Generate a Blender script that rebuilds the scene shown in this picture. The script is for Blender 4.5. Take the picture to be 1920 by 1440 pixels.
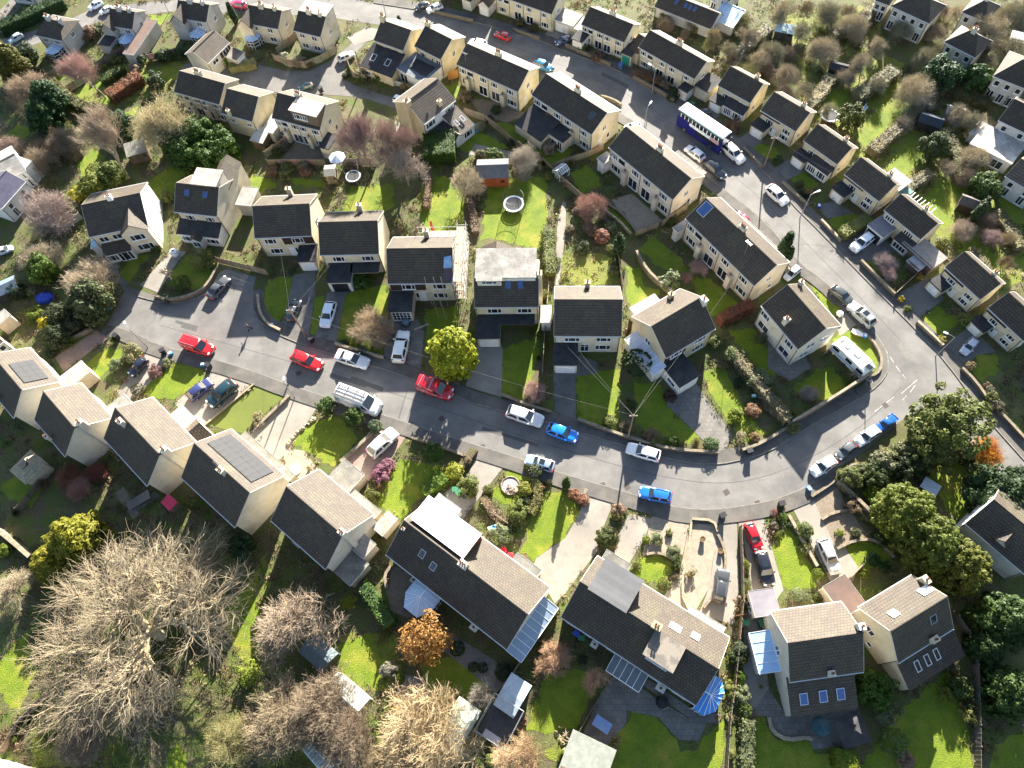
import bpy, bmesh, math, random
import numpy as np
from mathutils import Vector, Matrix

random.seed(7)
S = bpy.context.scene
COL = S.collection
for o in list(bpy.data.objects):
    bpy.data.objects.remove(o)

# ------------------------------------------------------------------ camera
F, H, NAD = 1340.0, 86.0, (1040, 1367)          # focal length in photo pixels, flying height, vertical vanishing point
_d = np.array([NAD[0] - 960, NAD[1] - 720, F]); _d /= np.linalg.norm(_d)
_Z = -_d
_X = np.array([1., 0, 0]); _X = _X - _X.dot(_Z) * _Z; _X /= np.linalg.norm(_X)
_Y = np.cross(_Z, _X)
R3 = np.stack([_X, _Y, _Z])
cam = bpy.data.cameras.new('camera')
cam.sensor_width = 36; cam.lens = F / 1920 * 36; cam.clip_start = 1; cam.clip_end = 3000
cam_o = bpy.data.objects.new('camera', cam); COL.objects.link(cam_o)
_r, _u, _b = R3 @ [1, 0, 0], R3 @ [0, -1, 0], R3 @ [0, 0, -1]
cam_o.matrix_world = Matrix(((_r[0], _u[0], _b[0], 0), (_r[1], _u[1], _b[1], 0), (_r[2], _u[2], _b[2], H), (0, 0, 0, 1)))
S.camera = cam_o

# ------------------------------------------------------------------ daylight
SUN_AZ, SUN_EL = 12.0, 22.0
w = bpy.data.worlds.new('World'); S.world = w; w.use_nodes = True
nt = w.node_tree; nt.nodes.clear()
sky = nt.nodes.new('ShaderNodeTexSky'); sky.sky_type = 'NISHITA'; sky.sun_disc = False
sky.sun_elevation = math.radians(SUN_EL); sky.sun_rotation = math.radians(SUN_AZ)
bg = nt.nodes.new('ShaderNodeBackground'); bg.inputs[1].default_value = 0.052
wo = nt.nodes.new('ShaderNodeOutputWorld')
nt.links.new(sky.outputs[0], bg.inputs[0]); nt.links.new(bg.outputs[0], wo.inputs[0])
sl = bpy.data.lights.new('sun', 'SUN'); sl.energy = 5.0; sl.angle = math.radians(.5); sl.color = (1, .935, .815)
so = bpy.data.objects.new('sun', sl); COL.objects.link(so)
_a, _e = math.radians(SUN_AZ), math.radians(SUN_EL)
so.rotation_euler = Vector((math.sin(_a) * math.cos(_e), math.cos(_a) * math.cos(_e), math.sin(_e))).to_track_quat('Z', 'Y').to_euler()
so.location = (20, 90, 120)
S.view_settings.view_transform = 'Standard'; S.view_settings.look = 'None'
S.view_settings.exposure = 2.6; S.view_settings.gamma = 1; S.view_settings.use_curve_mapping = False
try:
    S.cycles.max_bounces = 6; S.cycles.diffuse_bounces = 3; S.cycles.transparent_max_bounces = 8
    S.cycles.use_denoising = True
except Exception:
    pass

# ------------------------------------------------------------------ survey: photo measurements -> points of the place
def P(x, y, z=0.0):
    r = R3 @ np.array([x - 960, y - 720, F])
    t = (z - H) / r[2]
    return Vector((r[0] * t, r[1] * t, z))
def G(pts, z=0.0):
    return [P(x, y, z) for x, y in pts]

# ------------------------------------------------------------------ materials
MATS = {}
def _mix(t, fac, a, b, mode='MIX'):
    n = t.nodes.new('ShaderNodeMix'); n.data_type = 'RGBA'; n.blend_type = mode
    for s, v in ((n.inputs[0], fac), (n.inputs[6], a), (n.inputs[7], b)):
        if isinstance(v, bpy.types.NodeSocket): t.links.new(v, s)
        elif isinstance(v, (int, float)): s.default_value = v
        else: s.default_value = (*v[:3], 1)
    return n.outputs[2]
def _noise(t, vec, scale, detail=4, rough=.6):
    n = t.nodes.new('ShaderNodeTexNoise'); n.inputs['Scale'].default_value = scale
    n.inputs['Detail'].default_value = detail; n.inputs['Roughness'].default_value = rough
    if vec is not None: t.links.new(vec, n.inputs['Vector'])
    return n.outputs[0]
def _range(t, v, a, b, c, d):
    n = t.nodes.new('ShaderNodeMapRange')
    t.links.new(v, n.inputs[0])
    for i, q in enumerate((a, b, c, d)): n.inputs[i + 1].default_value = q
    return n.outputs[0]
def _scalecol(t, col, val):
    n = t.nodes.new('ShaderNodeVectorMath'); n.operation = 'SCALE'
    t.links.new(col, n.inputs[0])
    if isinstance(val, bpy.types.NodeSocket): t.links.new(val, n.inputs[3])
    else: n.inputs[3].default_value = val
    return n.outputs[0]
def M(name, c1, c2=None, scale=1.0, rough=.85, fine=0.0, fscale=8.0, bump=0.0, bscale=12.0, spec=.3, metal=0.0,
      objcol=False, rnd=0.0, world=True, lo=.38, hi=.62, c3=None, s3=.15, transl=0.0, brick=None, coat=0.0, alpha=1.0, bdist=.05, speck=None):
    """one procedural material: blotches of two or three colours, fine grain, relief, optional brick or tile joints"""
    if name in MATS: return MATS[name]
    m = bpy.data.materials.new(name); m.use_nodes = True
    t = m.node_tree; bs = t.nodes['Principled BSDF']
    bs.inputs['Roughness'].default_value = rough; bs.inputs['Specular IOR Level'].default_value = spec
    bs.inputs['Metallic'].default_value = metal
    if coat: bs.inputs['Coat Weight'].default_value = coat
    if world:
        vec = t.nodes.new('ShaderNodeNewGeometry').outputs['Position']
    else:
        vec = t.nodes.new('ShaderNodeTexCoord').outputs['Object']
    n = t.nodes.new('ShaderNodeRGB'); n.outputs[0].default_value = (*c1, 1); col = n.outputs[0]
    if c2 is not None:
        col = _mix(t, _range(t, _noise(t, vec, scale), lo, hi, 0, 1), col, c2)
    if c3 is not None:
        col = _mix(t, _range(t, _noise(t, vec, s3, 5, .65), .5, .68, 0, 1), col, c3)
    if fine:
        col = _scalecol(t, col, _range(t, _noise(t, vec, fscale, 3, .7), .25, .75, 1 - fine, 1 + fine))
    if rnd or objcol:
        oi = t.nodes.new('ShaderNodeObjectInfo')
        if objcol: col = _mix(t, 1.0, col, oi.outputs['Color'], 'MULTIPLY')
        if rnd: col = _scalecol(t, col, _range(t, oi.outputs['Random'], 0, 1, 1 - rnd, 1 + rnd))
    if speck:
        sc, th, sp = speck
        col = _mix(t, _range(t, _noise(t, vec, sc, 2, .5), th, th + .04, 0, 1), col, sp)
    if brick:
        bw, bh, mort, dark, plane = brick
        mp = t.nodes.new('ShaderNodeMapping')
        oc = t.nodes.new('ShaderNodeTexCoord').outputs['Object']
        t.links.new(oc, mp.inputs['Vector'])
        if plane == 'xz': mp.inputs['Rotation'].default_value = (math.radians(-90), 0, 0)
        bt = t.nodes.new('ShaderNodeTexBrick'); t.links.new(mp.outputs[0], bt.inputs['Vector'])
        bt.inputs['Scale'].default_value = 1; bt.inputs['Brick Width'].default_value = bw
        bt.inputs['Row Height'].default_value = bh; bt.inputs['Mortar Size'].default_value = mort
        bt.inputs['Color1'].default_value = (1, 1, 1, 1); bt.inputs['Color2'].default_value = (.78, .78, .78, 1)
        bt.inputs['Mortar'].default_value = (dark, dark, dark, 1)
        col = _mix(t, 1.0, col, bt.outputs[0], 'MULTIPLY')
    t.links.new(col, bs.inputs['Base Color'])
    if bump:
        b = t.nodes.new('ShaderNodeBump'); b.inputs['Strength'].default_value = bump; b.inputs['Distance'].default_value = bdist
        t.links.new(_noise(t, vec, bscale, 4, .7), b.inputs['Height'])
        t.links.new(b.outputs[0], bs.inputs['Normal'])
    if transl:
        tr = t.nodes.new('ShaderNodeBsdfTranslucent'); t.links.new(col, tr.inputs[0])
        ms = t.nodes.new('ShaderNodeMixShader'); ms.inputs[0].default_value = transl
        t.links.new(bs.outputs[0], ms.inputs[1]); t.links.new(tr.outputs[0], ms.inputs[2])
        t.links.new(ms.outputs[0], t.nodes['Material Output'].inputs[0])
    if alpha < 1: bs.inputs['Alpha'].default_value = alpha
    MATS[name] = m
    return m

soil   = M('garden_soil', (.085, .068, .036), (.065, .092, .014), .45, fine=.5, fscale=5, bump=.8, bscale=5, c3=(.108, .104, .042), s3=.35, bdist=.1)
grass  = M('mown_grass', (.142, .185, .008), (.082, .130, .008), .6, fine=.36, fscale=6, bump=1, bscale=8, c3=(.205, .200, .024), s3=.24, bdist=.10, lo=.32, hi=.70, speck=(2.2, .66, (.14, .125, .045)))
grass2 = M('rough_grass', (.130, .160, .014), (.165, .150, .040), .5, fine=.45, fscale=5, bump=1, bscale=5, c3=(.075, .105, .012), s3=.25, bdist=.12)
astro  = M('artificial_turf', (.105, .125, .022), (.092, .112, .020), .5, fine=.12, fscale=9, bump=.3, bscale=20)
tarmac = M('asphalt', (.120, .114, .108), (.165, .157, .148), .3, fine=.16, fscale=14, bump=.25, bscale=30, c3=(.098, .094, .091), s3=.12, rough=.8)
tarm2  = M('old_asphalt', (.120, .113, .106), (.16, .15, .138), .4, fine=.2, fscale=10, bump=.3, bscale=25, c3=(.07, .07, .066), s3=.2, rough=.85)
pave   = M('footway_asphalt', (.085, .080, .074), (.12, .108, .095), .5, fine=.2, fscale=9, bump=.3, bscale=20, c3=(.065, .062, .055), s3=.3, rough=.85)
kerbm  = M('kerb_stone', (.20, .185, .16), (.14, .13, .115), 1.2, fine=.2, bump=.3)
conc   = M('concrete_drive', (.20, .18, .155), (.26, .235, .20), .5, fine=.12, fscale=9, bump=.25, bscale=18, c3=(.155, .14, .12), s3=.25)
pinkp  = M('pink_block_paving', (.27, .19, .155), (.23, .165, .135), .6, fine=.15, fscale=6, bump=.2, brick=(.4, .2, .02, .7, 'xy'))
greyp  = M('grey_slab_paving', (.15, .14, .13), (.19, .175, .155), .6, fine=.18, fscale=6, bump=.2, brick=(.6, .6, .025, .6, 'xy'))
gravel = M('pale_gravel', (.30, .25, .19), (.24, .20, .15), 1.5, fine=.4, fscale=14, bump=.9, bscale=22)
gravel2 = M('brown_gravel', (.16, .125, .09), (.20, .16, .12), 1.5, fine=.4, fscale=14, bump=.9, bscale=22)
tile   = M('concrete_roof_tile', (.086, .066, .050), (.068, .055, .044), .8, fine=.30, fscale=6, rnd=.14, world=False, bump=.6, bscale=9,
           brick=(.34, .29, .03, .38, 'xy'), c3=(.098, .084, .054), s3=.45, rough=.66, spec=.26, speck=(5.5, .71, (.17, .155, .13)))
tileb  = M('brown_roof_tile', (.150, .118, .088), (.12, .095, .072), .8, fine=.2, fscale=6, rnd=.1, world=False, bump=.5, bscale=9,
           brick=(.36, .34, .045, .35, 'xy'), rough=.6)
render = M('pebbledash_render', (.92, .92, .92), (.82, .81, .79), .7, fine=.10, fscale=7, objcol=True, bump=.5, bscale=14, world=False, rnd=.11, c3=(.68, .65, .60), s3=.35, rough=.95, spec=.1)
cladm  = M('painted_cladding', (1, 1, 1), (.85, .85, .85), 1.5, fine=.1, objcol=True, bump=.2, rough=.6)
felt   = M('felt_roof', (.028, .028, .032), (.045, .044, .045), .8, fine=.25, fscale=5, bump=.4, rough=.9, world=True)
felt2  = M('weathered_flat_roof', (.26, .245, .225), (.18, .17, .155), .7, fine=.2, fscale=4, bump=.3, c3=(.33, .32, .30), s3=.5, objcol=True)
white  = M('white_upvc', (.80, .80, .79), (.72, .72, .71), 1, rough=.35, spec=.5)
paint  = M('painted_metal', (1, 1, 1), (.86, .86, .86), 2, objcol=True, rough=.45, spec=.4)
glass  = M('window_glass', (.018, .022, .028), (.035, .04, .048), .9, rough=.06, spec=.8, rnd=.5)
blueg  = M('rooflight_glass', (.05, .10, .26), (.04, .085, .23), 1.5, rough=.1, spec=.8)
cglass = M('conservatory_roof_sheet', (.52, .62, .72), (.45, .55, .66), 1.5, rough=.25, spec=.6, objcol=True)
solarm = M('solar_cell', (.030, .031, .036), (.024, .026, .031), 2, rough=.6, spec=.12, world=False, brick=(.33, .33, .010, 1.3, 'xy'))
lead   = M('lead_flashing', (.14, .14, .15), (.10, .10, .11), 2, fine=.2, rough=.7)
brickm = M('red_brick', (.20, .085, .055), (.15, .07, .05), 1.5, fine=.2, world=False, brick=(.45, .15, .03, 1.5, 'xz'))
stone  = M('rubble_stone', (.24, .21, .16), (.16, .14, .105), 2.2, fine=.3, fscale=4, bump=.9, bscale=5, c3=(.14, .125, .10), s3=.8, objcol=True)
timber = M('weathered_timber', (.245, .205, .155), (.19, .165, .13), 1.5, fine=.2, fscale=6, objcol=True, rnd=.14, bump=.3)
pot    = M('terracotta', (.24, .12, .075), (.19, .09, .06), 3, fine=.15)
blackp = M('black_plastic', (.016, .016, .018), None, rough=.5)
plast  = M('coloured_plastic', (1, 1, 1), (.9, .9, .9), 3, objcol=True, rough=.45, spec=.4)
carp   = M('car_paint', (1, 1, 1), None, objcol=True, rough=.22, spec=.5, coat=.6, world=False)
carg   = M('car_glass', (.014, .018, .022), None, rough=.06, spec=.9)
tyre   = M('tyre_rubber', (.015, .015, .016), None, rough=.9)
chrome = M('bright_metal', (.6, .6, .62), None, rough=.25, metal=.9)
redl   = M('red_lens', (.45, .01, .012), None, rough=.2)
lens   = M('clear_lens', (.75, .77, .8), None, rough=.15)
galv   = M('galvanised_steel', (.38, .39, .40), (.30, .31, .32), 3, rough=.4, metal=.6)
linep  = M('road_paint', (.36, .35, .33), (.20, .19, .18), 1.6, fine=.3, fscale=9, rough=.8)
bark   = M('bark', (.26, .215, .150), (.19, .155, .105), 1.2, fine=.25, fscale=4, objcol=True, world=False, c3=(.20, .20, .10), s3=.6)
twigm  = M('twig', (1, 1, 1), (.70, .66, .62), .25, fine=.18, fscale=1.5, objcol=True, world=False, rnd=.06, rough=.9, spec=.1)
leafm  = M('leaf', (1, 1, 1), (.62, .68, .55), .6, fine=.28, fscale=3, objcol=True, world=False, rnd=.10, transl=.3, rough=.6, spec=.25, c3=(1.28, 1.2, .85), s3=.45)

# ------------------------------------------------------------------ mesh building
class MB:
    def __init__(s): s.v = []; s.f = []; s.m = []; s.T = None; s.mi = 0
    def add(s, vs, fs):
        b = len(s.v)
        s.v += [tuple(s.T @ Vector(q)) if s.T else tuple(q) for q in vs]
        s.f += [tuple(b + i for i in f) for f in fs]; s.m += [s.mi] * len(fs)
        return s
    def box(s, x0, x1, y0, y1, z0, z1):
        return s.add([(x0, y0, z0), (x1, y0, z0), (x1, y1, z0), (x0, y1, z0), (x0, y0, z1), (x1, y0, z1), (x1, y1, z1), (x0, y1, z1)],
              [(0, 3, 2, 1), (4, 5, 6, 7), (0, 1, 5, 4), (1, 2, 6, 5), (2, 3, 7, 6), (3, 0, 4, 7)])
    def quad(s, *q): return s.add(q, [tuple(range(len(q)))])
    def prism(s, pts, z0, z1, bottom=False):
        n = len(pts)
        s.add([(p[0], p[1], z0) for p in pts] + [(p[0], p[1], z1) for p in pts],
              [tuple(range(n, 2 * n))] + [(i, (i + 1) % n, n + (i + 1) % n, n + i) for i in range(n)] + ([tuple(range(n - 1, -1, -1))] if bottom else []))
        return s
    def slab(s, q, t):
        """a plate of thickness t under the polygon q"""
        q = [Vector(p) for p in q]
        nrm = (q[1] - q[0]).cross(q[2] - q[0]).normalized()
        k = len(q); lo = [p - nrm * t for p in q]
        return s.add(list(q) + lo, [tuple(range(k)), tuple(range(2 * k - 1, k - 1, -1))] + [((i + 1) % k, i, k + i, k + (i + 1) % k) for i in range(k)])
    def tube(s, p, q, r0, r1=None, n=6, cap=True):
        p, q = Vector(p), Vector(q); r1 = r0 if r1 is None else r1
        d = (q - p)
        if d.length < 1e-6: return s
        d.normalize(); a = d.orthogonal().normalized(); b = d.cross(a)
        vs = []
        for c, r in ((p, r0), (q, r1)):
            for i in range(n):
                t = 2 * math.pi * i / n
                vs.append(c + (a * math.cos(t) + b * math.sin(t)) * r)
        fs = [(i, (i + 1) % n, n + (i + 1) % n, n + i) for i in range(n)]
        if cap: fs += [tuple(range(n - 1, -1, -1)), tuple(range(n, 2 * n))]
        return s.add(vs, fs)
    def path(s, pts, r, n=5):
        for a, b in zip(pts[:-1], pts[1:]): s.tube(a, b, r, r, n)
        return s
    def lathe(s, prof, n=12):
        k = len(prof)
        vs = [(r * math.cos(2 * math.pi * i / n), r * math.sin(2 * math.pi * i / n), z) for r, z in prof for i in range(n)]
        fs = [(j * n + i, j * n + (i + 1) % n, (j + 1) * n + (i + 1) % n, (j + 1) * n + i) for j in range(k - 1) for i in range(n)]
        fs += [tuple(range(n - 1, -1, -1)), tuple(range((k - 1) * n, k * n))]
        return s.add(vs, fs)
    def mesh(s, name, mats, smooth=False):
        me = bpy.data.meshes.new(name)
        me.from_pydata(s.v, [], s.f)
        for m in (mats if isinstance(mats, (list, tuple)) else [mats]): me.materials.append(m)
        if max(s.m, default=0) > 0: me.polygons.foreach_set('material_index', s.m)
        if smooth: me.polygons.foreach_set('use_smooth', [True] * len(me.polygons))
        me.update()
        return me
CACHE = {}
def cached(key, fn):
    if key not in CACHE: CACHE[key] = fn()
    return CACHE[key]
def link(name, me, parent=None, loc=(0, 0, 0), rot=(0, 0, 0), col=None, scale=None):
    o = bpy.data.objects.new(name, me); COL.objects.link(o)
    if parent: o.parent = parent
    o.location = loc; o.rotation_euler = rot
    if scale: o.scale = scale if isinstance(scale, (tuple, list)) else (scale,) * 3
    if col: o.color = (*col[:3], 1)
    return o
def tag(o, label, cat, group=None):
    o['label'] = label; o['category'] = cat
    if group: o['group'] = group
    return o
def thing(name, label, cat, loc=(0, 0, 0), rz=0.0, group=None):
    return tag(link(name, None, None, loc, (0, 0, rz)), label, cat, group)
def struct(name, me, z=0):
    o = link(name, me); o['kind'] = 'structure'
    return o

# ------------------------------------------------------------------ sheets of ground
LAYER = [0]
def wobble(pts, j):
    """edge of a soft surface: points every 0.6 m, pushed in and out a little"""
    out = []
    n = len(pts)
    for i in range(n):
        a, b = pts[i], pts[(i + 1) % n]
        k = max(1, int((b - a).length / .6))
        for q in range(k):
            p = a.lerp(b, q / k)
            if j: p = p + Vector((random.uniform(-j, j), random.uniform(-j, j), 0))
            out.append(p)
    return out
def sheet(name, px, z, m, jit=0.0, world=None):
    pts = world or G(px)
    if jit: pts = wobble(pts, jit)
    mb = MB(); mb.quad(*[(p[0], p[1], z) for p in pts])
    me = mb.mesh(name, m)
    if me.polygons[0].normal.z < 0: me.flip_normals()
    return struct(name, me)
def offset_line(pts, d):
    out = []
    for i, p in enumerate(pts):
        t = (pts[min(i + 1, len(pts) - 1)] - pts[max(i - 1, 0)]); t.z = 0; t.normalize()
        out.append(p + Vector((-t.y, t.x, 0)) * d)
    return out
def smooth_line(pts, it=1):
    for _ in range(it):
        q = [pts[0]]
        for a, b in zip(pts[:-1], pts[1:]): q += [a.lerp(b, .25), a.lerp(b, .75)]
        pts = q + [pts[-1]]
    return pts
def ribbon(name, pts, w0, w1, z0, z1, m, kind='structure', parent=None):
    """a raised strip along a line, from offset w0 to offset w1"""
    a, b = offset_line(pts, w0), offset_line(pts, w1)
    mb = MB(); n = len(pts)
    mb.add([(p.x, p.y, z1) for p in a] + [(p.x, p.y, z1) for p in b] + [(p.x, p.y, z0) for p in a] + [(p.x, p.y, z0) for p in b],
           [(i, i + 1, n + i + 1, n + i) for i in range(n - 1)] + [(2 * n + i, 2 * n + i + 1, i + 1, i) for i in range(n - 1)] +
           [(n + i, n + i + 1, 3 * n + i + 1, 3 * n + i) for i in range(n - 1)] + [(0, n, 3 * n, 2 * n), (n - 1, 2 * n - 1, 4 * n - 1, 3 * n - 1)])
    me = mb.mesh(name, m)
    if w1 < w0: me.flip_normals()
    if parent: return link(name, me, parent)
    return struct(name, me)
# ------------------------------------------------------------------ ground, roads, footways
mb = MB(); mb.quad((-500, -300, 0), (500, -300, 0), (500, 700, 0), (-500, 700, 0))
struct('ground', mb.mesh('ground', soil))

NKERB = [(232,548),(262,558),(310,570),(350,567),(380,556),(395,540),(410,513),(425,503),(480,519),(474,545),(472,570),(478,592),(497,615),(540,637),
         (615,664),(703,688),(783,715),(853,743),(893,760),(1017,790),(1090,813),(1173,838),(1237,857),(1285,869),(1335,872),(1370,868),(1440,851),(1515,802),(1615,747),
         (1648,722),(1662,704),(1667,685),(1663,660),(1652,640),(1630,612),(1580,560),(1548,528),(1497,492),(1440,420),(1385,375),(1330,335),(1270,290),(1210,240),(1120,187),(1035,135),(960,105),(860,72),(760,52),(705,46)]
SKERB = [(202,607),(250,622),(300,648),(403,673),(483,698),(540,720),(625,748),(717,777),(767,793),(840,817),(940,848),(987,863),(1040,883),(1133,910),(1207,932),(1255,948),(1310,955),(1360,953),(1440,940),(1490,922),(1520,907),(1565,880),(1615,850),(1665,808),(1700,782),(1745,770),(1790,800),(1870,880),(1930,950)]
EKERB = [(700,6),(815,24),(890,42),(960,62),(1010,76),(1060,98),(1145,126),(1210,163),(1265,197),(1320,225),(1360,262),(1430,318),(1477,376),(1542,440),(1605,507),(1690,592),(1752,655),(1800,715),(1840,775),(1925,870)]
road = NKERB + [(600,30),(400,24),(317,22),(190,40),(60,85),(0,120),(0,75),(120,42),(178,14),(420,-8),(640,-6)] + EKERB + [(1930,950)] + SKERB[::-1][1:]
sheet('road', road, .016, tarmac)
sheet('side_road', [(684,50),(655,86),(620,114),(580,134),(530,132),(480,120),(440,118),(345,120),(340,134),(400,152),(480,172),(560,174),(600,177),(650,180),(690,186),(742,204),(770,196),(720,178),(664,160),(641,146),(648,124),(664,102),(712,55)], .020, tarm2)
sheet('lane', [(0,66),(20,38),(45,0),(28,-10),(0,20)], .012, tarm2)

def kerb_and_footway(px, side, width, names=('footway', 'kerb'), it=1):
    pts = smooth_line(G(px), it)
    ribbon('kerb', pts, 0, side * .13, -.05, .11, kerbm)
    ribbon('footway', pts, side * .13, side * width, -.05, .106, pave)
kerb_and_footway(NKERB[0:6], 1, 1.0)
kerb_and_footway(NKERB[9:29], 1, 1.75)
kerb_and_footway(NKERB[28:36], 1, 1.3)
kerb_and_footway(NKERB[35:46], 1, 1.7)
kerb_and_footway(SKERB[0:22], -1, 1.9)
kerb_and_footway(EKERB, 1, 1.9)

for q in ([(1470,95),(1560,110),(1640,130),(1720,185),(1740,235),(1700,330),(1660,345),(1600,290),(1540,230),(1500,190)], [(1690,340),(1770,250),(1850,290),(1870,380),(1920,400),(1930,530),(1880,540),(1800,470),(1750,430),(1715,390)],
          [(100,200),(170,150),(260,95),(345,120),(320,165),(240,190),(180,215),(140,215)], [(1440,20),(1640,10),(1660,70),(1560,90),(1470,80)], [(640,1195),(740,1185),(760,1290),(640,1300)], [(430,1160),(500,1040),(520,1240),(470,1290)]):
    sheet('rough_grass', q, .004, grass2, .4)
# painted markings and patches on the carriageway
def line_px(a, b, wd, z=.022):
    p, q = P(*a), P(*b); t = (q - p).normalized(); n = Vector((-t.y, t.x, 0)) * wd / 2
    return [(p + n).to_tuple()[:2] + (z,), (p - n).to_tuple()[:2] + (z,), (q - n).to_tuple()[:2] + (z,), (q + n).to_tuple()[:2] + (z,)]
marks = [((1655,648),(1664,662)),((1668,668),(1676,680)),((1680,686),(1688,698)),((1692,702),(1698,710)),((1716,722),(1706,736)),((1700,742),(1692,750)),((1640,772),(1676,744)),
         ((1690,738),(1720,712)),((432,519),(473,532)),((1010,140),(1030,148)),((1045,154),(1062,162)),((1080,170),(1100,180)),((860,100),(885,110)),((900,116),(925,126))]
for a, b in marks:
    mb = MB(); mb.quad(*line_px(a, b, .11))
    me = mb.mesh('road_marking', linep)
    if me.polygons[0].normal.z < 0: me.flip_normals()
    struct('road_marking', me)
repair = M('tar_patch', (.068, .066, .066), (.08, .078, .076), 2, fine=.15, fscale=15, bump=.2, rough=.75)
worn = M('worn_asphalt', (.16, .15, .135), (.13, .125, .115), 3, fine=.25, fscale=12, bump=.2)
for q in ([(825,782),(832,784),(830,789),(822,787)], [(1240,952),(1290,962),(1340,963),(1338,958),(1290,956)], [(620,700),(690,722),(686,727),(616,705)]):
    sheet('road_patch', q, .020, repair)
for q in ([(1355,922),(1372,915),(1400,908),(1420,898),(1440,896),(1420,905),(1385,920)], [(1455,885),(1468,880),(1470,898),(1462,896)], [(1310,945),(1330,942),(1334,950),(1322,952)]):
    sheet('road_patch', q, .0205, worn, .15)
for q in ([(660,705),(720,727),(717,735),(655,712)], [(905,800),(1010,832),(1008,838),(903,806)], [(1480,560),(1500,575),(1520,600),(1512,602)], [(1600,640),(1625,690),(1615,694),(1592,646)], [(1130,135),(1180,160),(1176,166),(1126,140)], [(330,600),(372,612),(368,622),(326,610)]):
    sheet('road_patch', q, .0195, repair, .03)
for q in ([(1500,880),(1545,862),(1552,870),(1505,890)], [(1560,640),(1590,660),(1586,670),(1558,650)][:0] or [(1690,640),(1715,665),(1708,672),(1684,648)], [(1180,190),(1230,222),(1224,228),(1176,196)], [(300,612),(330,604),(340,612),(306,622)], [(560,705),(600,716),(596,722),(556,711)]):
    sheet('road_patch', q, .0199, worn, .25)
for cl in ([(300,610),(480,660),(640,705),(760,745),(880,785),(1000,825),(1120,862),(1240,895),(1360,910),(1460,888),(1560,838),(1640,780),(1690,725)], [(1690,640),(1600,545),(1500,445),(1420,365),(1320,285),(1230,205),(1120,150),(1000,100),(880,62),(760,35)]):
    ribbon('tar_seam', smooth_line(G(cl), 2), -.035, .035, .0, .0213, repair)
for x, y in ((552,728),(770,797),(905,836),(1130,908),(1420,942),(1300,867),(1050,803),(640,672),(1560,470),(1230,175)):
    p = P(x, y); mb = MB(); mb.T = Matrix.Translation((p.x, p.y, 0)) @ Matrix.Rotation(.3, 4, 'Z'); mb.box(-.3, .3, -.2, .2, 0, .024)
    for i in range(5): mb.box(-.24 + i * .1, -.19 + i * .1, -.16, .16, .024, .034)
    struct('drain_cover', mb.mesh('drain_cover', M('cast_iron', (.055, .045, .04), (.075, .06, .05), 6, rough=.6)))
iron = M('cast_iron', (.055, .045, .04), (.075, .06, .05), 6, rough=.6)
for c in ((828,785),(1362,923),(1176,913),(1660,760),(1560,600),(560,700)):
    p = P(*c); mb = MB(); mb.T = Matrix.Translation((p.x, p.y, 0)) @ Matrix.Rotation(.5, 4, 'Z'); mb.box(-.35, .35, -.35, .35, .0, .026)
    struct('manhole_cover', mb.mesh('manhole_cover', iron))

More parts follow.
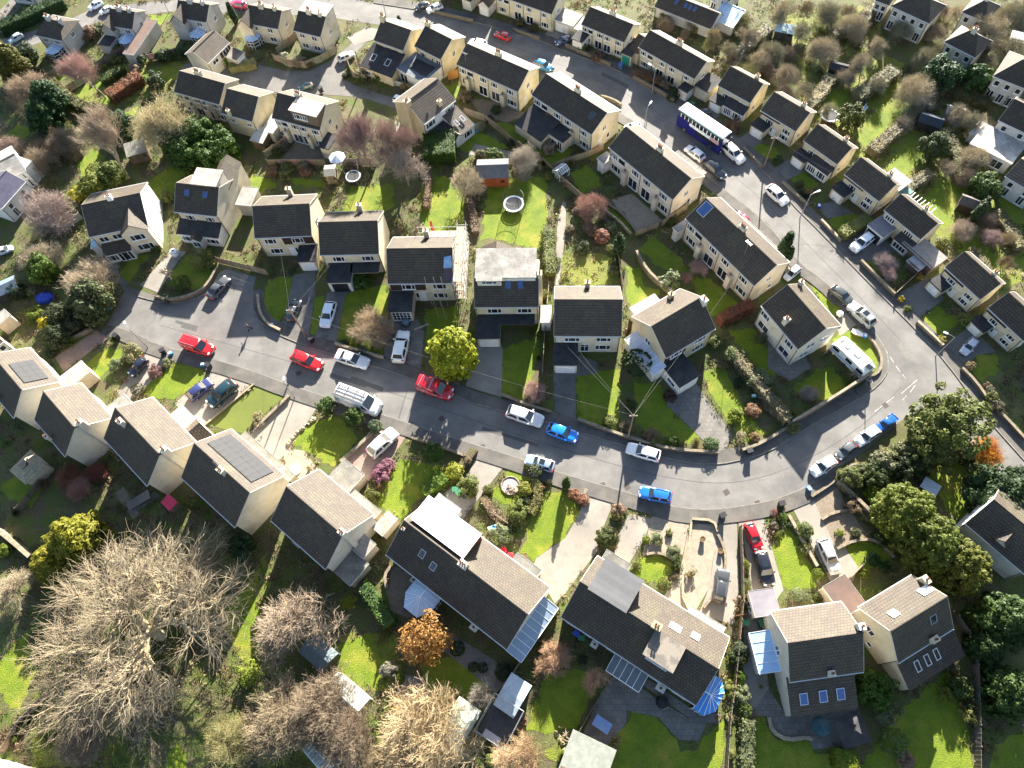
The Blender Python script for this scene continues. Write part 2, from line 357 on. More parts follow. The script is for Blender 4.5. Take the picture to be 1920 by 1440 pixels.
# lawns and planted ground
LAWNS = [
 [(222,515),(252,480),(287,477),(265,500),(240,530)], [(322,515),(350,478),(395,500),(402,520),(385,537),(365,545),(320,532)],
 [(486,567),(502,525),(550,517),(546,550),(534,592),(518,611),(497,597)], [(580,628),(590,560),(613,555),(602,598),(592,630)],
 [(631,635),(646,557),(662,545),(727,535),(727,585),(715,667),(655,648)], [(797,580),(860,575),(858,640),(800,640)],
 [(943,653),(1000,633),(1012,640),(1005,690),(978,752),(941,741)], [(1080,705),(1146,690),(1163,690),(1160,775),(1156,806),(1085,790)],
 [(1188,715),(1240,720),(1260,770),(1312,820),(1290,832),(1215,812),(1188,785)], [(1317,695),(1360,690),(1400,770),(1440,815),(1400,830),(1350,770),(1325,730)],
 [(1365,620),(1410,615),(1465,690),(1445,715),(1410,690)], [(1487,725),(1540,690),(1565,690),(1588,730),(1540,752),(1500,747)],
 [(1560,635),(1600,619),(1630,640),(1648,668),(1649,690),(1632,707),(1600,700),(1570,660)], [(1520,532),(1540,545),(1570,575),(1577,592),(1562,600)],
 [(140,312),(175,278),(195,292),(190,325),(160,335)], [(257,353),(320,310),(363,318),(330,342),(322,385)], [(425,330),(430,315),(500,335),(520,348),(485,365),(445,345)],
 [(545,345),(545,333),(607,338),(607,352)], [(640,402),(657,350),(735,345),(740,385),(715,402)], [(785,365),(803,325),(840,333),(876,365),(868,430),(795,437)],
 [(902,449),(915,350),(975,330),(1023,333),(1027,400),(1010,468),(935,449)], [(1175,500),(1200,505),(1210,540),(1240,545),(1215,570),(1180,587)],
 [(1197,465),(1225,440),(1270,480),(1300,510),(1270,517),(1230,497)], [(1295,520),(1330,522),(1395,580),(1370,592),(1330,592)],
 [(1067,327),(1100,308),(1122,327),(1126,350),(1090,362)], [(1133,393),(1142,386),(1168,405),(1192,437),(1182,441),(1160,420)],
 [(1003,280),(1033,260),(1077,283),(1060,300),(1030,307)], [(928,233),(950,228),(989,258),(975,273),(945,257)], [(855,272),(890,243),(927,260),(957,278),(925,287),(870,284)],
 [(828,160),(852,158),(887,175),(860,189)], [(731,148),(748,139),(770,155),(755,164)],
 [(117,190),(205,133),(262,106),(272,118),(180,170),(130,195)], [(178,195),(235,150),(315,120),(335,135),(330,150),(280,152),(215,180),(195,200)],
 [(70,152),(110,130),(130,142),(90,167)], [(0,262),(30,235),(67,240),(40,262)], [(213,225),(260,198),(250,222),(235,229)], [(282,28),(322,27),(300,47),(280,38)],
 [(1520,205),(1545,185),(1590,148),(1602,185),(1560,202)], [(1608,258),(1650,190),(1680,138),(1720,190),(1692,225),(1660,268),(1630,290)],
 [(1663,322),(1680,285),(1715,260),(1734,295),(1692,335)], [(1727,372),(1765,335),(1812,322),(1812,375),(1790,407),(1772,429),(1738,412)],
 [(1748,198),(1780,215),(1790,247),(1768,237)], [(1828,250),(1870,268),(1862,280),(1828,264)], [(1868,370),(1915,363),(1925,420),(1885,417)],
 [(1797,467),(1822,445),(1865,478),(1882,510),(1875,527),(1850,502)], [(1895,480),(1925,483),(1925,502),(1900,497)],
 [(1480,335),(1505,322),(1539,345),(1520,360)], [(1550,412),(1600,397),(1614,410),(1575,439)], [(1625,492),(1655,478),(1667,500),(1655,522)],
 [(1727,599),(1757,572),(1799,600),(1765,637)], [(1823,699),(1835,663),(1865,663),(1877,692),(1845,717)], [(1330,234),(1345,222),(1377,240),(1350,254)], [(1411,270),(1453,275),(1462,300),(1427,297)],
 [(140,697),(200,652),(228,655),(228,677),(200,699),(175,717)], [(267,742),(282,717),(330,677),(383,691),(383,709),(325,752)],
 [(547,828),(590,787),(642,785),(670,820),(660,847),(622,877),(585,854)], [(750,862),(805,870),(835,877),(797,927),(750,977),(712,947),(718,905)],
 [(937,895),(960,878),(995,888),(993,905)], [(915,932),(930,913),(975,930),(963,952)], [(977,1039),(995,960),(1015,925),(1067,925),(1087,960),(1060,1009),(1002,1049)],
 [(1185,1077),(1195,1048),(1230,1042),(1265,1055),(1262,1082),(1240,1092),(1205,1087)], [(1447,1020),(1477,983),(1524,1060),(1532,1097),(1490,1112),(1465,1092)],
 [(1568,1032),(1600,1015),(1640,1013),(1674,1047),(1640,1067),(1590,1067)],
 [(1400,1450),(1400,1348),(1437,1343),(1440,1370),(1473,1390),(1520,1383),(1525,1412),(1560,1405),(1595,1407),(1600,1450)],
 [(1680,1343),(1773,1258),(1800,1300),(1827,1450),(1610,1450),(1640,1400)], [(1870,1393),(1935,1365),(1935,1455),(1855,1455)],
 [(1183,1333),(1225,1340),(1252,1360),(1270,1385),(1275,1408),(1310,1402),(1350,1350),(1360,1348),(1352,1455),(1125,1455)],
 [(990,1367),(1012,1280),(1045,1255),(1100,1260),(1112,1305),(1080,1364),(1037,1377)], [(780,1235),(835,1230),(919,1270),(907,1305),(850,1342),(803,1314),(800,1265)],
 [(620,1207),(695,1190),(732,1252),(705,1289),(640,1277)], [(415,1160),(460,1095),(498,1053),(477,1110),(502,1195),(490,1237),(430,1202)],
 [(-5,1242),(50,1185),(69,1255),(40,1332),(15,1322),(-5,1290)], [(-5,915),(30,888),(82,920),(60,949),(20,932)], [(303,1450),(332,1390),(352,1417),(347,1450)],
 [(1730,880),(1800,868),(1852,920),(1832,962),(1800,977),(1760,932)]]
for i, q in enumerate(LAWNS): sheet('lawn', q, .006 + .002 * (i % 5), grass, .30)
for q in ([(1055,475),(1140,478),(1147,534),(1053,537)], [(1500,100),(1600,80),(1700,120),(1650,180),(1560,170)], [(1040,1390),(1080,1372),(1110,1400),(1060,1440),(1020,1410)], [(470,1290),(640,1290),(700,1440),(480,1440)], [(1520,945),(1560,975),(1555,990),(1535,985)], [(60,1300),(200,1280),(260,1440),(60,1440)]):
    sheet('rough_grass', q, .0151, grass2, .25)
sheet('artificial_lawn', [(387,797),(477,722),(537,740),(455,812),(420,805)], .014, astro)

DRIVES = [
 (conc, [(262,535),(322,470),(350,472),(332,492),(297,549)]), (tarm2, [(232,545),(212,512),(190,480),(215,478),(225,490),(222,515),(240,530)]),
 (tarm2, [(534,592),(550,517),(592,506),(590,560),(578,637),(520,615)]), (tarm2, [(602,598),(613,550),(660,540),(646,560),(631,642),(590,632)]),
 (greyp, [(732,590),(780,595),(795,620),(790,692),(718,668)]), (conc, [(893,640),(937,640),(943,655),(940,745),(873,724)]),
 (tarm2, [(1037,688),(1085,665),(1122,680),(1122,700),(1079,706),(1080,787),(1040,770)]), (greyp, [(1250,760),(1265,712),(1300,712),(1374,817),(1355,853),(1320,827)]),
 (conc, [(1562,600),(1590,586),(1607,608),(1575,630)]), (pinkp, [(103,670),(180,620),(207,632),(175,655),(120,697)]),
 (conc, [(217,740),(277,654),(317,664),(300,700),(247,749)]), (conc, [(327,757),(397,697),(472,718),(383,802),(365,792)]),
 (conc, [(463,815),(547,743),(599,758),(540,845),(520,869),(480,832)]), (gravel, [(535,840),(570,845),(597,880),(570,902),(528,882)]),
 (pinkp, [(642,867),(715,803),(762,817),(737,857),(685,907)]), (conc, [(875,895),(893,858),(945,875),(910,919),(890,945),(868,974),(832,925)]),
 (conc, [(1102,921),(1152,938),(1135,980),(1120,1015),(1120,1034),(1060,1112),(1040,1132),(1000,1062),(1005,1047),(1060,1009),(1087,962)]),
 (conc, [(1150,1047),(1160,1002),(1180,963),(1222,972),(1210,1007),(1175,1064)]), (gravel, [(1222,968),(1294,975),(1280,1040),(1205,1040),(1213,1007)]),
 (gravel, [(1295,973),(1335,975),(1345,1000),(1335,1060),(1330,1102),(1300,1152),(1245,1117),(1275,1072)]),
 (conc, [(1345,998),(1350,973),(1381,974),(1386,1100),(1376,1172),(1310,1152),(1330,1100)]),
 (conc, [(1393,1003),(1383,978),(1430,965),(1469,1107),(1450,1132),(1415,1137),(1402,1060)]),
 (conc, [(1482,945),(1522,930),(1567,1003),(1609,1063),(1600,1089),(1567,1109),(1533,1045)]), (gravel2, [(1522,930),(1562,900),(1612,985),(1672,1047),(1640,1012),(1600,1012),(1567,1026)]),
 (greyp, [(1400,1200),(1440,1290),(1470,1335),(1602,1312),(1617,1360),(1607,1397),(1525,1405),(1515,1382),(1470,1387),(1443,1370),(1437,1343),(1405,1343)]),
 (conc, [(1395,1147),(1422,1130),(1442,1290),(1405,1343),(1392,1343)]),
 (greyp, [(1125,1302),(1160,1255),(1232,1312),(1297,1350),(1327,1350),(1310,1389),(1272,1387),(1235,1345),(1175,1332),(1175,1355),(1135,1402),(1092,1377)]),
 (greyp, [(1160,1252),(1172,1243),(1310,1338),(1352,1338),(1347,1357),(1300,1352)]),
 (gravel2, [(730,1063),(762,1065),(792,1130),(775,1162),(735,1147),(722,1100)]), (greyp, [(755,1265),(792,1270),(809,1300),(785,1322),(740,1307)]),
 (greyp, [(780,1180),(850,1190),(930,1240),(960,1290),(930,1300),(870,1250)]),
 (gravel, [(1145,375),(1185,363),(1244,415),(1215,427),(1195,437)]), (conc, [(740,226),(787,250),(780,264),(743,247)]), (gravel2, [(528,300),(555,263),(592,275),(632,283),(642,297),(595,312)]),
 (tarm2, [(1378,266),(1405,246),(1432,265),(1400,284)]), (tarm2, [(1445,320),(1480,298),(1512,320),(1467,342)]), (tarm2, [(1530,385),(1560,378),(1602,400),(1550,410)]), (tarm2, [(1315,222),(1330,205),(1350,215),(1335,235)]),
 (tarm2, [(1580,460),(1630,415),(1682,470),(1640,492),(1618,487)]), (tarm2, [(1680,554),(1737,520),(1772,560),(1735,587),(1715,602),(1690,587)]), (tarm2, [(1773,647),(1820,610),(1867,660),(1832,666),(1810,684)]),
 (conc, [(1147,130),(1160,118),(1190,118),(1180,135)]), (conc, [(1015,72),(1030,55),(1060,60),(1050,80)]), (conc, [(1045,420),(1055,378),(1062,380),(1060,440),(1048,535),(1040,535)]),
 (conc, [(1330,335),(1300,310),(1310,300),(1345,328)]), (gravel2, [(215,925),(232,912),(262,965),(250,975)]), (greyp, [(238,955),(290,922),(300,930),(248,965)]), (conc, [(650,70),(690,52),(712,55),(700,75),(665,85)]),
 (gravel2, [(880,185),(930,190),(990,215),(950,230),(900,215)]), (conc, [(890,270),(960,285),(950,305),(880,290)]), (greyp, [(1440,590),(1500,650),(1520,690),(1480,715),(1440,690)]),
 (gravel, [(1395,420),(1440,470),(1470,510),(1490,500),(1440,440)])]
for i, (m, q) in enumerate(DRIVES): sheet('driveway' if m in (conc, tarm2, pinkp) else 'patio' if m is greyp else 'gravel_bed', q, .024 + .004 * (i % 4), m)
# ------------------------------------------------------------------ houses
# x, y of the near eave's middle; bearing; length; depth; eave height; rise of the ridge
HT = {
'R1':(-62.05,65.65,12.7,8.58,8.27,4.8,2.2),'R2':(-51.03,68.27,-9.9,6.80,7.00,4.8,2.19),'R3':(-37.24,63.56,0.7,8.30,7.55,4.8,2.33),
'R4':(-27.27,60.09,-0.6,8.42,7.55,4.8,2.46),'R5':(-16.92,54.90,-1.3,9.03,7.80,4.8,2.59),'R6':(-5.11,50.70,-1.4,8.60,7.49,4.8,2.54),
'R7':(5.46,45.94,-2.2,8.73,7.59,4.8,2.72),'R8':(18.57,44.49,31.7,7.90,7.28,4.8,2.75),'R9':(30.05,46.50,-61.4,7.53,6.74,4.8,2.29),
'M1':(23.88,58.62,-55.8,13.92,6.28,4.8,2.05),'M2':(14.34,73.03,-50.7,13.38,6.32,4.7,1.95),'M3':(3.20,85.45,-44.6,12.63,6.59,4.5,1.83),
'M4':(-8.45,94.28,-34.2,12.13,6.26,4.3,1.72),'M5':(-18.45,101.07,-37.6,5.80,6.40,4.0,1.67),'M6':(-25.15,103.27,-29.0,5.98,5.98,4.0,1.71),
'M7':(-15.69,86.84,45.6,6.79,7.26,4.6,2.10),'L1':(-55.88,92.58,-22.3,8.91,5.92,4.3,1.67),'L2':(-48.47,88.03,-21.7,5.90,6.71,4.2,1.97),
'L3':(-38.47,85.75,-21.1,8.67,6.49,4.5,2.07),'L4':(-54.82,104.34,60.1,5.76,5.17,3.2,1.49),'T1':(-86.45,109.99,-18.4,6.0,5.43,3.4,1.5),
'T2':(-73.90,111.83,-15.0,5.0,4.9,3.4,1.5),'T3':(-61.05,112.47,-15.6,6.15,5.0,3.7,1.5),'T4':(-48.04,110.03,-17.6,6.51,5.27,3.7,1.5),
'T5':(-39.61,107.25,-21.2,5.35,5.99,3.9,1.6),'T0':(-97,124,-14,5.2,5,3.3,1.5),'N1':(-13.2,118.6,-31.2,9.5,5.2,3.7,1.54),'N2':(-2.62,112.42,-31.2,11.60,5.21,3.7,1.54),
'N3':(10.68,104.29,-35.2,8.40,5.07,3.6,1.59),'N4':(20.43,96.58,-43.7,11.34,5.13,3.7,1.56),'N5':(30.26,89.27,-43.0,6.07,5.20,3.5,1.83),
'N6':(36.09,83.33,-45.3,6.47,5.24,3.5,1.70),'N7':(41.16,76.74,-50.6,6.30,4.61,3.5,1.63),'N8':(45.72,69.85,-53.9,6.43,4.66,3.5,1.81),
'N9':(49.83,63.11,-54.9,6.45,4.43,3.5,1.65),'N10':(55.26,53.13,-58.8,6.10,4.47,3.6,1.78),'N11':(58.90,46.74,-59.2,5.78,4.62,3.6,1.68),
'B1':(24.55,109.22,-35.5,10.93,4.65,2.0,1.42),'S1':(-71.48,38.75,-42.9,7.82,6.88,4.8,2.97),'S2':(-63.01,33.23,-42.9,7.52,6.97,4.8,2.93),
'S3':(-52.34,29.83,-41.9,9.52,7.49,4.8,3.06),'S4':(-40.89,24.52,-38.9,10.00,8.06,4.8,3.32),'S5':(-29.21,19.27,-38.6,9.24,7.98,4.8,3.13),
'S6':(-12.03,13.03,-36.6,17.55,8.11,3.6,2.78),'S7':(7.90,6.71,-33.0,16.46,7.93,3.4,2.67),'S8':(28.16,4.86,7.1,7.76,7.04,4.8,2.95),
'S9':(38.88,7.84,27.6,7.29,6.26,4.8,3.19),'S10':(49.2,18.0,-50.0,7.5,6.5,4.0,2.2)}
CREAM, OCHRE, WHITE, BUFF, GREYW, STONEW = (.65, .55, .41), (.62, .51, .35), (.74, .72, .68), (.58, .50, .36), (.50, .48, .44), (.60, .56, .48)
BROWNC, SLATE, DKRED = (.040, .026, .022), (.10, .105, .11), (.22, .06, .04)

def m_window(w, h, n, sty):
    mb = MB(); t = .055
    mb.box(-w / 2, w / 2, -.07, .0, 0, t); mb.box(-w / 2, w / 2, -.07, 0, h - t, h)
    mb.box(-w / 2, -w / 2 + t, -.068, 0, t, h - t); mb.box(w / 2 - t, w / 2, -.068, 0, t, h - t)
    for i in range(1, n):
        x = -w / 2 + w * i / n
        if n == 3: x = -w / 2 + w * (.27 if i == 1 else .73)
        mb.box(x - .035, x + .035, -.066, 0, t, h - t)
    if sty == 'top':
        mb.box(-w / 2 + t, w / 2 - t, -.062, 0, h * .68, h * .68 + .05)
    if sty == 'geo':
        for k in (1, 2): mb.box(-w / 2 + t, w / 2 - t, -.05, 0, h * k / 3 - .02, h * k / 3 + .02)
    mb.box(-w / 2 - .06, w / 2 + .06, -.13, 0.0, -.07, -.003)
    return mb.mesh('window', white)
def m_glaz(w, h):
    mb = MB(); mb.box(-w / 2 + .04, w / 2 - .04, -.03, -.005, .04, h - .04)
    return mb.mesh('glazing', glass)
def add_window(parent, w, h, n, loc, rz, sty='', name='window'):
    o = link(name, cached(('win', w, h, n, sty), lambda: m_window(w, h, n, sty)), parent, loc, (0, 0, rz))
    link('glazing', cached(('glz', w, h), lambda: m_glaz(w, h)), o)
    return o
def m_door(w, h):
    mb = MB(); mb.box(-w / 2, w / 2, -.05, 0, 0, h); mb.box(-w / 2 + .18, w / 2 - .18, -.065, -.05, h * .55, h - .2); mb.box(-w / 2 + .18, w / 2 - .18, -.065, -.05, .2, h * .45)
    return mb.mesh('door', paint)
def m_garage_door(w, h):
    mb = MB(); mb.box(-w / 2, w / 2, -.05, 0, 0, h)
    k = max(3, int(w / .35))
    for i in range(k): mb.box(-w / 2 + w * (i + .12) / k, -w / 2 + w * (i + .88) / k, -.075, -.05, .08, h - .1)
    return mb.mesh('garage_door', paint)
def m_slope(L, run, rise, hip=0.0):
    """one pitch of tiles laid in lapped courses, eave edge at the origin, rising along +y"""
    sl_ = math.hypot(run, rise); n = max(5, round(sl_ / .30)); mb = MB(); lap = .018; nz = run / sl_; ny = -rise / sl_
    for i in range(n):
        a, b = i / n, (i + 1) / n
        y0, z0, y1, z1 = run * a, rise * a, run * b, rise * b
        ha, hb = hip * a, hip * b
        x0, x1, X0, X1 = -L / 2 + ha, L / 2 - ha, -L / 2 + hb, L / 2 - hb
        mb.add([(x0, y0 + ny * lap, z0 + nz * lap), (x1, y0 + ny * lap, z0 + nz * lap), (X1, y1, z1), (X0, y1, z1), (x0, y0, z0), (x1, y0, z0)],
               [(0, 1, 2, 3), (4, 5, 1, 0)])
    t = .16
    mb.add([(-L / 2, 0, 0), (L / 2, 0, 0), (L / 2 - hip, run, rise), (-L / 2 + hip, run, rise), (-L / 2, 0, -t), (L / 2, 0, -t), (L / 2 - hip, run, rise - t), (-L / 2 + hip, run, rise - t)],
           [(4, 7, 6, 5), (0, 4, 5, 1), (1, 5, 6, 2), (3, 7, 4, 0)])
    return mb
def m_chimney(w, d, h):
    mb = MB(); mb.box(-w / 2, w / 2, -d / 2, d / 2, 0, h); mb.box(-w / 2 - .06, w / 2 + .06, -d / 2 - .06, d / 2 + .06, h, h + .12)
    return mb.mesh('chimney', render)
def m_pot():
    return MB().lathe([(.13, 0), (.11, .3), (.14, .34), (.14, .42), (.09, .42), (.08, .2)], 8).mesh('chimney_pot', pot)
def m_rooflight(w, h):
    mb = MB(); f = .07
    mb.box(-w / 2, w / 2, 0, f, 0, .09); mb.box(-w / 2, w / 2, h - f, h, 0, .09); mb.box(-w / 2, -w / 2 + f, f, h - f, 0, .088); mb.box(w / 2 - f, w / 2, f, h - f, 0, .088)
    return mb.mesh('rooflight', paint)
def m_panel(w, h):
    mb = MB(); mb.box(0, w - .012, 0, h - .012, 0, .04)
    return mb.mesh('solar_panel', solarm)

class House:
    def __init__(s, key, label, wall=CREAM, roofm=None, cat='house', group=None, hip=0.0, gut=(.5, .5, .5), name='house', low=0.0):
        x, y, r, s.L, s.D, s.he, s.rise = HT[key]
        g_ = sum(wall) / 3; wall = tuple(c * .74 + g_ * .26 for c in wall)
        s.wallc, s.tile = wall, roofm or tile
        s.root = thing(name, label, cat, (x, y, 0), math.radians(r), group)
        L, D, he, rise = s.L, s.D, s.he, s.rise
        s.ov, s.gv = .24, .07
        s.t = t = rise / (D / 2)
        xa, xb, ya, yb = -L / 2 + s.gv, L / 2 - s.gv, s.ov, D - s.ov
        s.xa, s.xb, s.ya, s.yb = xa, xb, ya, yb
        ze = he + s.ov * t - .05; zr = he + rise - .09
        mb = MB()
        if hip:
            mb.box(xa + .2, xb - .2, ya, yb, -.3, he - .02); s.xa, s.xb = xa + .2, xb - .2
        else:
            mb.add([(xa, ya, -.3), (xb, ya, -.3), (xb, yb, -.3), (xa, yb, -.3), (xa, ya, ze), (xb, ya, ze), (xb, yb, ze), (xa, yb, ze), (xa, D / 2, zr), (xb, D / 2, zr)],
                   [(0, 1, 5, 4), (2, 3, 7, 6), (1, 2, 6, 9, 5), (3, 0, 4, 8, 7), (4, 5, 9, 8), (6, 7, 8, 9)])
        link('wall', mb.mesh('wall', render), s.root, col=wall)
        me = cached(('slope', key), lambda: m_slope(L, D / 2, rise, hip).mesh('roof_slope', s.tile))
        link('roof_slope', me, s.root, (0, 0, he)); link('roof_slope', me, s.root, (0, D, he), (0, 0, math.pi))
        if hip:
            mh = cached(('hip', key), lambda: MB().slab([(-D / 2, 0, 0), (D / 2, 0, 0), (0, hip, rise)], .12).mesh('roof_hip', s.tile))
            link('roof_hip', mh, s.root, (-L / 2, D / 2, he + .004), (0, 0, -math.pi / 2)); link('roof_hip', mh, s.root, (L / 2, D / 2, he + .004), (0, 0, math.pi / 2))
        mb = MB(); mb.tube((-L / 2 + hip - .01, D / 2, he + rise + .0), (L / 2 - hip + .01, D / 2, he + rise + .0), .10, n=8)
        link('ridge_tile', mb.mesh('ridge_tile', s.tile), s.root)
        for k, (yy, sg) in enumerate(((-.07, -1), (D + .07, 1))):
            mb = MB(); mb.box(-L / 2, L / 2, yy - .055, yy + .055, he - .13, he - .02)
            link('gutter', mb.mesh('gutter', paint), s.root, col=gut)
        if not hip:
            for sx in (-1, 1):
                mb = MB(); X = sx * (L / 2 + .012)
                for q in ((0, D / 2), (D, D / 2)):
                    z0, z1 = he, he + rise
                    mb.add([(X - .02, q[0], z0 - .17), (X + .02, q[0], z0 - .17), (X + .02, q[1], z1 - .17), (X - .02, q[1], z1 - .17), (X - .02, q[0], z0 + .02), (X + .02, q[0], z0 + .02), (X + .02, q[1], z1 + .02), (X - .02, q[1], z1 + .02)],
                           [(0, 3, 2, 1), (4, 5, 6, 7), (0, 1, 5, 4), (1, 2, 6, 5), (2, 3, 7, 6), (3, 0, 4, 7)])
                link('bargeboard', mb.mesh('bargeboard', paint), s.root, col=(.50, .46, .40))
        for u in (.015, .985): s.downpipe(u)
    # -- placing on a side: f(ront, near eave) b(ack) l(eft gable) r(ight gable)
    def side(s, sd, u, z, out=0.0):
        if sd == 'f': return (s.xa + (s.xb - s.xa) * u, s.ya - out, z), 0.0
        if sd == 'b': return (s.xb - (s.xb - s.xa) * u, s.yb + out, z), math.pi
        if sd == 'l': return (s.xa - out, s.yb - (s.yb - s.ya) * u, z), -math.pi / 2
        return (s.xb + out, s.ya + (s.yb - s.ya) * u, z), math.pi / 2
    def win(s, sd, u, z, w=1.7, h=1.1, n=3, sty='', out=0.0):
        loc, rz = s.side(sd, u, z, out); add_window(s.root, w, h, n, loc, rz, sty); return s
    def door(s, sd, u, col=(.75, .75, .74), w=.95, h=2.05, out=0.0):
        loc, rz = s.side(sd, u, 0.0, out)
        link('door', cached(('door', w, h), lambda: m_door(w, h)), s.root, loc, (0, 0, rz), col); return s
    def clad(s, sd, u0, u1, z0, z1, col=BROWNC):
        (a, rz), (b, _) = s.side(sd, u0, 0), s.side(sd, u1, 0)
        w = (Vector(b) - Vector(a)).length; mb = MB()
        k = max(3, int((z1 - z0) / .18))
        for i in range(k): mb.box(0, w, -.03, 0, z0 + (z1 - z0) * i / k, z0 + (z1 - z0) * (i + .92) / k)
        link('cladding', mb.mesh('cladding', cladm), s.root, a, (0, 0, rz), col); return s
    def chim(s, u, v=.5, h=1.1, w=.75, d=.5, pots=2, col=None, base=None):
        x, y = -s.L / 2 + s.L * u, s.D * v
        zr = s.he + s.t * min(y, s.D - y) if 0 <= v <= 1 else 0
        z0 = base if base is not None else zr - .5
        hh = zr + h - z0
        c = link('chimney', m_chimney(w, d, hh), s.root, (x, y, z0), col=col or s.wallc)
        for i in range(pots): link('chimney_pot', cached('pot', m_pot), c, ((i - (pots - 1) / 2) * .3, 0, hh + .12))
        return s
    def on_slope(s, sl, u, t):
        """frame on a roof pitch: u along the eave as seen from that side, t up the pitch"""
        al = math.atan2(s.rise, s.D / 2)
        m = Matrix.Rotation(al, 4, 'X')
        y, z = s.D / 2 * t, s.he + s.rise * t
        base = Matrix.Translation((-s.L / 2 + s.L * u, y, z)) if sl == 'f' else Matrix.Translation((s.L / 2 - s.L * u, s.D - y, z)) @ Matrix.Rotation(math.pi, 4, 'Z')
        return base @ m @ Matrix.Translation((0, 0, .025))
    def rlight(s, sl, u, t, w=.8, h=1.1, col=(.10, .10, .11), gm=None):
        o = link('rooflight', cached(('rl', w, h), lambda: m_rooflight(w, h)), s.root, col=col); o.matrix_local = s.on_slope(sl, u, t)
        link('glazing', cached(('rlg', w, h, gm), lambda: MB().box(-w / 2 + .06, w / 2 - .06, .06, h - .06, 0, .06).mesh('glazing', gm or glass)), o); return s
    def solar(s, sl, u0, t0, cols, rows, pw=1.0, ph=1.6):
        fr = s.on_slope(sl, u0, t0) @ Matrix.Translation((0, 0, .06))
        me = cached(('pv', pw, ph), lambda: m_panel(pw, ph))
        for i in range(cols):
            for j in range(rows):
                o = link('solar_panel', me, s.root); o.matrix_local = fr @ Matrix.Translation((i * pw, j * ph, 0))
        return s
    # -- blocks added to the house, in its own metres: x along the near wall from its middle, y into the house
    def block(s, x0, x1, y0, y1, h, roofm=None, wall=None, name='extension', over=.12, th=.16, rcol=(1, 1, 1), z0=-.2):
        mb = MB(); mb.box(x0, x1, y0, y1, z0, h)
        e = link(name, mb.mesh(name, render), s.root, col=wall or s.wallc)
        mb = MB(); mb.box(x0 - over, x1 + over, y0 - over, y1 + over, h + .003, h + th)
        link('flat_roof', mb.mesh('flat_roof', roofm or felt), e, col=rcol)
        mb = MB(); o2 = over + .02
        for q in ((x0 - o2, x1 + o2, y0 - o2, y0 - over - .001), (x0 - o2, x1 + o2, y1 + over + .001, y1 + o2), (x0 - o2, x0 - over - .001, y0 - over, y1 + over), (x1 + over + .001, x1 + o2, y0 - over, y1 + over)):
            mb.box(*q, h - .04, h + th + .03)
        link('fascia', mb.mesh('fascia', paint), e, col=(.05, .05, .055) if (roofm or felt) is felt else (.6, .6, .58))
        return e
    def gdoor(s, e, x, y, w=2.2, h=2.0, col=(.78, .78, .77), rz=0.0):
        link('garage_door', cached(('gd', w, h), lambda: m_garage_door(w, h)), e, (x, y, 0), (0, 0, rz), col); return s
    def bwin(s, e, x, y, z, w, h, n, rz=0.0, sty=''):
        """a window on an added block: one mesh with the frame, panes set back"""
        key = ('bw', w, h, n, sty)
        def mk():
            mb = MB(); mb.mi = 0
            mb.box(-w / 2 + .04, w / 2 - .04, -.03, -.005, .04, h - .04); mb.m = [1] * len(mb.f)
            f = m_window(w, h, n, sty)
            mb.add([v.co for v in f.vertices], [tuple(p.vertices) for p in f.polygons])
            return mb.mesh('window', [white, glass])
        link('window', cached(key, mk), e, (x, y, z), (0, 0, rz)); return s
    def lean(s, x0, x1, y0, y1, zlow, zhigh, roofm=None, wall=None, lowside='f', name='extension'):
        """single-storey addition under one sloping roof; lowside is where the eave is"""
        roofm = roofm or s.tile
        if lowside == 'f': q = [(x0, y0, zlow), (x1, y0, zlow), (x1, y1, zhigh), (x0, y1, zhigh)]
        elif lowside == 'b': q = [(x0, y0, zhigh), (x1, y0, zhigh), (x1, y1, zlow), (x0, y1, zlow)]
        elif lowside == 'l': q = [(x0, y0, zlow), (x1, y0, zhigh), (x1, y1, zhigh), (x0, y1, zlow)]
        else: q = [(x0, y0, zhigh), (x1, y0, zlow), (x1, y1, zlow), (x0, y1, zhigh)]
        mb = MB(); lo = [(p[0], p[1], -.2) for p in q]; hi = [(p[0], p[1], p[2] - .02) for p in q]
        mb.add(lo + hi, [(0, 1, 5, 4), (1, 2, 6, 5), (2, 3, 7, 6), (3, 0, 4, 7), (4, 5, 6, 7)])
        e = link(name, mb.mesh(name, render), s.root, col=wall or s.wallc)
        c = Vector(((x0 + x1) / 2, (y0 + y1) / 2, 0)); up = Vector((0, 0, .13))
        qq = []
        for p in q:
            p = Vector(p); d = Vector((p.x - c.x, p.y - c.y, 0)); p2 = p + Vector((math.copysign(.12, d.x), math.copysign(.12, d.y), 0))
            gx = (zhigh - zlow) / max(.1, (y1 - y0) if lowside in 'fb' else (x1 - x0))
            dz = {'f': (p2.y - p.y), 'b': -(p2.y - p.y), 'l': (p2.x - p.x), 'r': -(p2.x - p.x)}[lowside] * gx
            qq.append(p2 + Vector((0, 0, dz)) + up)
        mb = MB(); mb.slab(qq, .14); link('lean_to_roof', mb.mesh('lean_to_roof', roofm), e)
        e['q'] = 0; s.lq = (q, qq); return e
